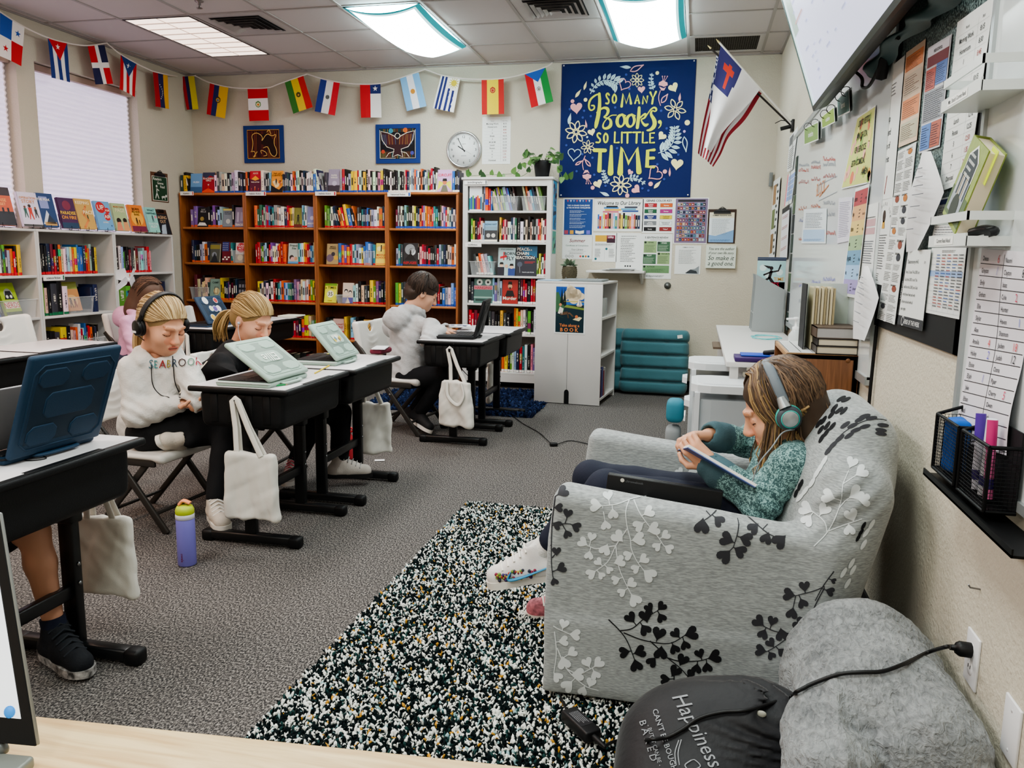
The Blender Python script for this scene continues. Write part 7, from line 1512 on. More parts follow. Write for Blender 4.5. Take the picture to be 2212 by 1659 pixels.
slips([(1340,275,-15),(1400,247,-12),(1465,240,0),(1470,264,5),(1390,290,-10),(1305,298,-25),(1480,308,5),(1250,345,-25),(1195,340,-35),(1340,352,-15),(1275,378,-20),(1225,418,-35),(1475,342,5),(1565,312,20),(1620,368,35),(1668,370,50),(1460,378,8),(1460,405,8),(1572,390,35),(1560,440,40),(1592,470,45),(1155,440,-40),(1105,490,-45),(1072,530,-50),(1608,530,80)],GRY,44,15)
slips([(1040,610,-60),(985,700,-60),(1010,660,-60),(950,770,-60),(900,830,-55),(860,880,-50),(1390,1080,-60),(1350,1140,-55),(1330,1230,-60),(1240,1370,-60),(1180,1440,-60),(1210,1520,-60),(1250,1420,-60)],LWH,44,15)
slips([(1330,1090,-60),(1310,1140,-55),(1290,1180,-60),(870,775,-70),(855,800,-75),(830,850,-70)],BLK,34,12)
dstroke(q,[(C_[0][0]+x/C_[1],C_[0][1]+y/C_[1])for x,y in((1060,550),(1180,400),(1340,310),(1480,300),(1600,360),(1640,470))],1.0,GRY)
q.build('slipcover',r,norm=False)
for x,y in((-.29,2.14),(-.29,2.92),(.36,2.14),(.36,2.92)):MB().lathe([(.022,0),(.026,.03),(.026,.05)],mat('#1b1715',.5),(x,y,0),12).build('foot',r)
def fluff_mat():
 m=bpy.data.materials.new('plush_fleece');m.use_nodes=True;nt=m.node_tree;b=nt.nodes['Principled BSDF'];t=nt.nodes.new('ShaderNodeTexCoord');mp=nt.nodes.new('ShaderNodeMapping');mp.inputs['Scale'].default_value=(1,.45,1)
 n=nt.nodes.new('ShaderNodeTexNoise');n.inputs['Scale'].default_value=95;n.inputs['Detail'].default_value=5;n.inputs['Distortion'].default_value=.8;n2=nt.nodes.new('ShaderNodeTexNoise');n2 .inputs['Scale'].default_value=9
 r=nt.nodes.new('ShaderNodeValToRGB');r.color_ramp.elements[0].position=.33;r.color_ramp.elements[0].color=(*lin('#595d60'),1);r.color_ramp.elements[1].position=.6;r.color_ramp.elements[1].color=(*lin('#8f9395'),1)
 mx=nt.nodes.new('ShaderNodeMath');mx.operation='MULTIPLY_ADD';mx.inputs[1].default_value=.6
 nt.links.new(t.outputs['Object'],mp.inputs[0]);nt.links.new(mp.outputs[0],n.inputs['Vector']);nt.links.new(t.outputs['Object'],n2 .inputs['Vector']);nt.links.new(n.outputs['Fac'],mx.inputs[0])
 m2=nt.nodes.new('ShaderNodeMath');m2 .operation='MULTIPLY';m2 .inputs[1].default_value=.4;nt.links.new(n2 .outputs['Fac'],m2 .inputs[0]);nt.links.new(m2 .outputs[0],mx.inputs[2])
 nt.links.new(mx.outputs[0],r.inputs[0]);nt.links.new(r.outputs[0],b.inputs['Base Color']);bp=nt.nodes.new('ShaderNodeBump');bp.inputs['Strength'].default_value=.9;bp.inputs['Distance'].default_value=.012;nt.links.new(n.outputs['Fac'],bp.inputs['Height']);nt.links.new(bp.outputs[0],b.inputs['Normal'])
 b.inputs['Roughness'].default_value=.9;b.inputs['Sheen Weight'].default_value=.3;return m
s_=SDF();s_.box((.435,1.84,.20),(.35,.50,.41),.155,k=0);s_.ell((.435,2.0,.23),(.165,.12,.185),k=.08);s_.box((.50,1.62,.20),(.22,.22,.36),.10,k=.06);s_.box((.30,1.60,.17),(.16,.3,.33),.075,k=.05)
for P in([(.405,1.46,.36),(.41,1.50,.26),(.40,1.46,.10)],[(.46,1.52,.33),(.50,1.48,.26),(.55,1.5,.22)]):
 for a,b in zip(P[:-1],P[1:]):s_.cap(a,b,.022,.022,.025,'-')
s_.cap((.445,1.62,.40),(.43,1.5,.35),.03,.05,.03,'-')
s_.disp=lambda p:.006*nz(p,26,4)+.0035*nz(p,75,5)+.0022*nz(p,190,6)-.012*np.exp(-((p[...,0]-.30-.12*(p[...,2]-.2))/.012)**2)*(p[...,1]<1.80)
v,f=s_.polys(.007);BLB=BVHTree.FromPolygons(v.tolist(),f.tolist());q=MB();q.add(v.tolist(),f.tolist(),fluff_mat(),True);q.build('rolled_blanket',label='rolled grey plush blanket on the floor between the armchair and the wall',cat='blanket',norm=False)
s_=SDF();s_.ell((.10,1.77,.13),(.215,.165,.15),k=0);s_.ell((.20,1.78,.15),(.13,.14,.125),k=.06);s_.ell((.0,1.70,.10),(.12,.14,.11),k=.06);s_.ell((.1,1.60,.08),(.2,.16,.10),k=.08)
s_.fn(lambda p:-(p[...,2]-.008),op='&')
def bagd(p):
 w=np.exp(-(((p[...,0]-.20)/.10)**2+((p[...,1]-1.75)/.12)**2));return .004*nz(p,22,8)-.010*w*np.sin(70*(p[...,0]*.7+p[...,1]*.9+.2*np.sin(p[...,2]*30)))
s_.disp=bagd;v,f=s_.polys(.006);BGB=BVHTree.FromPolygons(v.tolist(),f.tolist());r=empty('drawstring_bag',(.1,1.75,0),'slumped black drawstring bag lettered Happiness on the floor before the armchair','bag')
q=MB();q.add(v.tolist(),f.tolist(),mat('#121318',.55,sheen=.15,bump=.15,bscale=60),True)
def btext(t,x,y,h,ang,mt,bold=0,sh=0,wmax=None):
 vs,fs,x0,x1=text_mesh(t,bold);k=h/.72;kx=k if not wmax else wmax/(x1-x0);a=rad(ang);P=[]
 for u,w in vs:px,py=(u-x0)*kx+sh*w*k,-w*k;P.append(cast(x+px*cos(a)-py*sin(a),y+px*sin(a)+py*cos(a),BGB,.0022))
 for f_ in fs:
  if all(P[i]is not None for i in f_)and max((P[i]-P[f_[0]]).length for i in f_)<.06:q.add([P[i]for i in f_],[tuple(range(len(f_)))],mt)
lt=mat('#8d9196',.7)
btext('Happiness',1452,1508,34,62,lt,0,.3,172);btext("CAN'T BE BOUGHT",1410,1535,12,72,lt,.01,0,150);btext('- BUT IT CAN BE -',1398,1568,9,74,lt,0,0,92);btext('B A K E D',1382,1560,15,74,lt,0,0,90)
ZB=((1160,1220),3.687)
for P in(((1130,1400),(1100,1500),(1110,1600)),((1150,1395),(1125,1500),(1135,1600)),((1230,1560),(1180,1600),(1220,1640),(1300,1610),(1260,1560),(1230,1560))):dstroke(q,[(1160+x/3.687,1220+y/3.687)for x,y in P],1.3,lt,BGB,.0022)
q.build('bag_body',r,norm=False)
q=MB();c=cast(1642,1545,BGB,.004)
if c:q.ell(c,(.012,.004,.008),mat('#b8b8ac',.4));q.build('care_tag',r)
CBL=mat('#131315',.45)
def cable(label,pts,r_=.0035,n=8,name='power_cord'):
 q=MB();q.tube(bez(pts,n),r_,CBL,6);return q.build(name,label=label,cat='cord')
def onb(x,y,bv,lift=.006):return cast(x,y,bv,lift)
fl=lambda x,y,z=.006:at(x,y,Z=z)
rt=empty('laptop_charger',fl(1260,1565,.03),'black laptop power brick lying on the speckled rug','charger')
a,b=at(1227,1540,Z=.04),at(1283,1592,Z=.04);d=(b-a).normalized();R=M((d,W3 .cross(d),W3)).transposed()
q=MB();q.box((a+b)/2,((b-a).length,.048,.032),mat('#18181b',.4),.006,rot=R);cv=Cv(.0005);cv.rect(-.04,-.018,.07,.036,'#232327',0);cv.lines(-.036,.014,.06,.028,6,'#8d8f94',1,.35,.3);cv.into(q,(a+b)/2+W3*.0165,d,W3 .cross(d));q.build('brick',rt)
q=MB();q.tube(bez([fl(1192,1455,.03),fl(1205,1490,.028),fl(1222,1530,.035),a-d*.0],6),.003,CBL,6);q.build('lead',rt);MB().tube([b,b+d*.03,b+d*.05],[.009,.007,.004],CBL,8).build('strain_relief',rt)
sp_=[b+d*.045,fl(1330,1601,.03),fl(1375,1600,.03)]
for x,y in((1400,1602),(1440,1596),(1475,1578),(1510,1555),(1560,1541),(1610,1538),(1660,1525),(1710,1508)):
 h=cast(x,y,BGB,.006);sp_.append(h if h else at(x,y,Y=1.72))
for x,y in((1724,1501),(1740,1492),(1760,1482),(1810,1462),(1860,1455),(1905,1455),(1950,1440),(2000,1415)):
 h=[k for k in(cast(x,y,BLB,.007),cast(x,y,BGB,.007))if k];sp_.append(min(h,key=lambda k:(k-CAMP).length)if h else at(x,y,Y=1.79))
sp_+=[at(2045,1397,X=XR-.075),V((XR-.05,1.825,.412))]
q=MB();q.tube(bez(sp_,8),.0042,CBL,8);P=V((XR-.05,1.825,.412));q.tube([P,P+V((.012,0,0)),P+V((.012,0,0)),P+V((.02,0,-.001)),P+V((.042,0,-.002))],[.006,.007,.012,.017,.017],CBL,10);q.build('power_cord',label='black power cord running over the bag and blanket into the wall outlet',cat='cord')
rt=empty('inline_adapter',fl(1195,960),'small black adapter on the carpet along the thin cord','adapter')
c=fl(1196,960,.012);q=MB();q.box(c,(.05,.035,.024),mat('#151517',.5),.005,rot=M.Rotation(.3,3,'Z'));q.build('adapter_box',rt)
TZ=.74
e0,e1=at(75,1545,Z=TZ),at(1180,1659,Z=TZ);du=(e1-e0).normalized();dn=V((du.y,-du.x,0))
if dn.y>0:dn=-dn
r=empty('work_table',(e0+e1)/2+dn*.3,'pale maple table top at the bottom left of the view','table',rz=0)
PM=wood('#cba977','#e6cd9d',(1.2,14,4),.35,'maple_top');R=M((du,-dn,W3)).transposed()
q=MB();c=e0 .lerp(e1,.5)-du*.15+dn*.30;q.box(c-W3*.014,((e1-e0).length+.55,.60,.028),PM,.003,rot=R);q.build('table_top',r)
for sx in(-1,1):
 for sy in(-1,1):p=c+du*sx*.5+dn*sy*.25;MB().cyl((p.x,p.y,0),(p.x,p.y,TZ-.028),.02,mat('#2a2a2c',.4,metal=.6)).build('leg',r)
r=empty('laptop',at(-20,1650,Z=TZ),'open grey laptop at the bottom left corner with a bright white screen','laptop')
Y_=.66;h0=at(80,1612,Z=TZ+.022);tp_=at(2,1130,Y=h0 .y+.055);up_=(tp_-h0).normalized();U=V((-1,-.10,0)).normalized();N=U.cross(up_).normalized()
if N.y>0:N=-N
R=M((U,-N,up_)).transposed();lw,lh=.33,.235
O=h0;bkm=mat('#121316',.4)
q=MB();q.box(O+U*lw/2+up_*lh/2-N*.003,(lw,.006,lh),mat('#8f9292',.35,metal=.4),.002,rot=R);q.box(O+U*lw/2+up_*lh/2+N*.0008,(lw-.001,.002,lh-.001),bkm,rot=R)
sc0=mat('#e9eef6',.2,emit=.9,name='laptop_glow');q.box(O+U*(lw/2)+up_*(lh/2+.008)+N*.002,(lw-.022,.0008,lh-.036),sc0,rot=R);q.lathe([(0,.0006),(.006,.0006),(.006,0)],mat('#3a8ad8',.4,emit=.6),O+U*.0215+up_*.032+N*.0026,16,N);q.build('lid',r)
Nh=V((N.x,N.y,0)).normalized();q=MB();q.box(O+U*lw/2+Nh*.118-W3*.014,(lw,.23,.014),mat('#8b8f8a',.4,metal=.3),.004,rot=M((U,V((-N.x,-N.y,0)).normalized(),W3)).transposed())
q.box(O+U*lw*.5-W3*.006,(lw*.8,.014,.012),mat('#6f7374',.4,metal=.3),.005,rot=R);q.build('keyboard_base',r)
BKP,BKM,WTOP=mat('#0d0e10',.5,bump=.1,bscale=300,name='black_plastic'),mat('#111214',.35,.5,name='black_tube'),mat('#d6d3d4',.3,name='desk_laminate')
DZ=.69
def desk(cx,cy,label,hook=(-1,),group='student desks with black book boxes',dz=0):
 r=empty('student_desk',(cx,cy,0),label,'desk',group);T_=M.Translation((cx,cy,dz))
 def B():q=MB();q.T=T_;return q
 z=DZ
 q=B();q.box((0,0,z-.011),(.46,.605,.024),BKP,.009,seg=3);q.build('edge_band',r)
 q=B();q.box((-.004,0,z+.0005),(.43,.58,.003),WTOP,.001);q.build('desk_top',r)
 q=B();q.box((.212,.0,z+.0012),(.022,.27,.003),BKP,.001);q.build('pencil_groove',r)
 q=B();a,b=[[(sx*(.20-t),sy*(.285-t),zz)for sx,sy in((-1,-1),(1,-1),(1,1),(-1,1))]for t,zz in((0,z-.02),(.018,z-.165))]
 s=SDF();s.box((0,0,z-.095),(.39,.56,.16),.028,k=0);v,f=s.polys(.012);v[:,0]*=1-(.665-v[:,2])*.25;q.add(v.tolist(),f.tolist(),BKP,True)
 for sy in(-1,1):
  for k in(-.12,-.04,.04,.12):q.box((k,sy*.278,z-.09),(.035,.012,.12),BKP,.005)
 q.build('book_box',r)
 for sy in(-1,1):
  q=B();q.box((.0,sy*.225,.30),(.052,.032,.53),BKM,.005);q.box((0,sy*.225,z-.2),(.07,.05,.12),BKM,.008)
  for zz in(.30,.24):q.lathe([(0,.004),(.006,.003),(.007,0)],mat('#8a8c8e',.25,metal=.9),(.028,sy*.225,zz),8,(1,0,0))
  q.build('leg',r)
  q=B();q.box((0,sy*.225,.03),(.38,.045,.038),BKM,.008)
  for sx in(-1,1):q.box((sx*.205,sy*.225,.025),(.055,.052,.05),BKP,.012)
  q.build('foot_bar',r)
 q=B();q.box((0,0,.215),(.028,.43,.042),BKM,.005);q.build('stretcher',r)
 for sy in hook:q=B();q.tube([(0,sy*.27,z-.055),(0,sy*.30,z-.05),(0,sy*.315,z-.06),(0,sy*.315,z-.045)],.008,BKP,8);q.build('bag_hook',r)
 return r
desk(-1.815,1.765,'black student desk at the left edge under the large dark blue case',(1,))
desk(-1.815,3.235,'student desk in the middle row under the nearer mint laptop case, bottle by its foot',(-1,))
desk(-1.79,3.86,'student desk in the middle row under the farther mint laptop case',(1,))
desk(-1.53,5.27,'student desk of the boy in the grey hoodie with the black laptop case',(-1,))
desk(-1.50,5.90,'student desk pushed against the far side of the hooded boy\'s desk',(1,))
desk(-3.56,5.44,'student desk under the navy stickered laptop case',(-1,));desk(-3.54,6.07,'student desk just behind the one with the stickered laptop case',(1,))
desk(-3.65,3.95,'empty white topped desk at far left, the farther of two side by side',(1,));desk(-3.62,3.33,'empty white topped desk at far left, partly behind the dark blue case',(-1,))
CHW,CHF=mat('#d9d6d0',.45,name='chair_plastic'),mat('#3b3835',.4,.5,metal=.3,name='chair_tube')
def chair(x,y,rz,s,label):
 r=empty('folding_chair',(x,y,0),label,'chair','white folding chairs',rz);T_=M.Translation((x,y,0))@M.Rotation(rz,4,'Z')@M.Scale(s,4)
 def B():q=MB();q.T=T_;return q
 S=SDF();S.box((0,0,.345),(.36,.39,.026),.012,k=0);S.box((.165,0,.335),(.05,.37,.04),.018,k=.02);S.ell((0,0,.385),(.17,.17,.032),k=.015,op='-');q=B();S.mesh(q,CHW,.009);q.build('seat',r,norm=False)
 a=.2;Rb_=[[cos(a),0,-sin(a)],[0,1,0],[sin(a),0,cos(a)]]
 S=SDF();S.box((-.235,0,.585),(.028,.40,.24),.013,rot=Rb_,k=0);S.ell((-.16,0,.58),(.07,.17,.3),rot=Rb_,k=.03,op='-');S.cap((-.3,.0,.655),(-.2,0,.655),.022,.022,.01,'-')
 for sy in(-1,1):S.box((-.232,sy*.185,.60),(.045,.03,.20),.014,rot=Rb_,k=.01)
 q=B();S.mesh(q,CHW,.008);q.build('backrest',r,norm=False)
 for sy in(-1,1):
  q=B();q.bar([(-.25,sy*.195,.58),(.20,sy*.195,.0)],.018,.032,CHF,up=(1,0,.8),bev=.006);q.lathe([(0,.003),(.006,.002),(.006,0)],mat('#9a9a98',.3,metal=.8),(.0,sy*.206,.258),8,(0,sy,0));q.build('leg',r)
  q=B();q.bar([(.10,sy*.168,.325),(-.19,sy*.168,.0)],.018,.030,CHF,up=(1,0,-.8),bev=.006);q.build('leg',r)
  q=B();q.box((-.01,sy*.178,.318),(.30,.016,.035),CHF,.005);q.build('seat_rail',r)
 q=B();q.cyl((.135,-.19,.085),(.135,.19,.085),.009,CHF,n=8);q.cyl((-.12,-.165,.075),(-.12,.165,.075),.009,CHF,n=8);q.build('stretcher',r)
 return r
chair(-2.42,3.22,-.06,.98,'white folding chair under the girl in the Seabrook hoodie')
chair(-2.36,4.00,.05,1.,'white folding chair behind the girl in black')
chair(-2.0,5.40,-.12,1.1,'white folding chair under the boy in the grey hoodie')
chair(-4.02,5.42,0,1.1,'white folding chair under the girl in pink with the bow')
chair(-4.02,6.12,.1,1.1,'white folding chair back beside the stickered laptop case');chair(-3.74,4.05,.1,1.2,'empty white folding chair at the left edge before the shelves')
chair(-2.40,1.80,0,1.,'folding chair of the child at the left edge, mostly out of view')
def case(x,y,rz,ang,col,label,w=.30,d=.225,name='laptop_case',deco=None,z=DZ+.002,dark='#1c1d20'):
 """hinge on local +x edge; ang = opening angle in radians"""
 r=empty('laptop',(x,y,z),label,'laptop',None,rz);T_=M.Translation((x,y,z))@M.Rotation(rz,4,'Z');cm_=mat(col,.55,bump=.12,bscale=500);c2=mat(tuple(max(0,v**(1/2.2)*.8)for v in lin(col)),.6)
 q=MB();q.T=T_;q.box((0,0,.011),(d,w,.022),cm_,.010,seg=3);q.tube([(-d/2,-w/2+.01,.017),(-d/2+.006,-w/2,.017),(d/2-.006,-w/2,.017),(d/2,-w/2+.01,.017)],.003,mat('#c8d0cc' if col[1]>'8' else dark,.6),5);q.build('case_base',r)
 q=MB();q.T=T_;q.box((-.004,0,.0235),(d-.022,w-.02,.006),mat(dark,.4),.002);km=mat('#2b2c30',.5)
 for i in range(5):
  for j in range(11):q.box((-.01+.018*i,-w*.42+.084*w*j,.027),(.015,w*.07,.002),km)
 q.box((-.07,0,.0268),(.05,.09,.001),mat('#25262a',.3));q.build('keyboard',r)
 L_=T_@M.Translation((d/2-.004,0,.020))@M.Rotation(ang,4,'Y')
 q=MB();q.T=L_;q.box((-d/2,0,.011),(d,w,.020),cm_,.009,seg=3)
 def pan(pts,h=.004,mt=cm_):q.prism([(-d*a,w*(b-.5),.019)for a,b in pts],(0,0,h),mt)
 P=lambda a0,a1,b0,b1,c=.05:[(a0+c,b0),(a1-c,b0),(a1,b0+c),(a1,b1-c),(a1-c,b1),(a0+c,b1),(a0,b1-c),(a0,b0+c)]
 def fr(pts,t=.0035,mt=cm_):q.tube([(-d*a,w*(b-.5),.0205)for a,b in pts+pts[:1]],t,mt,6)
 q.box((-d*.5,0,.0205),(d*.74,w*.80,.002),c2,.001)
 for pt in(P(.12,.3,.12,.42),P(.12,.3,.58,.88),P(.38,.62,.24,.76),P(.7,.86,.12,.42),P(.7,.86,.58,.88)):pan(pt,.0055);fr(pt)
 fr(P(.08,.91,.06,.94,.08),.003);q.build('case_lid',r)
 q=MB();q.T=L_;q.box((-d/2,0,-.001),(d-.03,w-.03,.004),mat('#0d0e11',.15),.001);q.build('screen',r)
 q=MB();q.T=T_;q.tube(bez([(d/2-.002,-.07,.012),(d/2+.018,-.055,.01),(d/2+.02,.055,.01),(d/2-.002,.07,.012)],6),.009,cm_,8,flat=.5);q.build('carry_handle',r)
 if deco:q=MB();q.T=L_;cv=Cv(.0006);deco(cv,d,w);cv.into(q,(0,-w/2,.0262),V((0,1,0)),V((-1,0,0)));q.build('lid_sticker',r)
 return r,T_,L_
def ellie(c,d,w):c.text('Ellie',w*.5,d*.56,-.05,'#e8efe8',1,'c',.01,.25)
case(-1.80,3.12,-.02,.62,'#a3b8ac','mint green laptop case lettered Ellie, half open on the nearer middle desk',w=.33,d=.25,deco=ellie)
case(-1.83,3.80,.05,.86,'#9fb5aa','mint green laptop case with a photo sticker, half open on the farther middle desk',deco=lambda c,d,w:(c.rect(w*.36,d*.4,w*.28,d*.2,'#c9cfc4',1),[c.circ(w*(.4+.06*k),d*(.46+.04*(k%3)),.012,['#c8b04a','#6a8a9a','#e8e4d8','#8a7a4a'][k%4],2,8)for k in range(5)]))
def stick(c,d,w):
 for x,y,rr,cc in((.25,.2,.022,'#d8b04a'),(.7,.16,.018,'#e0a0b0'),(.36,.52,.02,'#d8e0c0'),(.5,.5,.022,'#6a5aa0'),(.64,.5,.022,'#e4d4e4'),(.28,.82,.026,'#e8e8e8'),(.68,.8,.02,'#c04a4a')):c.circ(x*w,y*d,rr*1.2,'#e9e9ea',1,12);c.circ(x*w,y*d,rr,cc,2,12)
case(-3.56,5.40,-.05,1.02,'#2b4058','navy laptop case covered in round stickers on a desk of the rear row',deco=stick)
case(-1.55,5.24,.12,1.82,'#101215','black laptop case standing open before the boy in the grey hoodie',w=.31,d=.25)
r,T_,L_=case(-1.84,1.83,-.04,1.93,'#17364f','large dark blue laptop case standing open on the desk at the left edge',w=.31,d=.29)
Lh=T_@M.Translation((.085,0,.028))@M.Rotation(1.75,4,'Y');q=MB();q.T=Lh;q.box((-.085,-.06,.0),(.17,.30,.008),mat('#8d8a8c',.35,metal=.5),.004);q.lathe([(0,.0008),(.018,.0008),(.018,0)],mat('#6a686c',.4),(-.06,-.17,.004),20);cv=Cv(.0005);cv.text('hp',-.008,-.008,.018,'#a9a6aa',2,'c',0,.2);cv.into(q,Lh@V((-.06,-.17,.0052))if False else(-.06,-.17,.0052),V((0,1,0)),V((-1,0,0)));q.build('screen_lid',r,label='slim grey lid with a round emblem')
q=MB();q.box(at(62,980,Z=DZ+.008),(.03,.05,.006),mat('#1c2fd0',.35),.003,rot=M.Rotation(.5,3,'Z'));q.tube(bez([at(85,982,Z=DZ+.006),at(100,990,Z=DZ+.004),at(60,995,Z=DZ+.004),at(35,985,Z=DZ+.006)],5),.0015,CBL,5);q.build('key_fob',label='bright blue key fob on a cord on the desk at the left edge',cat='key fob')
def pencil(a,b,c,label,nm='pencil'):
 q=MB();d=(b-a).normalized();q.cyl(a,b-d*.012,.0036,mat(c,.5),n=6);q.tube([b-d*.012,b],[.0036,.0006],mat('#d8b88a',.6),6);q.build(nm,label=label,cat=nm)
pencil(at(680,806,Z=DZ+.006),at(712,789,Z=DZ+.006),'#d9bf2e','yellow pencil in the groove of the nearer middle desk');pencil(at(596,833,Z=DZ+.006),at(622,830,Z=DZ+.006),'#2f9a5a','green pencil under the edge of the Ellie laptop case')
q=MB();q.box(at(722,763,Z=DZ+.030),(.05,.075,.0012),mat('#d8dc4a',.6));q.build('sticky_note',label='yellow sticky note on the keyboard of the farther mint laptop',cat='sticky note')
q=MB();s_=SDF();s_.box(at(823,757,Z=DZ+.018),(.07,.16,.028),.012,k=0);s_.disp=lambda p:.003*nz(p,60,4);s_.mesh(q,mat('#6a1f33',.6),.005);q.box(at(822,751,Z=DZ+.036),(.075,.15,.006),mat('#d0cfd2',.6),.002,rot=M.Rotation(.2,3,'Z'));q.build('pencil_pouch',label='maroon and grey zip pouch behind the farther mint laptop',cat='pouch',norm=False)
q=MB();q.box(at(630,682,Z=DZ+.01),(.16,.2,.014),mat('#d9d8c8',.6),.003);q.build('notebook',label='pale notebook on the desk behind the girl in black',cat='notebook')
def tote(c,w,h,label,hook,th=.035,rz=0,col='#d5d2ca',seed=1,droop=False,sw=.15):
 c=V(c);Rz=M.Rotation(rz,3,'Z');r=empty('tote_bag',c,label,'bag','white cotton tote bags');tm=mat(col,.85,bump=.15,bscale=500)
 s=SDF();s.box((0,0,-h/2),(w,th,h),min(.016,th/2-.001),k=0);s.cap((-w*.3,0,.012),(w*.3,0,.012),th*.24,th*.24,.008,'-')
 sd=seed;s.disp=lambda p:.0075*nz(p*np.array([1,1,.35]),42,sd)+.003*nz(p*np.array([1,1,.5]),110,sd+1)+.005*np.sin(p[...,0]*38+np.sin(p[...,2]*9+sd)*2)*np.clip(-p[...,2]/h+.1,0,1)
 q=MB();q.T=M.Translation(c)@Rz.to_4x4();v,f=s.polys(.006);v[:,0]*=1+.12*(-v[:,2]/h);q.add(v.tolist(),f.tolist(),tm,True);q.build('bag_body',r,norm=False)
 hk=V(hook)
 for sy,k in((-1,0),(1,1)):
  q=MB();A,B=[c+Rz@V((sx*w*sw*1.6,sy*th*.4,-.01))for sx in(-1,1)]
  if droop and k==0:
   q.tube(bez([A+V((0,-.012,0)),A+V((.012,-.025,-.09)),(A+B)/2+V((.03,-.03,-.14)),B+V((.02,-.025,-.08)),B+V((0,-.012,0))],6),.011,tm,8,flat=.22,up=(0,1,0))
  else:q.tube([A,A.lerp(hk,.5)+V((sy*.003,0,0)),hk+V((-.012,sy*.004,-.004)),hk+V((0,sy*.004,.005)),hk+V((.012,sy*.004,-.004)),B.lerp(hk,.5),B],.0125,tm,8,flat=.2,up=(0,1,0))
  q.build('strap',r)
 return r
tote(at(541,978,Y=2.90),.225,.285,'white tote bag hanging from the nearer middle desk above its foot',(-1.815,2.92,.645),seed=3)
tote(at(222,1112,Y=2.13),.20,.27,'white tote bag hanging at the left edge desk behind its black leg',(-1.815,2.08,.645),seed=5)
tote(at(805,868,Y=4.23),.20,.30,'white tote bag hanging at the far end of the farther middle desk',(-1.79,4.175,.645),seed=7,rz=.25)
tote(at(985,822,Y=4.92),.225,.30,'white tote bag with a loose strap hanging from the hooded boy\'s desk',(-1.53,4.955,.645),seed=9,rz=-.3,droop=True,th=.05)
tote(at(1064,782,Y=6.24),.12,.33,'tote bag seen edge on under the desk beyond the hooded boy',(-1.50,6.215,.645),seed=11,rz=1.2)
tote(at(238,862,Y=4.28),.2,.3,'white tote bag hanging behind the chair of the girl in the Seabrook hoodie',(-3.65,4.265,.645),seed=13)if False else tote(V((-2.92,3.72,.46)),.2,.3,'pale tote bag hanging behind the chair of the girl in the Seabrook hoodie',(-2.92,3.70,.62),seed=13)
tote(V((-3.56,5.09,.42)),.2,.3,'tote bag hanging under the desk with the stickered laptop',(-3.56,5.125,.645),seed=15)
p=at(405,1219,Z=0);r=empty('water_bottle',p,'purple water bottle with a lime and orange lid standing on the carpet','water bottle');Rr=.036;k=1.12
q=MB();q.lathe([(0,.001),(Rr-.003,.001),(Rr,.005),(Rr,.168*k),(Rr-.001,.172*k)],mat('#8a86d8',.35),p,28);cv=Cv(.0006);cv.text('owala',0,0,.011,'#7a2f5a',1,'c',.01,rot=-pi/2)
cv.into(q,V(),UX,W3,fix=lambda a,b,z:p+V(((Rr+z)*sin(a/Rr-.05),-(Rr+z)*cos(a/Rr-.05),.04+b)));q.build('bottle_body',r)
q=MB();q.lathe([(Rr-.001,.172*k),(Rr+.0005,.173*k),(Rr+.0005,.188*k),(Rr-.001,.19*k)],mat('#dcdce6',.4),p,28);q.build('collar',r)
q=MB();q.lathe([(Rr-.001,.19*k),(Rr,.192*k),(Rr,.205*k),(Rr-.006,.217*k),(.012,.222*k),(0,.222*k)],mat('#b6c83c',.4),p,28);q.build('lid',r)
q=MB();q.tube(bez([p+V((-.02,-.006,.222*k)),p+V((-.004,0,.236*k)),p+V((.022,.006,.228*k))],5),.013,mat('#e8976a',.4),10,flat=.5);q.build('spout_cover',r)
p=at(752,991,Z=0);r=empty('water_bottle',p,'red water bottle with a looped cap standing behind the farther middle desk','water bottle');q=MB();q.lathe([(0,0),(.032,0),(.034,.01),(.034,.11),(.03,.14),(.02,.16),(.02,.165)],mat('#c23a42',.3),p,24);q.build('bottle_body',r);q=MB();q.lathe([(.021,.165),(.022,.19),(.012,.2),(0,.2)],mat('#d0434a',.3),p,20);q.tube([p+V((.018+.016*cos(a),0,.182+.014*sin(a)))for a in[x_*pi/6-pi/2 for x_ in range(13)]],.005,mat('#d0434a',.3),8);q.build('loop_cap',r)
q=MB();q.box(at(820,994,Z=.003),(.06,.04,.001),mat('#dedede',.6),rot=M.Rotation(.4,3,'Z'));q.build('paper_scrap',label='small white scrap of paper on the carpet below the tote bag',cat='paper')
CBc=[at(980,742,Z=DZ-.0),at(978,760,Z=.55),at(1000,800,Z=.35),at(1042,840,Z=.15),fl(1075,880),fl(1105,897),fl(1130,915),fl(1165,935),fl(1190,958,.014)]
cable('thin black cord running from the hooded boy\'s desk across the carpet',CBc,.003);cable('thin black cord on the carpet between the small adapter and the armchair',[fl(1202,960,.012),fl(1230,952),fl(1262,957),fl(1290,964),fl(1330,962)],.003)
r=empty('low_cabinet',(-1.03,7.0,0),'waist high white cabinet turned sideways, its back panels facing the room','cabinet');az=-.10;T_=M.Translation((-1.317,6.728,0))@M.Rotation(az,4,'Z');cw,cdp,chh=.575,.62,1.035
def B():q=MB();q.T=T_;return q
for k in range(2):
 q=B();q.span((k*cw/2+.001,0,.0 if False else .005),((k+1)*cw/2-.001,.014,chh-.018),WHT,.001);q.build('back_panel',r)
q=B();q.span((cw/2-.001,-.0006,.10),(cw/2+.001,.001,.62),mat('#55585a',.7));q.prism([(cw/2+.026*cos(a)*.8,-.001,.10+.026*sin(a))for a in[x_*pi/8 for x_ in range(9)]]+[(cw/2-.021,-.001,.006),(cw/2+.021,-.001,.006)],(0,.003,0),mat('#0e0f10',.8));q.build('cable_notch',r)
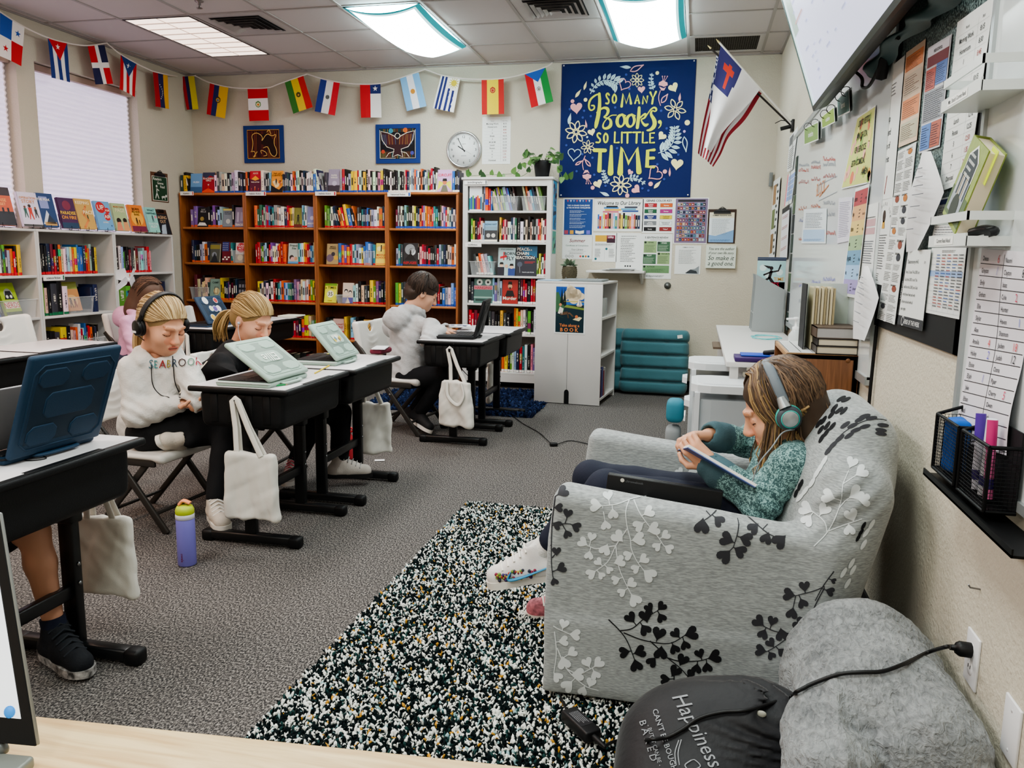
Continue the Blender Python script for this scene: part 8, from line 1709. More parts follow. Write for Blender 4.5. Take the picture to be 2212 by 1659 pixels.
q=B();q.span((0,0,chh-.018),(cw,cdp,chh),WHT,.002);q.build('top_panel',r)
q=B();q.span((.0,.014,.0),(.018,cdp,chh-.018),WHT);q.build('side_panel',r);q=B();q.span((.014,cdp-.018,0),(cw,cdp,chh-.018),WHT);q.build('side_panel',r)
for z in(.06,.42,.74):q=B();q.span((.018,.014,z-.018),(cw-.003,cdp-.018,z),WHT);q.build('shelf',r)
BKS=['#7d2f2a','#3a2f5a','#5a5a8a','#8a3a3a','#a8a4a0']
for k in range(5):
 q=B();q.span((cw-.17,.03+.05*k,.0615),(cw-.01,.03+.05*k+.036,.28+.02*(k%3)),mat(BKS[k],.4));q.span((cw-.168,.034+.05*k,.278+.02*(k%3)),(cw-.014,.03+.05*k+.032,.281+.02*(k%3)),PAGES)
 q.build('book',label=f'{["maroon", "dark violet", "blue violet", "rust red", "pale grey"][k]} book standing low in the open side of the white cabinet',cat='book',group='books in the side of the white cabinet')
q=B();q.span((cw-.16,.1,.7415),(cw-.02,.3,.9),mat('#c8d0d2',.2,alpha=.5),.01);q.build('clear_bin',label='clear plastic box inside the open side of the white cabinet',cat='storage bin')
def d_take(c,w,h):
 c.rect(.05*w,.03*h,.9*w,.94*h,'#16303a',1);c.rect(.05*w,.67*h,.9*w,.3*h,'#2456a8',2);c.rect(.3*w,.6*h,.65*w,.08*h,'#2f66b0',2)
 for x,y,rr in((.55,.85,.17),(.42,.8,.12),(.7,.82,.15),(.85,.78,.1),(.5,.93,.1),(.35,.74,.08),(.62,.74,.16)):c.circ(x*w,y*h,rr*w*1.1,'#e2d2b4',3)
 c.rect(.3*w,.66*h,.65*w,.018*h,'#c9b85a',4);c.poly([(.05*w,.45*h),(.05*w,.85*h),(.13*w,.86*h),(.33*w,.55*h),(.3*w,.45*h)],'#3f6a4a',4)
 for x in(.24,.33):c.poly([(x*w-.06*w,.6*h),(x*w+.06*w,.6*h),(x*w,.95*h)],'#12282a',4)
 c.poly([(.7*w,.6*h),(.9*w,.6*h),(.86*w,.57*h),(.74*w,.57*h)],'#c9b8a0',5);c.poly([(.8*w,.6*h),(.8*w,.73*h),(.71*w,.6*h)],'#e9e4da',5);c.poly([(.82*w,.6*h),(.82*w,.71*h),(.9*w,.6*h)],'#d8ccc0',5);c.poly([(.3*w,.55*h),(.95*w,.5*h),(.95*w,.54*h),(.4*w,.6*h)],'#7a8f45',4)
 c.poly([(.12*w,.42*h),(.26*w,.4*h),(.3*w,.52*h),(.18*w,.56*h)],'#e4ded0',5);c.circ(.2*w,.6*h,.045*w,'#c98a64',5);c.stroke([(.22*w,.42*h),(.42*w,.45*h),(.46*w,.34*h)],.05*w,'#5a4636',5);c.stroke([(.22*w,.4*h),(.5*w,.43*h),(.6*w,.37*h)],.05*w,'#6a5240',5);c.stroke([(.1*w,.38*h),(.3*w,.33*h)],.015*w,'#2a4a3a',5)
 c.circ(.72*w,.36*h,.05*w,'#c9764c',6);c.poly([(.6*w,.3*h),(.8*w,.27*h),(.9*w,.34*h),(.82*w,.36*h),(.68*w,.33*h)],'#e0d6a8',5)
 c.text('Take along a',.5*w,.15*h,.06*h,'#d8844e',5,'c',.02,wmax=.8*w);c.text('B O O K',.5*w,.05*h,.075*h,'#d8844e',5,'c',.03,wmax=.82*w)
q=B();q.span((.165,-.002,.60),(.435,-.0005,1.005),mat('#dfe4e4',.3));cv=Cv(.0004);d_take(cv,.27,.405);cv.into(q,(.165,-.002,.60),V((1,0,0)),W3,.35);q.build('poster',label='Take along a Book poster on the side of the white cabinet',cat='poster')
q=MB();z=1.10;q.span((-.98,7.36,z),(-.46,YB-.01,z+.02),WHT,.002);q.build('wall_shelf',label='short white shelf on the back wall beside the low cabinet',cat='shelf');q=MB();a=V((-.5,YB-.012,z-.002));q.prism([a,a+V((0,-.22,0)),a+V((0,-.22,-.015)),a+V((0,-.02,-.1)),a+V((0,0,-.1))],(.02,0,0),WHT);q.build('shelf_bracket',label='white bracket under the free end of the short wall shelf',cat='bracket')
for k in range(4):q=MB();q.box((-.72+.02*k,7.47-.01*k,z+.0225+.005*k),(.3-.02*k,.2,.004),mat(['#d8dadc','#c8ccd0','#dcdcd8','#b8bcc0'][k],.6),rot=M.Rotation(.08*k-.1,3,'Z'));q.build('paper_stack' if False else 'folder',label=['lowest white folder lying on the short wall shelf','second folder from the bottom on the short wall shelf','third folder from the bottom on the short wall shelf','topmost grey folder on the short wall shelf'][k],cat='folder',group='folders on the short wall shelf')
q=B();q.box((.38,.2,chh+.011),(.34,.28,.018),mat('#7f8688',.5),.003);[q.tube([(.24+.09*k,.08+.014*cos(a),chh+.02+.014*sin(a))for a in[x_*pi/6 for x_ in range(13)]],.0018,mat('#9a9c9e',.3,metal=.9),5)for k in range(4)];q.build('ring_binder',label='grey ring binder lying on the white cabinet',cat='binder')
q=B();q.box((.1,.15,chh+.006),(.19,.26,.008),mat('#9db4c8',.5),.002);q.build('folder',label='pale blue folder on the left of the white cabinet top',cat='folder')
def cushion(c,w,h,th,rz,tilt,label,rows=5):
 R=M.Rotation(rz,3,'Z')@M.Rotation(tilt,3,'X');Rn=[list(x)for x in R];s=SDF();s.box(c,(w,th,h),th*.46,rot=Rn,k=0);C_=np.array(c);Ri=np.array(Rn)
 def dp(p):
  l=(p-C_)@Ri;v=np.abs(np.sin((l[...,2]/h+.5)*pi*rows));u=np.exp(-((np.abs(l[...,0])/w-.17)/.03)**2)
  return .040*np.exp(-(v/.30)**2)*np.clip(1.15-(np.abs(l[...,0])/w*2)**4,0,1)*(1+.4*u)-.006*nz(p,20,3)+.0018*np.sin(l[...,0]*260)*np.clip(np.abs(l[...,2])/h*2-.5,0,1)
 s.disp=dp;q=MB();v,f=s.polys(.009);q.add(v.tolist(),f.tolist(),mat('#44727b',.85,sheen=.3,bump=.15,bscale=200),True)
 if rows==5:q.box(V(c)+R@V((w*.36,-th*.5-.002,h*.38)),(.045,.002,.03),mat('#d8d6d0',.6),rot=R@M.Rotation(-.15,3,'Y'))
 q.build('floor_cushion',label=label,cat='cushion',norm=False)
cushion((-.34,7.44,.305),.62,.61,.16,-.04,-.12,'large teal tufted floor cushion leaning on the back wall');cushion((-.76,7.50,.305),.34,.61,.15,.1,-.1,'second teal floor cushion peeking from behind the white cabinet',3)
c=at(1171,381,Y=7.47);c.z=1.948;r=empty('potted_vine',c,'trailing green vine in a black pot on the white bookcase','plant');q=MB();q.lathe([(0,.005),(.055,.002),(.062,.01),(.082,.14),(.08,.15),(.072,.15),(.068,.13),(0,.125)],mat('#17181a',.45),c,24);q.build('pot',r)
lf=[mat(x,.4,sheen=.1)for x in('#3c5f32','#4a7038','#2f4d2a','#5d8244')];q=MB();st=mat('#4d6a3a',.6);R_=random.Random(12)
def leaf(q,p,d,s,n=V((0,-.5,1))):
 d=V(d).normalized();n=(n-d*n.dot(d)).normalized();x=d.cross(n);P=[(0,0),(.32,-.06),(.5,.15),(.48,.4),(.3,.7),(0,1.05),(-.3,.7),(-.48,.4),(-.5,.15),(-.32,-.06)];mid=p+d*s*.45-n*s*.07
 q.add([V(p)+x*a*s*.85+d*b*s+n*(-.1*s*b*b)for a,b in P]+[mid],[(k,(k+1)%10,10)for k in range(10)],R_.choice(lf),True)
leafp=MB()
for k in range(26):
 a=R_.uniform(0,6.28);e=R_.uniform(.15,1.1);l=R_.uniform(.06,.17);p=c+V((cos(a)*l*cos(e)*1.1,sin(a)*l*cos(e)*.7-.02,.13+l*sin(e)*.95));q.tube(bez([c+V((cos(a)*.03,sin(a)*.03,.13)),c+V((cos(a)*.05,sin(a)*.05,.16)),p],4),.002,st,5);leaf(leafp,p,(cos(a),sin(a)*.6-.2,-.35),R_.uniform(.05,.075))
vines=[[(1150,360),(1130,352),(1117,372),(1085,377),(1050,378),(1015,380)],[(1155,350),(1140,335),(1130,340)],[(1150,365),(1120,383),(1060,385),(1020,386),(1008,370)],[(1195,350),(1208,358),(1212,378),(1222,388),(1234,383)],[(1193,340),(1212,345)]]
for P in vines:
 C=bez([at(x,y,Y=7.42)for x,y in P],6);q.tube(C,.0022,st,5)
 for i in range(2,len(C),4 if len(P)>4 else 3):leaf(leafp,C[i],(R_.uniform(-.6,.6),-.3,R_.choice((.7,.9,-.6))),R_.uniform(.045,.07),V((R_.uniform(-.3,.3),-1,.4)))
q.build('vine_stem',r);leafp.build('foliage',r,norm=False)
c=T_@V((.16,.50,chh));r=empty('potted_succulent',c,'small grey green succulent in a woven striped pot on the white cabinet','plant');q=MB();q.lathe([(0,0),(.058,0)]+[(.06+.008*sin(k*pi/12)+(.003 if k%2 else 0),.01+.11*k/12)for k in range(13)]+[(.05,.12),(0,.115)],mat('#4a4434',.8,var=.5,vscale=60,stretch=(1,1,6)),c,24);q.build('woven_pot',r);q=MB();lf=[mat(x,.6)for x in('#5a6a58','#748470','#46543f')]
for k in range(30):a=R_.uniform(0,6.28);e=R_.uniform(.2,1.3);leaf(q,c+V((cos(a)*.04*cos(e),sin(a)*.04*cos(e),.12+.02*sin(e))),(cos(a)*cos(e),sin(a)*cos(e),sin(e)),R_.uniform(.03,.055))
q.build('foliage',r,norm=False)
def HR(f,up=(0,0,1)):return frame(f,up)
def head(q,c,R,s,skin,lids=True):
 S=SDF();S.ell((0,-.015,.028),(.074,.093,.084),k=0);S.ell((0,.018,-.036),(.060,.064,.076),k=.03);S.ell((0,.056,-.088),(.027,.024,.020),k=.035);S.ell((0,.03,-.075),(.044,.045,.03),k=.03)
 for x in(-1,1):
  S.ell((x*.034,.052,-.036),(.027,.026,.026),k=.03);S.ell((x*.031,.092,-.004),(.020,.014,.014),k=.014,op='-');S.ell((x*.031,.0725,-.006),(.0165,.0125,.0125),k=.004);S.cap((x*.012,.088,.017),(x*.042,.078,.018),.006,.004,k=.018)
  S.ell((x*.076,-.008,-.010),(.008,.018,.030),k=.008);S.ell((x*.085,-.004,-.008),(.006,.010,.018),k=.006,op='-');S.ell((x*.009,.094,-.040),(.008,.009,.007),k=.008)
 S.cap((0,.083,.004),(0,.103,-.034),.007,.0105,k=.014);S.cap((-.016,.082,-.062),(.016,.082,-.062),.0055,k=.010);S.cap((-.013,.081,-.0705),(.013,.081,-.0705),.0065,k=.008);S.cap((-.02,.0915,-.066),(.02,.0915,-.066),.0022,k=.004,op='-')
 S.cap((0,-.022,-.05),(0,-.045,-.17),.043,.046,k=.04)
 v,f=S.polys(.0034,lo=(-.095,-.125,-.19),hi=(.095,.13,.125));p=v[f].mean(1);x,y,z=np.abs(p[:,0]),p[:,1],p[:,2];cl=np.zeros(len(p),int)
 cl[(y>.062)&(((x-.026)/.016)**2+((z+.036)/.016)**2<1)]=1
 cl[(y>.07)&((x/.022)**2+((z+.0665)/.0105)**2<1)]=2;cl[(y>.07)&(x<.019)&(np.abs(z+.0662)<.0017)]=5
 cl[(y>.05)&(np.abs(z-.021+((x-.028)/.02)**2*.004)<.0033)&(x>.013)&(x<.045)]=3
 cl[(y>.066)&(((x-.031)/.0155)**2+((z+.004)/.010)**2<1)]=4;cl[(y>.066)&(np.abs(z+.0135-((x-.031)/.016)**2*.005)<.0019)&(np.abs(x-.031)<.0165)]=5
 sk=np.array([int(skin[i:i+2],16)/255 for i in(1,3,5)]);mk=lambda m,r=.5:mat(tuple(np.clip(sk*m,0,1).round(3)),r,.4,name='skin')
 MT=[mk((1,1,1)),mk((1.02,.93,.91)),mk((.93,.70,.70)),mk((.86,.80,.74)),mk((.93,.88,.86)),mk((.40,.30,.27))]
 w=v*s@np.array(R).T+np.array(c)
 for k in range(6):
  ff=f[cl==k]
  if len(ff):u,iv=np.unique(ff,return_inverse=True);q.add(w[u].tolist(),iv.reshape(ff.shape).tolist(),MT[k],True)
def hand(q,wr,fd,pn,side,curl,mt,s=1.0):
 """fd finger direction, pn the way the palm faces, side +-1 puts the thumb along fd x pn"""
 fd=V(fd).normalized();pn=V(pn);pn=(pn-fd*pn.dot(fd)).normalized();x=fd.cross(pn)*side;S=SDF();w=V(wr);R=M((x,fd,pn)).transposed()
 S.cap(w-fd*.03*s,w+fd*.012*s,.021*s,.022*s,k=0);S.box(w+fd*.043*s,(.062*s,.068*s,.024*s),.011*s,rot=[list(r)for r in R],k=.012)
 for k,(o,L_)in enumerate(((.026,.05),(.009,.057),(-.009,.053),(-.025,.042))):
  p=w+fd*.072*s+x*o*s;a=0
  for j,(u,rr)in enumerate(((.46,.0085),(.31,.0078),(.25,.007))):
   a+=curl*(.55,1.0,.8)[j]*(1+.06*k);e=p+(fd*cos(a)+pn*sin(a)+x*(o*.9))*L_*u*1.15*s;S.cap(p,e,rr*s,(rr-.0008)*s,k=.004);p=e
 p=w+fd*.02*s+x*.026*s
 for d,l,rr in((x*.75+fd*.6+pn*.25,.034,.011),(x*.25+fd*.85+pn*.45,.028,.0092),(fd*.8+pn*.6-x*.1,.022,.008)):e=p+V(d).normalized()*l*s;S.cap(p,e,rr*s,rr*.9*s,k=.005);p=e
 v,f=S.polys(.0032,pad=.012);q.add(v.tolist(),f.tolist(),mt,True)
def strands(q,c,R,s,n,mts,starts,ends,radii,r0=.0022,seed=1,tail=None):
 """hair combed over the skull from directions starts(u) to ends(u); tail(p, rnd) continues it"""
 rn=random.Random(seed);C=V(c);k=V(radii)
 for i in range(n):
  a,b=V(starts(rn)).normalized(),V(ends(rn)).normalized();j=rn.uniform(.99,1.045);P=[]
  m=(a+b+V((a.x*.9,0,1.4*max(0,1-1.15*abs(a.x))))).normalized()
  for t in range(9):d=a.slerp(m,t/4.)if t<4 else m.slerp(b,t/4.-1);P.append(C+R@(V((d.x*k.x,d.y*k.y-.018,d.z*k.z+.030))*s*j))
  if tail:P+=tail(P[-1],rn)
  rr=[r0*(1.25-.9*m/len(P))for m in range(len(P))];q.tube(P,rr,rn.choice(mts),4,caps=False)
def haircap(q,c,R,s,mt,kind):
 S=SDF()
 if kind=='pony':S.ell((0,-.020,.032),(.080,.098,.088),k=0);S.ell((0,-.06,-.02),(.066,.062,.06),k=.03);S.ell((0,.088,-.035),(.064,.058,.088),k=.01,op='-');S.box((0,.04,-.10),(.3,.15,.13),.02,k=.01,op='-')
 elif kind=='short':S.ell((0,-.020,.036),(.084,.103,.094),k=0);S.ell((0,-.06,-.025),(.068,.064,.065),k=.03);S.ell((0,.095,-.04),(.062,.055,.085),k=.012,op='-');S.box((0,.05,-.09),(.3,.15,.12),.02,k=.01,op='-');S.disp=lambda p:.004*nz(p,70,2)
 else:S.ell((0,-.022,.034),(.086,.104,.092),k=0);S.ell((0,-.055,-.06),(.080,.070,.12),k=.04);S.ell((0,-.055,-.13),(.070,.048,.08),k=.05);S.ell((0,.098,-.05),(.058,.066,.105),k=.012,op='-')
 v,f=S.polys(.006);w=v*s@np.array(R).T+np.array(c);q.add(w.tolist(),f.tolist(),mt,True)
def shoe(o,an,toe,s,um,sm,laces=None,name='shoe',sole_up=None,label=None):
 an,toe=V(an),V(toe);f=(toe-an);up0=V(sole_up or(0,0,1));f=(f-up0*f.dot(up0)).normalized();R=M((f.cross(up0),f,up0)).transposed();Rn=[list(r)for r in R];L_=.20*s;b=an-up0*.075*s;P=lambda y,z,x=0:b+f*y*s+up0*z*s+R.col[0]*x*s
 S=SDF();S.chain([P(-.035,.035),P(.05,.04),P(.125,.032)],[.036*s,.036*s,.033*s],.02);S.cap(P(-.015,.05),P(-.005,.10),.036*s,.034*s,k=.02);S.cap(P(.0,.08),P(.07,.05),.03*s,.028*s,k=.02);S.fn(lambda p:-((p-np.array(P(0,.018)))@np.array(up0)),op='&');S.cap(P(-.005,.085),P(-.0,.13),.025*s,.027*s,.006,'-')
 q=MB();S.mesh(q,um,.0045);u=q.build(name,o,label=label,norm=False);q=MB();out=[(-.078,0),(-.066,.026),(-.03,.034),(.04,.035),(.10,.040),(.14,.030),(.163,0),(.14,-.034),(.10,-.040),(.04,-.032),(-.03,-.032),(-.066,-.024)]
 O=bez([(y,x,0)for y,x in out+out[:1]],3)[:-1];q.prism([P(y,.0,x)for y,x,_ in O],up0*.022*s,sm,True);q.build('sole',u)
 if laces:
  q=MB()
  for k in range(5):y=.02+.02*k;z=.117-.0108*k;q.tube([P(y,z-.02,-.03),P(y+.006,z,0),P(y,z-.02,.03)],.0034*s,laces,5)
  q.build('lace',u)
 return u,P
def limbs(S,J,r,k=.03):
 for a in('R','L'):S.chain([J['s'+a],J['e'+a],J['w'+a]],r,k)
def person(label,J,s,skin,top,bottom,tseed=1,hood=True,hands=(),fold=.0075,cuff=None,tl=.9,bottom_name='trousers',top_name='hoodie',short=False,th=1.0):
 """J: joints; returns the body and the garment surface"""
 q=MB();R=HR(J['hf'],J.get('hu',(0,0,1)));head(q,J['head'],R,s,skin);sm=mat(skin,.5,.4,name='skin')
 S=SDF();S.cap(J['pelvis'],J['chest'],.075,.08,k=0);S.cap(J['chest'],J['neck'],.06,.04,k=.03);limbs(S,J,[.034,.028,.021])
 for a in('R','L'):S.cap(J['chest'],J['s'+a],.05,.035,k=.03);S.chain([J['h'+a],J['k'+a],V(J['k'+a]).lerp(V(J['a'+a]),.3),J['a'+a]],[.055,.043,.042,.026],.02)
 v,f=S.polys(.011);q.add(v.tolist(),f.tolist(),sm,True)
 for h in hands:hand(q,*h,sm,s*.95)
 o=q.build('person',label=label,cat='person',norm=False)
 ax=(V(J['sL'])-V(J['sR'])).normalized()*.05;pv,ch,nk=V(J['pelvis']),V(J['chest']),V(J['neck']);S=SDF()
 for g in(1,-1):S.cap(pv+ax*g,ch+ax*g,.098*th,.092*th,k=.05);S.cap(ch+ax*g*.6,nk-(nk-ch)*.15,.08,.05,k=.05)
 for a in('R','L'):S.cap(ch.lerp(nk,.6),J['s'+a],.062,.056,k=.05)
 limbs(S,J,[.060,.053,.042],.025)
 for a in('R','L'):e,w=V(J['e'+a]),V(J['w'+a]);S.cap(w.lerp(e,.16),w.lerp(e,.03),.034,.031,k=.006);S.cap(w.lerp(e,.45),w.lerp(e,.25),.047,.046,k=.02)
 up=(nk-ch).normalized();fw=ax.normalized().cross(up)
 fw=-fw if fw.dot(V(J['hf']))<0 else fw
 if hood:
  for i in range(9):
   t0,t1=[-2.5+5.0*(i+d)/9 for d in(0,1)];g=lambda t:nk-up*.012+ax.normalized()*sin(t)*.078-fw*cos(t)*.075+up*(.02-.035*(abs(t)/2.5)**2)
   S.cap(g(t0)+up*.018,g(t1)+up*.018,.036-.01*abs(t0)/2.5,.036-.01*abs(t1)/2.5,k=.014)
  S.ell(nk-fw*.125-up*.05,(.10,.065,.085),k=.025)
 else:S.cap(nk-up*.02,nk+up*.005,.058,.055,k=.02)
 S.cap(nk-up*.03,nk+up*.16+fw*.01,.046,.052,.012,'-')
 for a in('R','L'):e,w=V(J['e'+a]),V(J['w'+a]);S.cap(w.lerp(e,.02),w+(w-e).normalized()*.1,.026,.03,.004,'-')
 el=[np.array(V(J['e'+a]))for a in 'RL']
 S.disp=lambda p:fold*nz(p,24,tseed)+fold*.5*nz(p,60,tseed+9)+sum(.006*np.exp(-(np.linalg.norm(p-e,axis=-1)/.085)**2)*np.sin(p[...,2]*120+p[...,0]*50+3*np.sin(p[...,1]*25))for e in el)
 v,f=S.polys(.0065);bv=BVHTree.FromPolygons(v.tolist(),f.tolist());q=MB()
 if cuff:
  cen=v[f].mean(1);m_=np.zeros(len(f),bool)
  for a in 'RL':e,w=V(J['e'+a]),V(J['w'+a]);m_|=np.linalg.norm(cen-np.array(w.lerp(e,.08)),axis=1)<.065
  for mk,mt in((~m_,top),(m_,cuff)):
   ff=f[mk];u,iv=np.unique(ff,return_inverse=True);q.add(v[u].tolist(),iv.reshape(ff.shape).tolist(),mt,True)
 else:q.add(v.tolist(),f.tolist(),top,True)
 g=q.build(top_name,o,norm=False)
 S=SDF();S.cap(V(J['hR']).lerp(pv,.4),V(J['hL']).lerp(pv,.4),.094,.094,k=0)
 for a in('R','L'):
  h_,k_,a_=[V(J[x+a])for x in 'hka']
  if short:S.chain([h_,h_.lerp(k_,.8)],[.088,.082],.03)
  else:S.chain([h_,k_,k_.lerp(a_,tl)],[.082,.060,.046],.025)
 S.disp=lambda p:.0035*nz(p,38,tseed+3);q=MB();S.mesh(q,bottom,.007);q.build(bottom_name,o,norm=False)
 return o,R,bv,g
def phones(c,R,s,band,cup,pad,label,plate=None,strip=None):
 r=empty('headphones',c,label,'headphones');L_=lambda x,y,z:V(c)+R@(V((x,y,z))*s)
 q=MB();P=[L_(.094*cos(a),-.012,.026+.104*sin(a))for a in[pi*(k/20)for k in range(21)]];q.tube(P,.0135*s,band,8,flat=.3,up=R@V((1,0,0)));q.build('headband',r)
 for sx in(1,-1):
  ax=R@V((sx,-.05,-.08)).normalized();cc=L_(sx*.082,-.008,-.012);q=MB();q.lathe([(.020,0),(.036,.002),(.038,.012),(.033,.018),(.0,.018)],pad,cc,24,ax);q.build('ear_pad',r)
  q=MB();q.lathe([(.033,.016),(.036,.020),(.034,.030),(.026,.034),(0,.035)],cup,cc,24,ax)
  if plate:q.lathe([(.024,.0335),(.0265,.036),(.0265,.038),(.024,.0385)],mat('#3fb8ac',.4),cc,24,ax);q.lathe([(.024,.037),(.02,.039),(0,.0395)],plate,cc,24,ax);q.cyl(cc+ax*.012+R@V((0,0,.055))*s,cc+ax*.024+R@V((0,0,.028))*s,.011*s,plate,r2=.016*s,n=10)
  else:q.cyl(cc+ax*.012+R@V((0,0,.052))*s,cc+ax*.026+R@V((0,0,.012))*s,.009*s,cup,n=8)
  if strip and sx==strip:q.box(cc+ax*.0365-R@V((0,0,.015))*s,(.032,.032,.009),mat('#e6e6e6',.5),rot=frame(ax,(0,0,1)).to_3x3()@M.Diagonal((1,.1,1)))
  q.build('ear_cup',r)
 return L_
A3=lambda x,y,X=None,Y=None:at(x,y,X=X,Y=Y)
hm=lambda*c:[mat(x,.5,.4,name='hair')for x in c]
hairline=lambda rn:(lambda a:(sin(a)*1.0,.55+.42*cos(a),-.05+.35*cos(a)))(rn.uniform(-1.5,1.5))
WH_,GRYH=mat('#cfcdc8',.9,sheen=.2,bump=.25,bscale=140,var=.05,vscale=30,name='fleece_oatmeal'),mat('#b3b3b4',.9,sheen=.2,bump=.25,bscale=140,var=.06,vscale=40,name='fleece_grey')
BLKJ,BLKF=mat('#17181b',.85,bump=.2,bscale=260,name='black_denim'),mat('#101114',.85,bump=.15,bscale=160,name='black_fleece')
J=dict(head=A3(352,700,X=-2.31),hf=(.93,-.33,-.38),neck=A3(340,770,X=-2.36),chest=A3(345,835,X=-2.37),pelvis=A3(328,925,X=-2.42),sR=A3(285,800,X=-2.45),sL=A3(402,797,X=-2.22),eR=A3(292,895,X=-2.40),eL=A3(425,850,X=-2.14),wR=A3(385,872,X=-2.22),wL=A3(435,874,X=-2.11),hR=A3(318,935,X=-2.40),hL=A3(350,925,X=-2.34),kR=A3(468,928,X=-2.12),kL=A3(490,905,X=-2.06),aR=A3(408,948,X=-2.20),aL=A3(466,1088,X=-2.06))
o,R,bv,g=person('girl in a pale lettered hoodie reading a black book, headphones on',J,1.12,'#d8a183',WH_,BLKJ,3,hands=((J['wR'],(.75,.1,.05),(.3,-.2,.9),1,.5),(J['wL'],(.3,.3,.1),(.2,-.6,.7),-1,.6)))
H=hm('#a58a62','#c2a67a','#8a6f4a','#d3ba8e');q=MB();haircap(q,J['head'],R,1.12,H[0],'pony');strands(q,J['head'],R,1.12,330,H,hairline,lambda rn:(rn.uniform(-.15,.15),-1,rn.uniform(-.5,-.2)),(.083,.101,.091));q.build('hair',o,norm=False)
t0=V(J['head'])+R@V((-.03,-.11,-.03))*1.12;q=MB();rn=random.Random(4)
for k in range(70):d=V((rn.uniform(-.02,.02),rn.uniform(-.02,.02),0));q.tube(bez([t0+d*.4,t0+V((-.05,-.01,-.04))+d,t0+V((-.06,-.01,-.13))+d*1.3,t0+V((-.045,0,-.20))+d],4),[.004]*9+[.003,.002,.001,.001],rn.choice(H),4)
q.build('ponytail',o,norm=False)
x=322.
for ch,cc in zip('SEABROOK',('#4a6a74','#3a7a7a','#9a3a3a','#8a7a2a','#2a3a4a','#3a2a2a','#5a7a6a','#983040')):
 q=MB()if ch=='S' and cc=='#4a6a74' else q;vs,fs,a0,a1=text_mesh(ch,.0);k=19/.72 if ch=='S' and cc=='#4a6a74' else 16.5/.72;yb=796-(x-322)*.06;P=[cast(x+(u-a0)*k*.92,yb-w*k,bv,.006)for u,w in vs]
 for f_ in fs:
  if all(P[i]is not None for i in f_):q.add([P[i]for i in f_],[tuple(range(len(f_)))],mat(cc,.8))
 x+=(a1-a0)*k*.92+2.4
q.build('lettering',g,norm=False)
CV=mat('#c9c0b4',.8,bump=.2,bscale=200);SL=mat('#dcd8d0',.6);shoe(o,J['aL'],A3(478,1150,X=-1.99),1.05,CV,SL,mat('#e4e2dc',.8));shoe(o,V(J['aR'])+V((-.04,-.02,-.0)),V(J['aR'])+V((.03,.15,-.05)),.95,CV,SL,mat('#e4e2dc',.8),sole_up=(.9,.25,.3))
L_=phones(J['head'],R,1.12,mat('#2b2b2d',.5),mat('#151517',.35),mat('#0e0e10',.6),'black over ear headphones with a white strip on the girl in the lettered hoodie',strip=1)
def wire(label,pts,c=CBL,r_=.0022):q=MB();q.tube(bez(pts,6),r_,c,5);q.build('headphone_wire',label=label,cat='wire')
hk_=lambda x,y,b=bv:(cast(x,y,b,.005)or A3(x,y,X=-2.3))
wire('thin black headphone wire down the left of the pale lettered hoodie',[L_(.09,-.01,-.05)]+[hk_(*p)for p in((322,750),(327,790),(330,830),(345,852),(365,860))]);wire('thin black headphone wire hanging from the neck of the lettered hoodie',[hk_(*p)for p in((372,745),(376,790),(380,825),(388,852))])
r=empty('hardback',A3(440,820,X=-2.1),'open black book held by the girl in the lettered hoodie','book');B0,B1,B2,B3=A3(388,852,Y=3.10),A3(450,780,Y=3.20),A3(512,806,Y=3.34),A3(438,866,Y=3.19);N=(B1-B0).cross(B3-B0).normalized();N=N if N.dot(CAMP-B0)>0 else-N
q=MB();q.prism([B0,B1,B2,B3],-N*.003,mat('#141214',.4));cv=Cv(.0005);[cv.rect(.18,.62-.07*k,.6-.06*(k%2),.04,'#7a1f26',1)for k in range(3)];[cv.rect(.15,.38-.035*k,.65,.014,'#55474a',1)for k in range(7)];cv.into(q,V(),UX,W3,fix=lambda a,b,z:B0 .lerp(B3,a).lerp(B1 .lerp(B2,a),b)+N*z);q.build('cover',r)
q=MB();C4=(B0+B1+B2+B3)/4;q.prism([p.lerp(C4,.03)-N*.0045 for p in(B0,B1,B2,B3)],-N*.012,PAGES);q.build('page_block',r)
J=dict(head=A3(547,690,X=-2.17),hf=(.93,-.30,-.40),neck=A3(508,758,X=-2.24),chest=A3(482,812,X=-2.29),pelvis=A3(462,885,X=-2.36));J['sR']=A3(478,790,X=-2.20);J['sL']=J['sR']+V((.06,.29,.01));J['eR']=A3(505,850,X=-2.06);J['eL']=J['eR']+V((.04,.34,.02));J['wR']=A3(585,842,X=-1.99);J['wL']=J['wR']+V((.03,.2,0))
J['hR']=J['pelvis']+V((0,-.07,0));J['hL']=J['pelvis']+V((0,.07,0));J['kR']=A3(690,890,X=-1.95);J['kL']=A3(735,892,X=-1.88);J['aR']=A3(636,1003,X=-2.02);J['aL']=A3(735,1000,X=-1.83)
o,R,bv,g=person('girl in black bent over her desk behind the Ellie laptop case',J,1.08,'#dda68a',BLKF,mat('#0c0c0e',.9),5,hood=False,hands=((J['wR'],(1,.2,-.1),(0,0,-1),-1,.3),(J['wL'],(1,-.2,-.1),(0,0,-1),1,.3)),top_name='sweatshirt')
H=hm('#94794e','#ad8f60','#7a6038','#bfa372');q=MB();haircap(q,J['head'],R,1.08,H[0],'pony');strands(q,J['head'],R,1.08,330,H,hairline,lambda rn:(rn.uniform(-.12,.12),-1,rn.uniform(-.25,0)),(.083,.102,.092),seed=3);q.build('hair',o,norm=False)
t0=V(J['head'])+R@V((0,-.118,-.01))*1.08;q=MB();rn=random.Random(6)
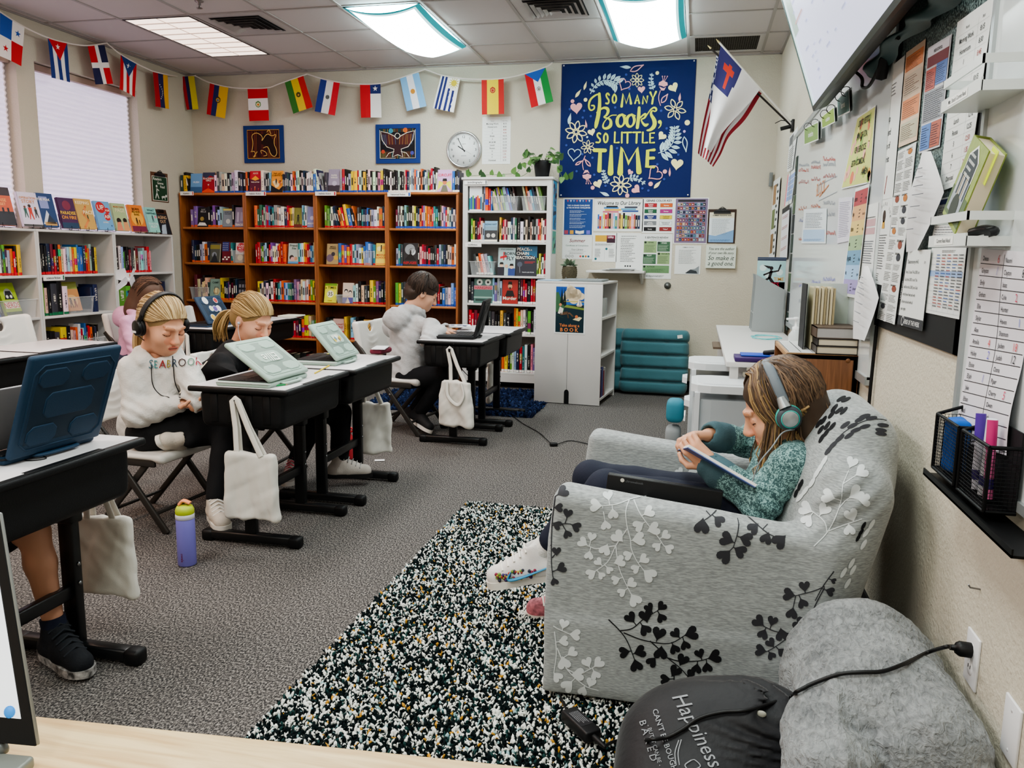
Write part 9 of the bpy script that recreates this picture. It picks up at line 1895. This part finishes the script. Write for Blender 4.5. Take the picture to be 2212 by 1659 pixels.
for k in range(80):d=V((rn.uniform(-.022,.022),rn.uniform(-.022,.022),rn.uniform(-.01,.01)));q.tube(bez([t0+d*.3,t0+V((-.05,-.01,-.015))+d,t0+V((-.085,-.015,-.08))+d*1.3,t0+V((-.07-rn.uniform(0,.03),-.015,-.13-rn.uniform(0,.03)))+d],4),[.004]*9+[.003,.002,.001,.001],rn.choice(H),4)
q.build('ponytail',o,norm=False)
q=MB();e=V(J['head'])+R@V((.083,.002,-.012))*1.08;q.ell(e,.007,mat('#c9cfe0',.3));q.tube(bez([e,e+V((.0,-.005,-.05)),e+V((.03,-.01,-.12)),e+V((.08,0,-.17))],5),.0014,mat('#d8d8dc',.5),5);q.build('earbud',label='white earbud and wire in the ear of the girl in black',cat='earbuds')
GS=mat('#b3aba4',.8,bump=.2,bscale=200);shoe(o,J['aR'],A3(612,1075,X=-1.98),1.0,GS,mat('#cfc9c2',.6),mat('#d8566a',.7));shoe(o,J['aL'],A3(800,1040,X=-1.68),1.05,GS,mat('#141414',.6),mat('#8d8a88',.7))
J=dict(head=A3(914,632,Y=5.40),hf=(.80,.42,-.42),neck=A3(890,678,Y=5.37),chest=A3(882,725,Y=5.35),pelvis=A3(876,805,Y=5.33),sR=A3(930,706,Y=5.24),sL=A3(846,708,Y=5.46),eR=A3(926,736,Y=5.08),eL=A3(900,740,Y=5.62),wR=A3(952,714,Y=5.20),wL=A3(960,712,Y=5.5))
J['hR']=J['pelvis']+V((.05,-.06,-.02));J['hL']=J['pelvis']+V((-.02,.07,-.02));J['kR']=A3(962,812,Y=5.25);J['kL']=A3(955,808,Y=5.45);J['aR']=A3(905,892,Y=5.33);J['aL']=A3(893,888,Y=5.5)
o,R,bv,g=person('boy in a grey hoodie seen from behind, writing at his desk',J,1.06,'#c99a80',GRYH,mat('#15161a',.9),7,hands=((J['wR'],(.8,.5,-.15),(0,0,-1),-1,.45),(J['wL'],(.9,-.1,-.15),(0,0,-1),1,.4)),th=1.12,fold=.008)
H=hm('#3a2c24','#2c211b','#4a392e','#231a16');q=MB();haircap(q,J['head'],R,1.06,H[0],'short');strands(q,J['head'],R,1.06,420,H,lambda rn:(rn.uniform(-.3,.3),-.3+rn.uniform(-.25,.25),1),lambda rn:(lambda a:(sin(a),cos(a),-.62 if cos(a)<.2 else .12))(rn.uniform(-pi,pi)),(.088,.106,.098),.003,9);q.build('hair',o,norm=False)
SN=mat('#1b1b1d',.7);shoe(o,J['aR'],A3(945,925,Y=5.22),1.1,SN,mat('#d6cfc8',.6),sole_up=(.35,.1,.9));shoe(o,J['aL'],A3(915,900,Y=5.42),1.1,SN,mat('#d6cfc8',.6),sole_up=(.55,.1,.8))
q=MB();c=at(985,704,Z=DZ+.03);q.box(c,(.22,.16,.012),mat('#d9d9dc',.6),.003,rot=M.Rotation(.3,3,'Z'));cv=Cv(.0005);[cv.rect(-.09+.05*k,-.06+.02*(k%3),.035,.05,'#1f2a55',1)for k in range(4)];cv.into(q,c+W3*.0065,UX,UY);q.build('magazine',label='white and navy magazine in front of the boy in the grey hoodie',cat='magazine')
J=dict(head=A3(322,642,X=-3.95),hf=(.88,.30,-.42),neck=A3(305,682,X=-4.0),chest=A3(298,712,X=-4.03),pelvis=A3(290,775,X=-4.06));J['sR']=J['neck']+V((.0,-.15,-.045));J['sL']=J['neck']+V((-.05,.16,-.045));J['eR']=J['sR']+V((.10,-.05,-.20));J['eL']=J['sL']+V((.12,.05,-.2));J['wR']=J['eR']+V((.2,.04,.05));J['wL']=J['eL']+V((.2,-.05,.05))
for a,dy in(('R',-.08),('L',.08)):J['h'+a]=J['pelvis']+V((0,dy,0));J['k'+a]=J['pelvis']+V((.36,dy,.02));J['a'+a]=V((J['pelvis'].x+.34,J['pelvis'].y+dy,.09))
o,R,bv,g=person('girl in a pink top with a white hair bow, seen from behind',J,1.1,'#d3a58e',mat('#dba6c8',.9,sheen=.2,bump=.2,bscale=140),mat('#3a3f55',.9),9,hands=((J['wR'],(1,.1,0),(0,0,-1),-1,.3),(J['wL'],(1,-.1,0),(0,0,-1),1,.3)))
H=hm('#5d4436','#4a352a','#735544','#3f2d24');q=MB();haircap(q,J['head'],R,1.1,H[0],'long')
def drop_(n_,l,dz=.9,sp=.02):return lambda p,rn:[p+V((rn.uniform(-sp,sp)*k,rn.uniform(-sp,sp)*k,-l*(k+1)/n_*rn.uniform(.7,1.1)))for k in range(n_)]
strands(q,J['head'],R,1.1,260,H,lambda rn:(rn.uniform(-.5,.5),rn.uniform(-.3,.6),1),lambda rn:(rn.uniform(-1,1),rn.uniform(-1.0,-.35),-.9),(.09,.108,.1),.003,5,drop_(3,.16));q.build('hair',o,norm=False)
for a in 'RL':shoe(o,J['a'+a],V(J['a'+a])+V((.15,0,-.06)),1.0,GS,SL)
bc=A3(301,604,X=-3.98)+V((-.02,-.09,0));q=MB();bm_=mat('#e6e2e4',.6)
for sx in(-1,1):
 for k in(0,1):q.add([bc,bc+V((.015,sx*.045-.005,.085-.06*k)),bc+V((-.02,sx*.105,.07-.11*k)),bc+V((-.035,sx*.085,.005-.085*k)),bc+V((-.005,sx*.02,-.012-.02*k))],[(0,1,2),(0,2,3),(0,3,4)],bm_,True)
q.ell(bc+V((0,-.005,0)),(.013,.013,.015),bm_);q.build('hair_bow',o,norm=False)
TEAL=bpy.data.materials.new('teal_marled_fleece');TEAL.use_nodes=True;nt=TEAL.node_tree;tn,n1,cr=nt.nodes.new('ShaderNodeTexCoord'),nt.nodes.new('ShaderNodeTexNoise'),nt.nodes.new('ShaderNodeValToRGB');n1 .inputs['Scale'].default_value=150;n1 .inputs['Detail'].default_value=3;n1 .inputs['Distortion'].default_value=1.2
cr.color_ramp.elements[0].position=.46;cr.color_ramp.elements[0].color=(*lin('#3d5a5c'),1);cr.color_ramp.elements[1].position=.58;cr.color_ramp.elements[1].color=(*lin('#8fb5b2'),1);nt.links.new(tn.outputs['Object'],n1 .inputs['Vector']);nt.links.new(n1 .outputs['Fac'],cr.inputs[0]);nt.links.new(cr.outputs[0],nt.nodes['Principled BSDF'].inputs['Base Color']);nt.nodes['Principled BSDF'].inputs['Roughness'].default_value=.9
J=dict(head=A3(1683,880,Y=2.52),hf=(-.88,-.02,-.40),neck=A3(1716,968,Y=2.52),chest=A3(1700,1022,Y=2.52),pelvis=A3(1640,1120,Y=2.52),sL=A3(1712,1005,Y=2.38),sR=A3(1655,968,Y=2.70),eL=A3(1645,1088,Y=2.36),eR=A3(1612,955,Y=2.74),wL=A3(1535,1005,Y=2.42),wR=A3(1540,940,Y=2.60),hL=A3(1600,1110,Y=2.46),hR=A3(1590,1090,Y=2.6),kL=A3(1305,1058,Y=2.50),kR=A3(1278,1034,Y=2.64),aL=A3(1156,1200,Y=2.52),aR=A3(1245,1290,Y=2.64))
o,R,bv,g=person('girl with long hair reading in the armchair, teal sweater and grey headphones',J,1.12,'#d8a385',TEAL,mat('#1d2233',.8,bump=.1,bscale=200),11,hood=False,cuff=mat('#47626a',.9,bump=.2,bscale=200),hands=((J['wL'],(-.72,.15,.62),(.2,.9,.1),1,.95),(J['wR'],(-.85,-.35,.0),(-.1,-.4,-.9),-1,.75)),bottom_name='leggings',top_name='sweater',tl=.74)
H=hm('#5b4839','#6d5645','#49392d','#7d644e');H2=hm('#94784f','#a98b60','#7d6344');q=MB();haircap(q,J['head'],R,1.12,H[2],'long')
strands(q,J['head'],R,1.12,420,H,lambda rn:(rn.uniform(-.12,.12),rn.uniform(-.5,.55),1),lambda rn:(lambda s_:(s_,rn.uniform(-1.7,.05),-.85))(rn.choice((-1,1))*rn.uniform(.5,1)),(.092,.112,.098),.0034,21,lambda p,rn:[p+V((rn.uniform(-.02,.03)*k+.01*k,rn.uniform(-.018,.012)*k,-rn.uniform(.045,.07)*k))for k in range(1,5)])
strands(q,J['head'],R,1.12,130,H+H2,lambda rn:(rn.uniform(-.1,.1),rn.uniform(.1,.7),1),lambda rn:(rn.choice((-1,-1,1))*rn.uniform(.75,1),rn.uniform(.25,.75),-.55),(.090,.112,.1),.0032,23,lambda p,rn:[p+V((-.004*k+rn.uniform(-.008,.008)*k,rn.uniform(-.008,.008)*k,-rn.uniform(.045,.072)*k))for k in range(1,6)])
strands(q,J['head'],R,1.12,90,H2,lambda rn:(-.9,rn.uniform(-.5,.2),-.4),lambda rn:(-1,rn.uniform(-.7,.15),-1.2),(.095,.11,.1),.0032,27,lambda p,rn:[p+V((rn.uniform(-.016,.016)*k,-.010*k,-rn.uniform(.03,.055)*k))for k in range(1,5)]);q.build('hair',o,norm=False)
L_=phones(J['head'],R,1.14,mat('#6f7880',.5),mat('#4a5158',.4),mat('#42b0a4',.5),'grey and teal headphones on the girl in the armchair',plate=mat('#b3b9bb',.3,metal=.6))
wire('pale headphone wire running down over the hair of the armchair girl',[L_(-.10,-.01,-.045),A3(1690,935,Y=2.36),A3(1668,965,Y=2.33),A3(1640,1000,Y=2.32),A3(1625,1040,Y=2.34)],mat('#8d9498',.5))
SW=mat('#ddd9d6',.6,bump=.1,bscale=200);u,P=shoe(o,J['aL'],A3(1030,1240,Y=2.5),1.12,SW,SL,mat('#e8e4dc',.8),sole_up=(-.22,0,.97))
q=MB();rn=random.Random(2)
for sx in(-1,1):
 for k in range(46):y,z=rn.uniform(.0,.125),rn.uniform(.024,.05);a=V(P(y,z,sx*.037));n=V(P(y,z,sx))-V(P(y,z,0));n.normalize();q.ell(a,.006,mat(rn.choice(['#8a2f4a','#c8b04a','#4a3a6a','#7a9a4a','#a8483a','#3a3a4a']),.6),n=6)
 q.tube(bez([P(.075,.050,sx*.042),P(.085,.030,sx*.046),P(.045,.030,sx*.045),P(-.045,.048,sx*.042)],5),[.005+.006*sin(pi*i/15.)for i in range(16)],mat('#3f8fb8',.5),6,flat=.4)
q.build('shoe_print',u);shoe(o,J['aR'],A3(1165,1345,Y=2.62),1.1,mat('#b8707a',.7,var=.5,vscale=60),SL,mat('#e8e4dc',.8))
q=MB();a=V(J['aL']);b=V(J['kL']);q.tube([a.lerp(b,-.12),a.lerp(b,.08),a.lerp(b,.22)],[.034,.036,.038],mat('#e0deda',.85,bump=.3,bscale=120),14);q.build('sock',o)
r=empty('paperback',A3(1550,1010,Y=2.45),'open paperback with a blue cover held up by the girl in the armchair','book');Q=[A3(1462,972,Y=2.58),A3(1486,966,Y=2.34),A3(1632,1052,Y=2.28),A3(1612,1050,Y=2.52)];N=(Q[1]-Q[0]).cross(Q[2]-Q[1]).normalized();N=N if N.z>0 else-N
q=MB();q.prism(Q,-N*.002,mat('#5a6ea8',.5));q.build('cover',r);q=MB();q.prism([p+N*.0005 for p in Q],N*.008,mat('#dedcd8',.7));q.build('page_block',r)
r=empty('laptop',A3(1435,1060,Y=2.30),'closed black laptop standing on edge between the armchair arm and the girl','laptop');a,b=A3(1312,1037,Y=2.29),A3(1560,1076,Y=2.29);d=(b-a).normalized();up_=V((-d.z,0,d.x));up_=up_ if up_.z>0 else-up_;c=(a+b)/2-up_*.078;Rl=M((d,d.cross(up_)*-1,up_)).transposed()
for nm,dy in(('lid',-.006),('keyboard_base',.006)):
 q=MB();q.box(c+V((0,dy,0)),((b-a).length,.011,.20),mat('#151618',.4),.004,rot=Rl)
 if dy<0:cv=Cv(.0005);cv.circ(-.12,.088,.006,'#c8c4bc',1,12);cv.text('chromebook',-.11,.084,.007,'#6a6c70',1);cv.into(q,c+V((0,-.0118,0)),d,up_)
 q.build(nm,r)
J=dict(head=V((-2.32,1.75,1.02)),hf=(.95,.1,-.3),neck=V((-2.38,1.75,.86)),chest=V((-2.40,1.75,.72)),pelvis=V((-2.42,1.78,.45)),sR=V((-2.38,1.62,.82)),sL=V((-2.38,1.9,.82)),eR=V((-2.25,1.58,.66)),eL=V((-2.25,1.93,.66)),wR=V((-2.05,1.66,.72)),wL=V((-2.05,1.88,.72)),hR=V((-2.42,1.71,.45)),hL=V((-2.42,1.86,.45)),kR=V((-1.99,1.66,.44)),kL=A3(72,1148,Y=1.93),aR=V((-2.05,1.62,.10)),aL=A3(122,1372,Y=1.93))
o,R,bv,g=person('child at the left edge of view in shorts and black sneakers',J,1.08,'#b98a70',mat('#2c3a4c',.9),mat('#23262b',.9),13,hood=False,hands=((J['wR'],(1,0,0),(0,0,-1),-1,.3),(J['wL'],(1,0,0),(0,0,-1),1,.3)),bottom_name='shorts',top_name='shirt',short=True)
q=MB();haircap(q,J['head'],R,1.08,hm('#4a3828')[0],'short');q.build('hair',o,norm=False)
for a in 'RL':
 an,kn=V(J['a'+a]),V(J['k'+a]);shoe(o,an,an+(V((.17,-.07,-.05))if a=='L' else V((.17,0,-.05))),1.08,mat('#14171d',.8,bump=.15,bscale=150),mat('#8d8a88',.6,var=.85,vscale=55),mat('#1e2228',.8));q=MB();q.tube([an.lerp(kn,-.12),an,an.lerp(kn,.18)],[.04,.036,.036],mat('#141a2e',.85),14);q.build('sock',o)
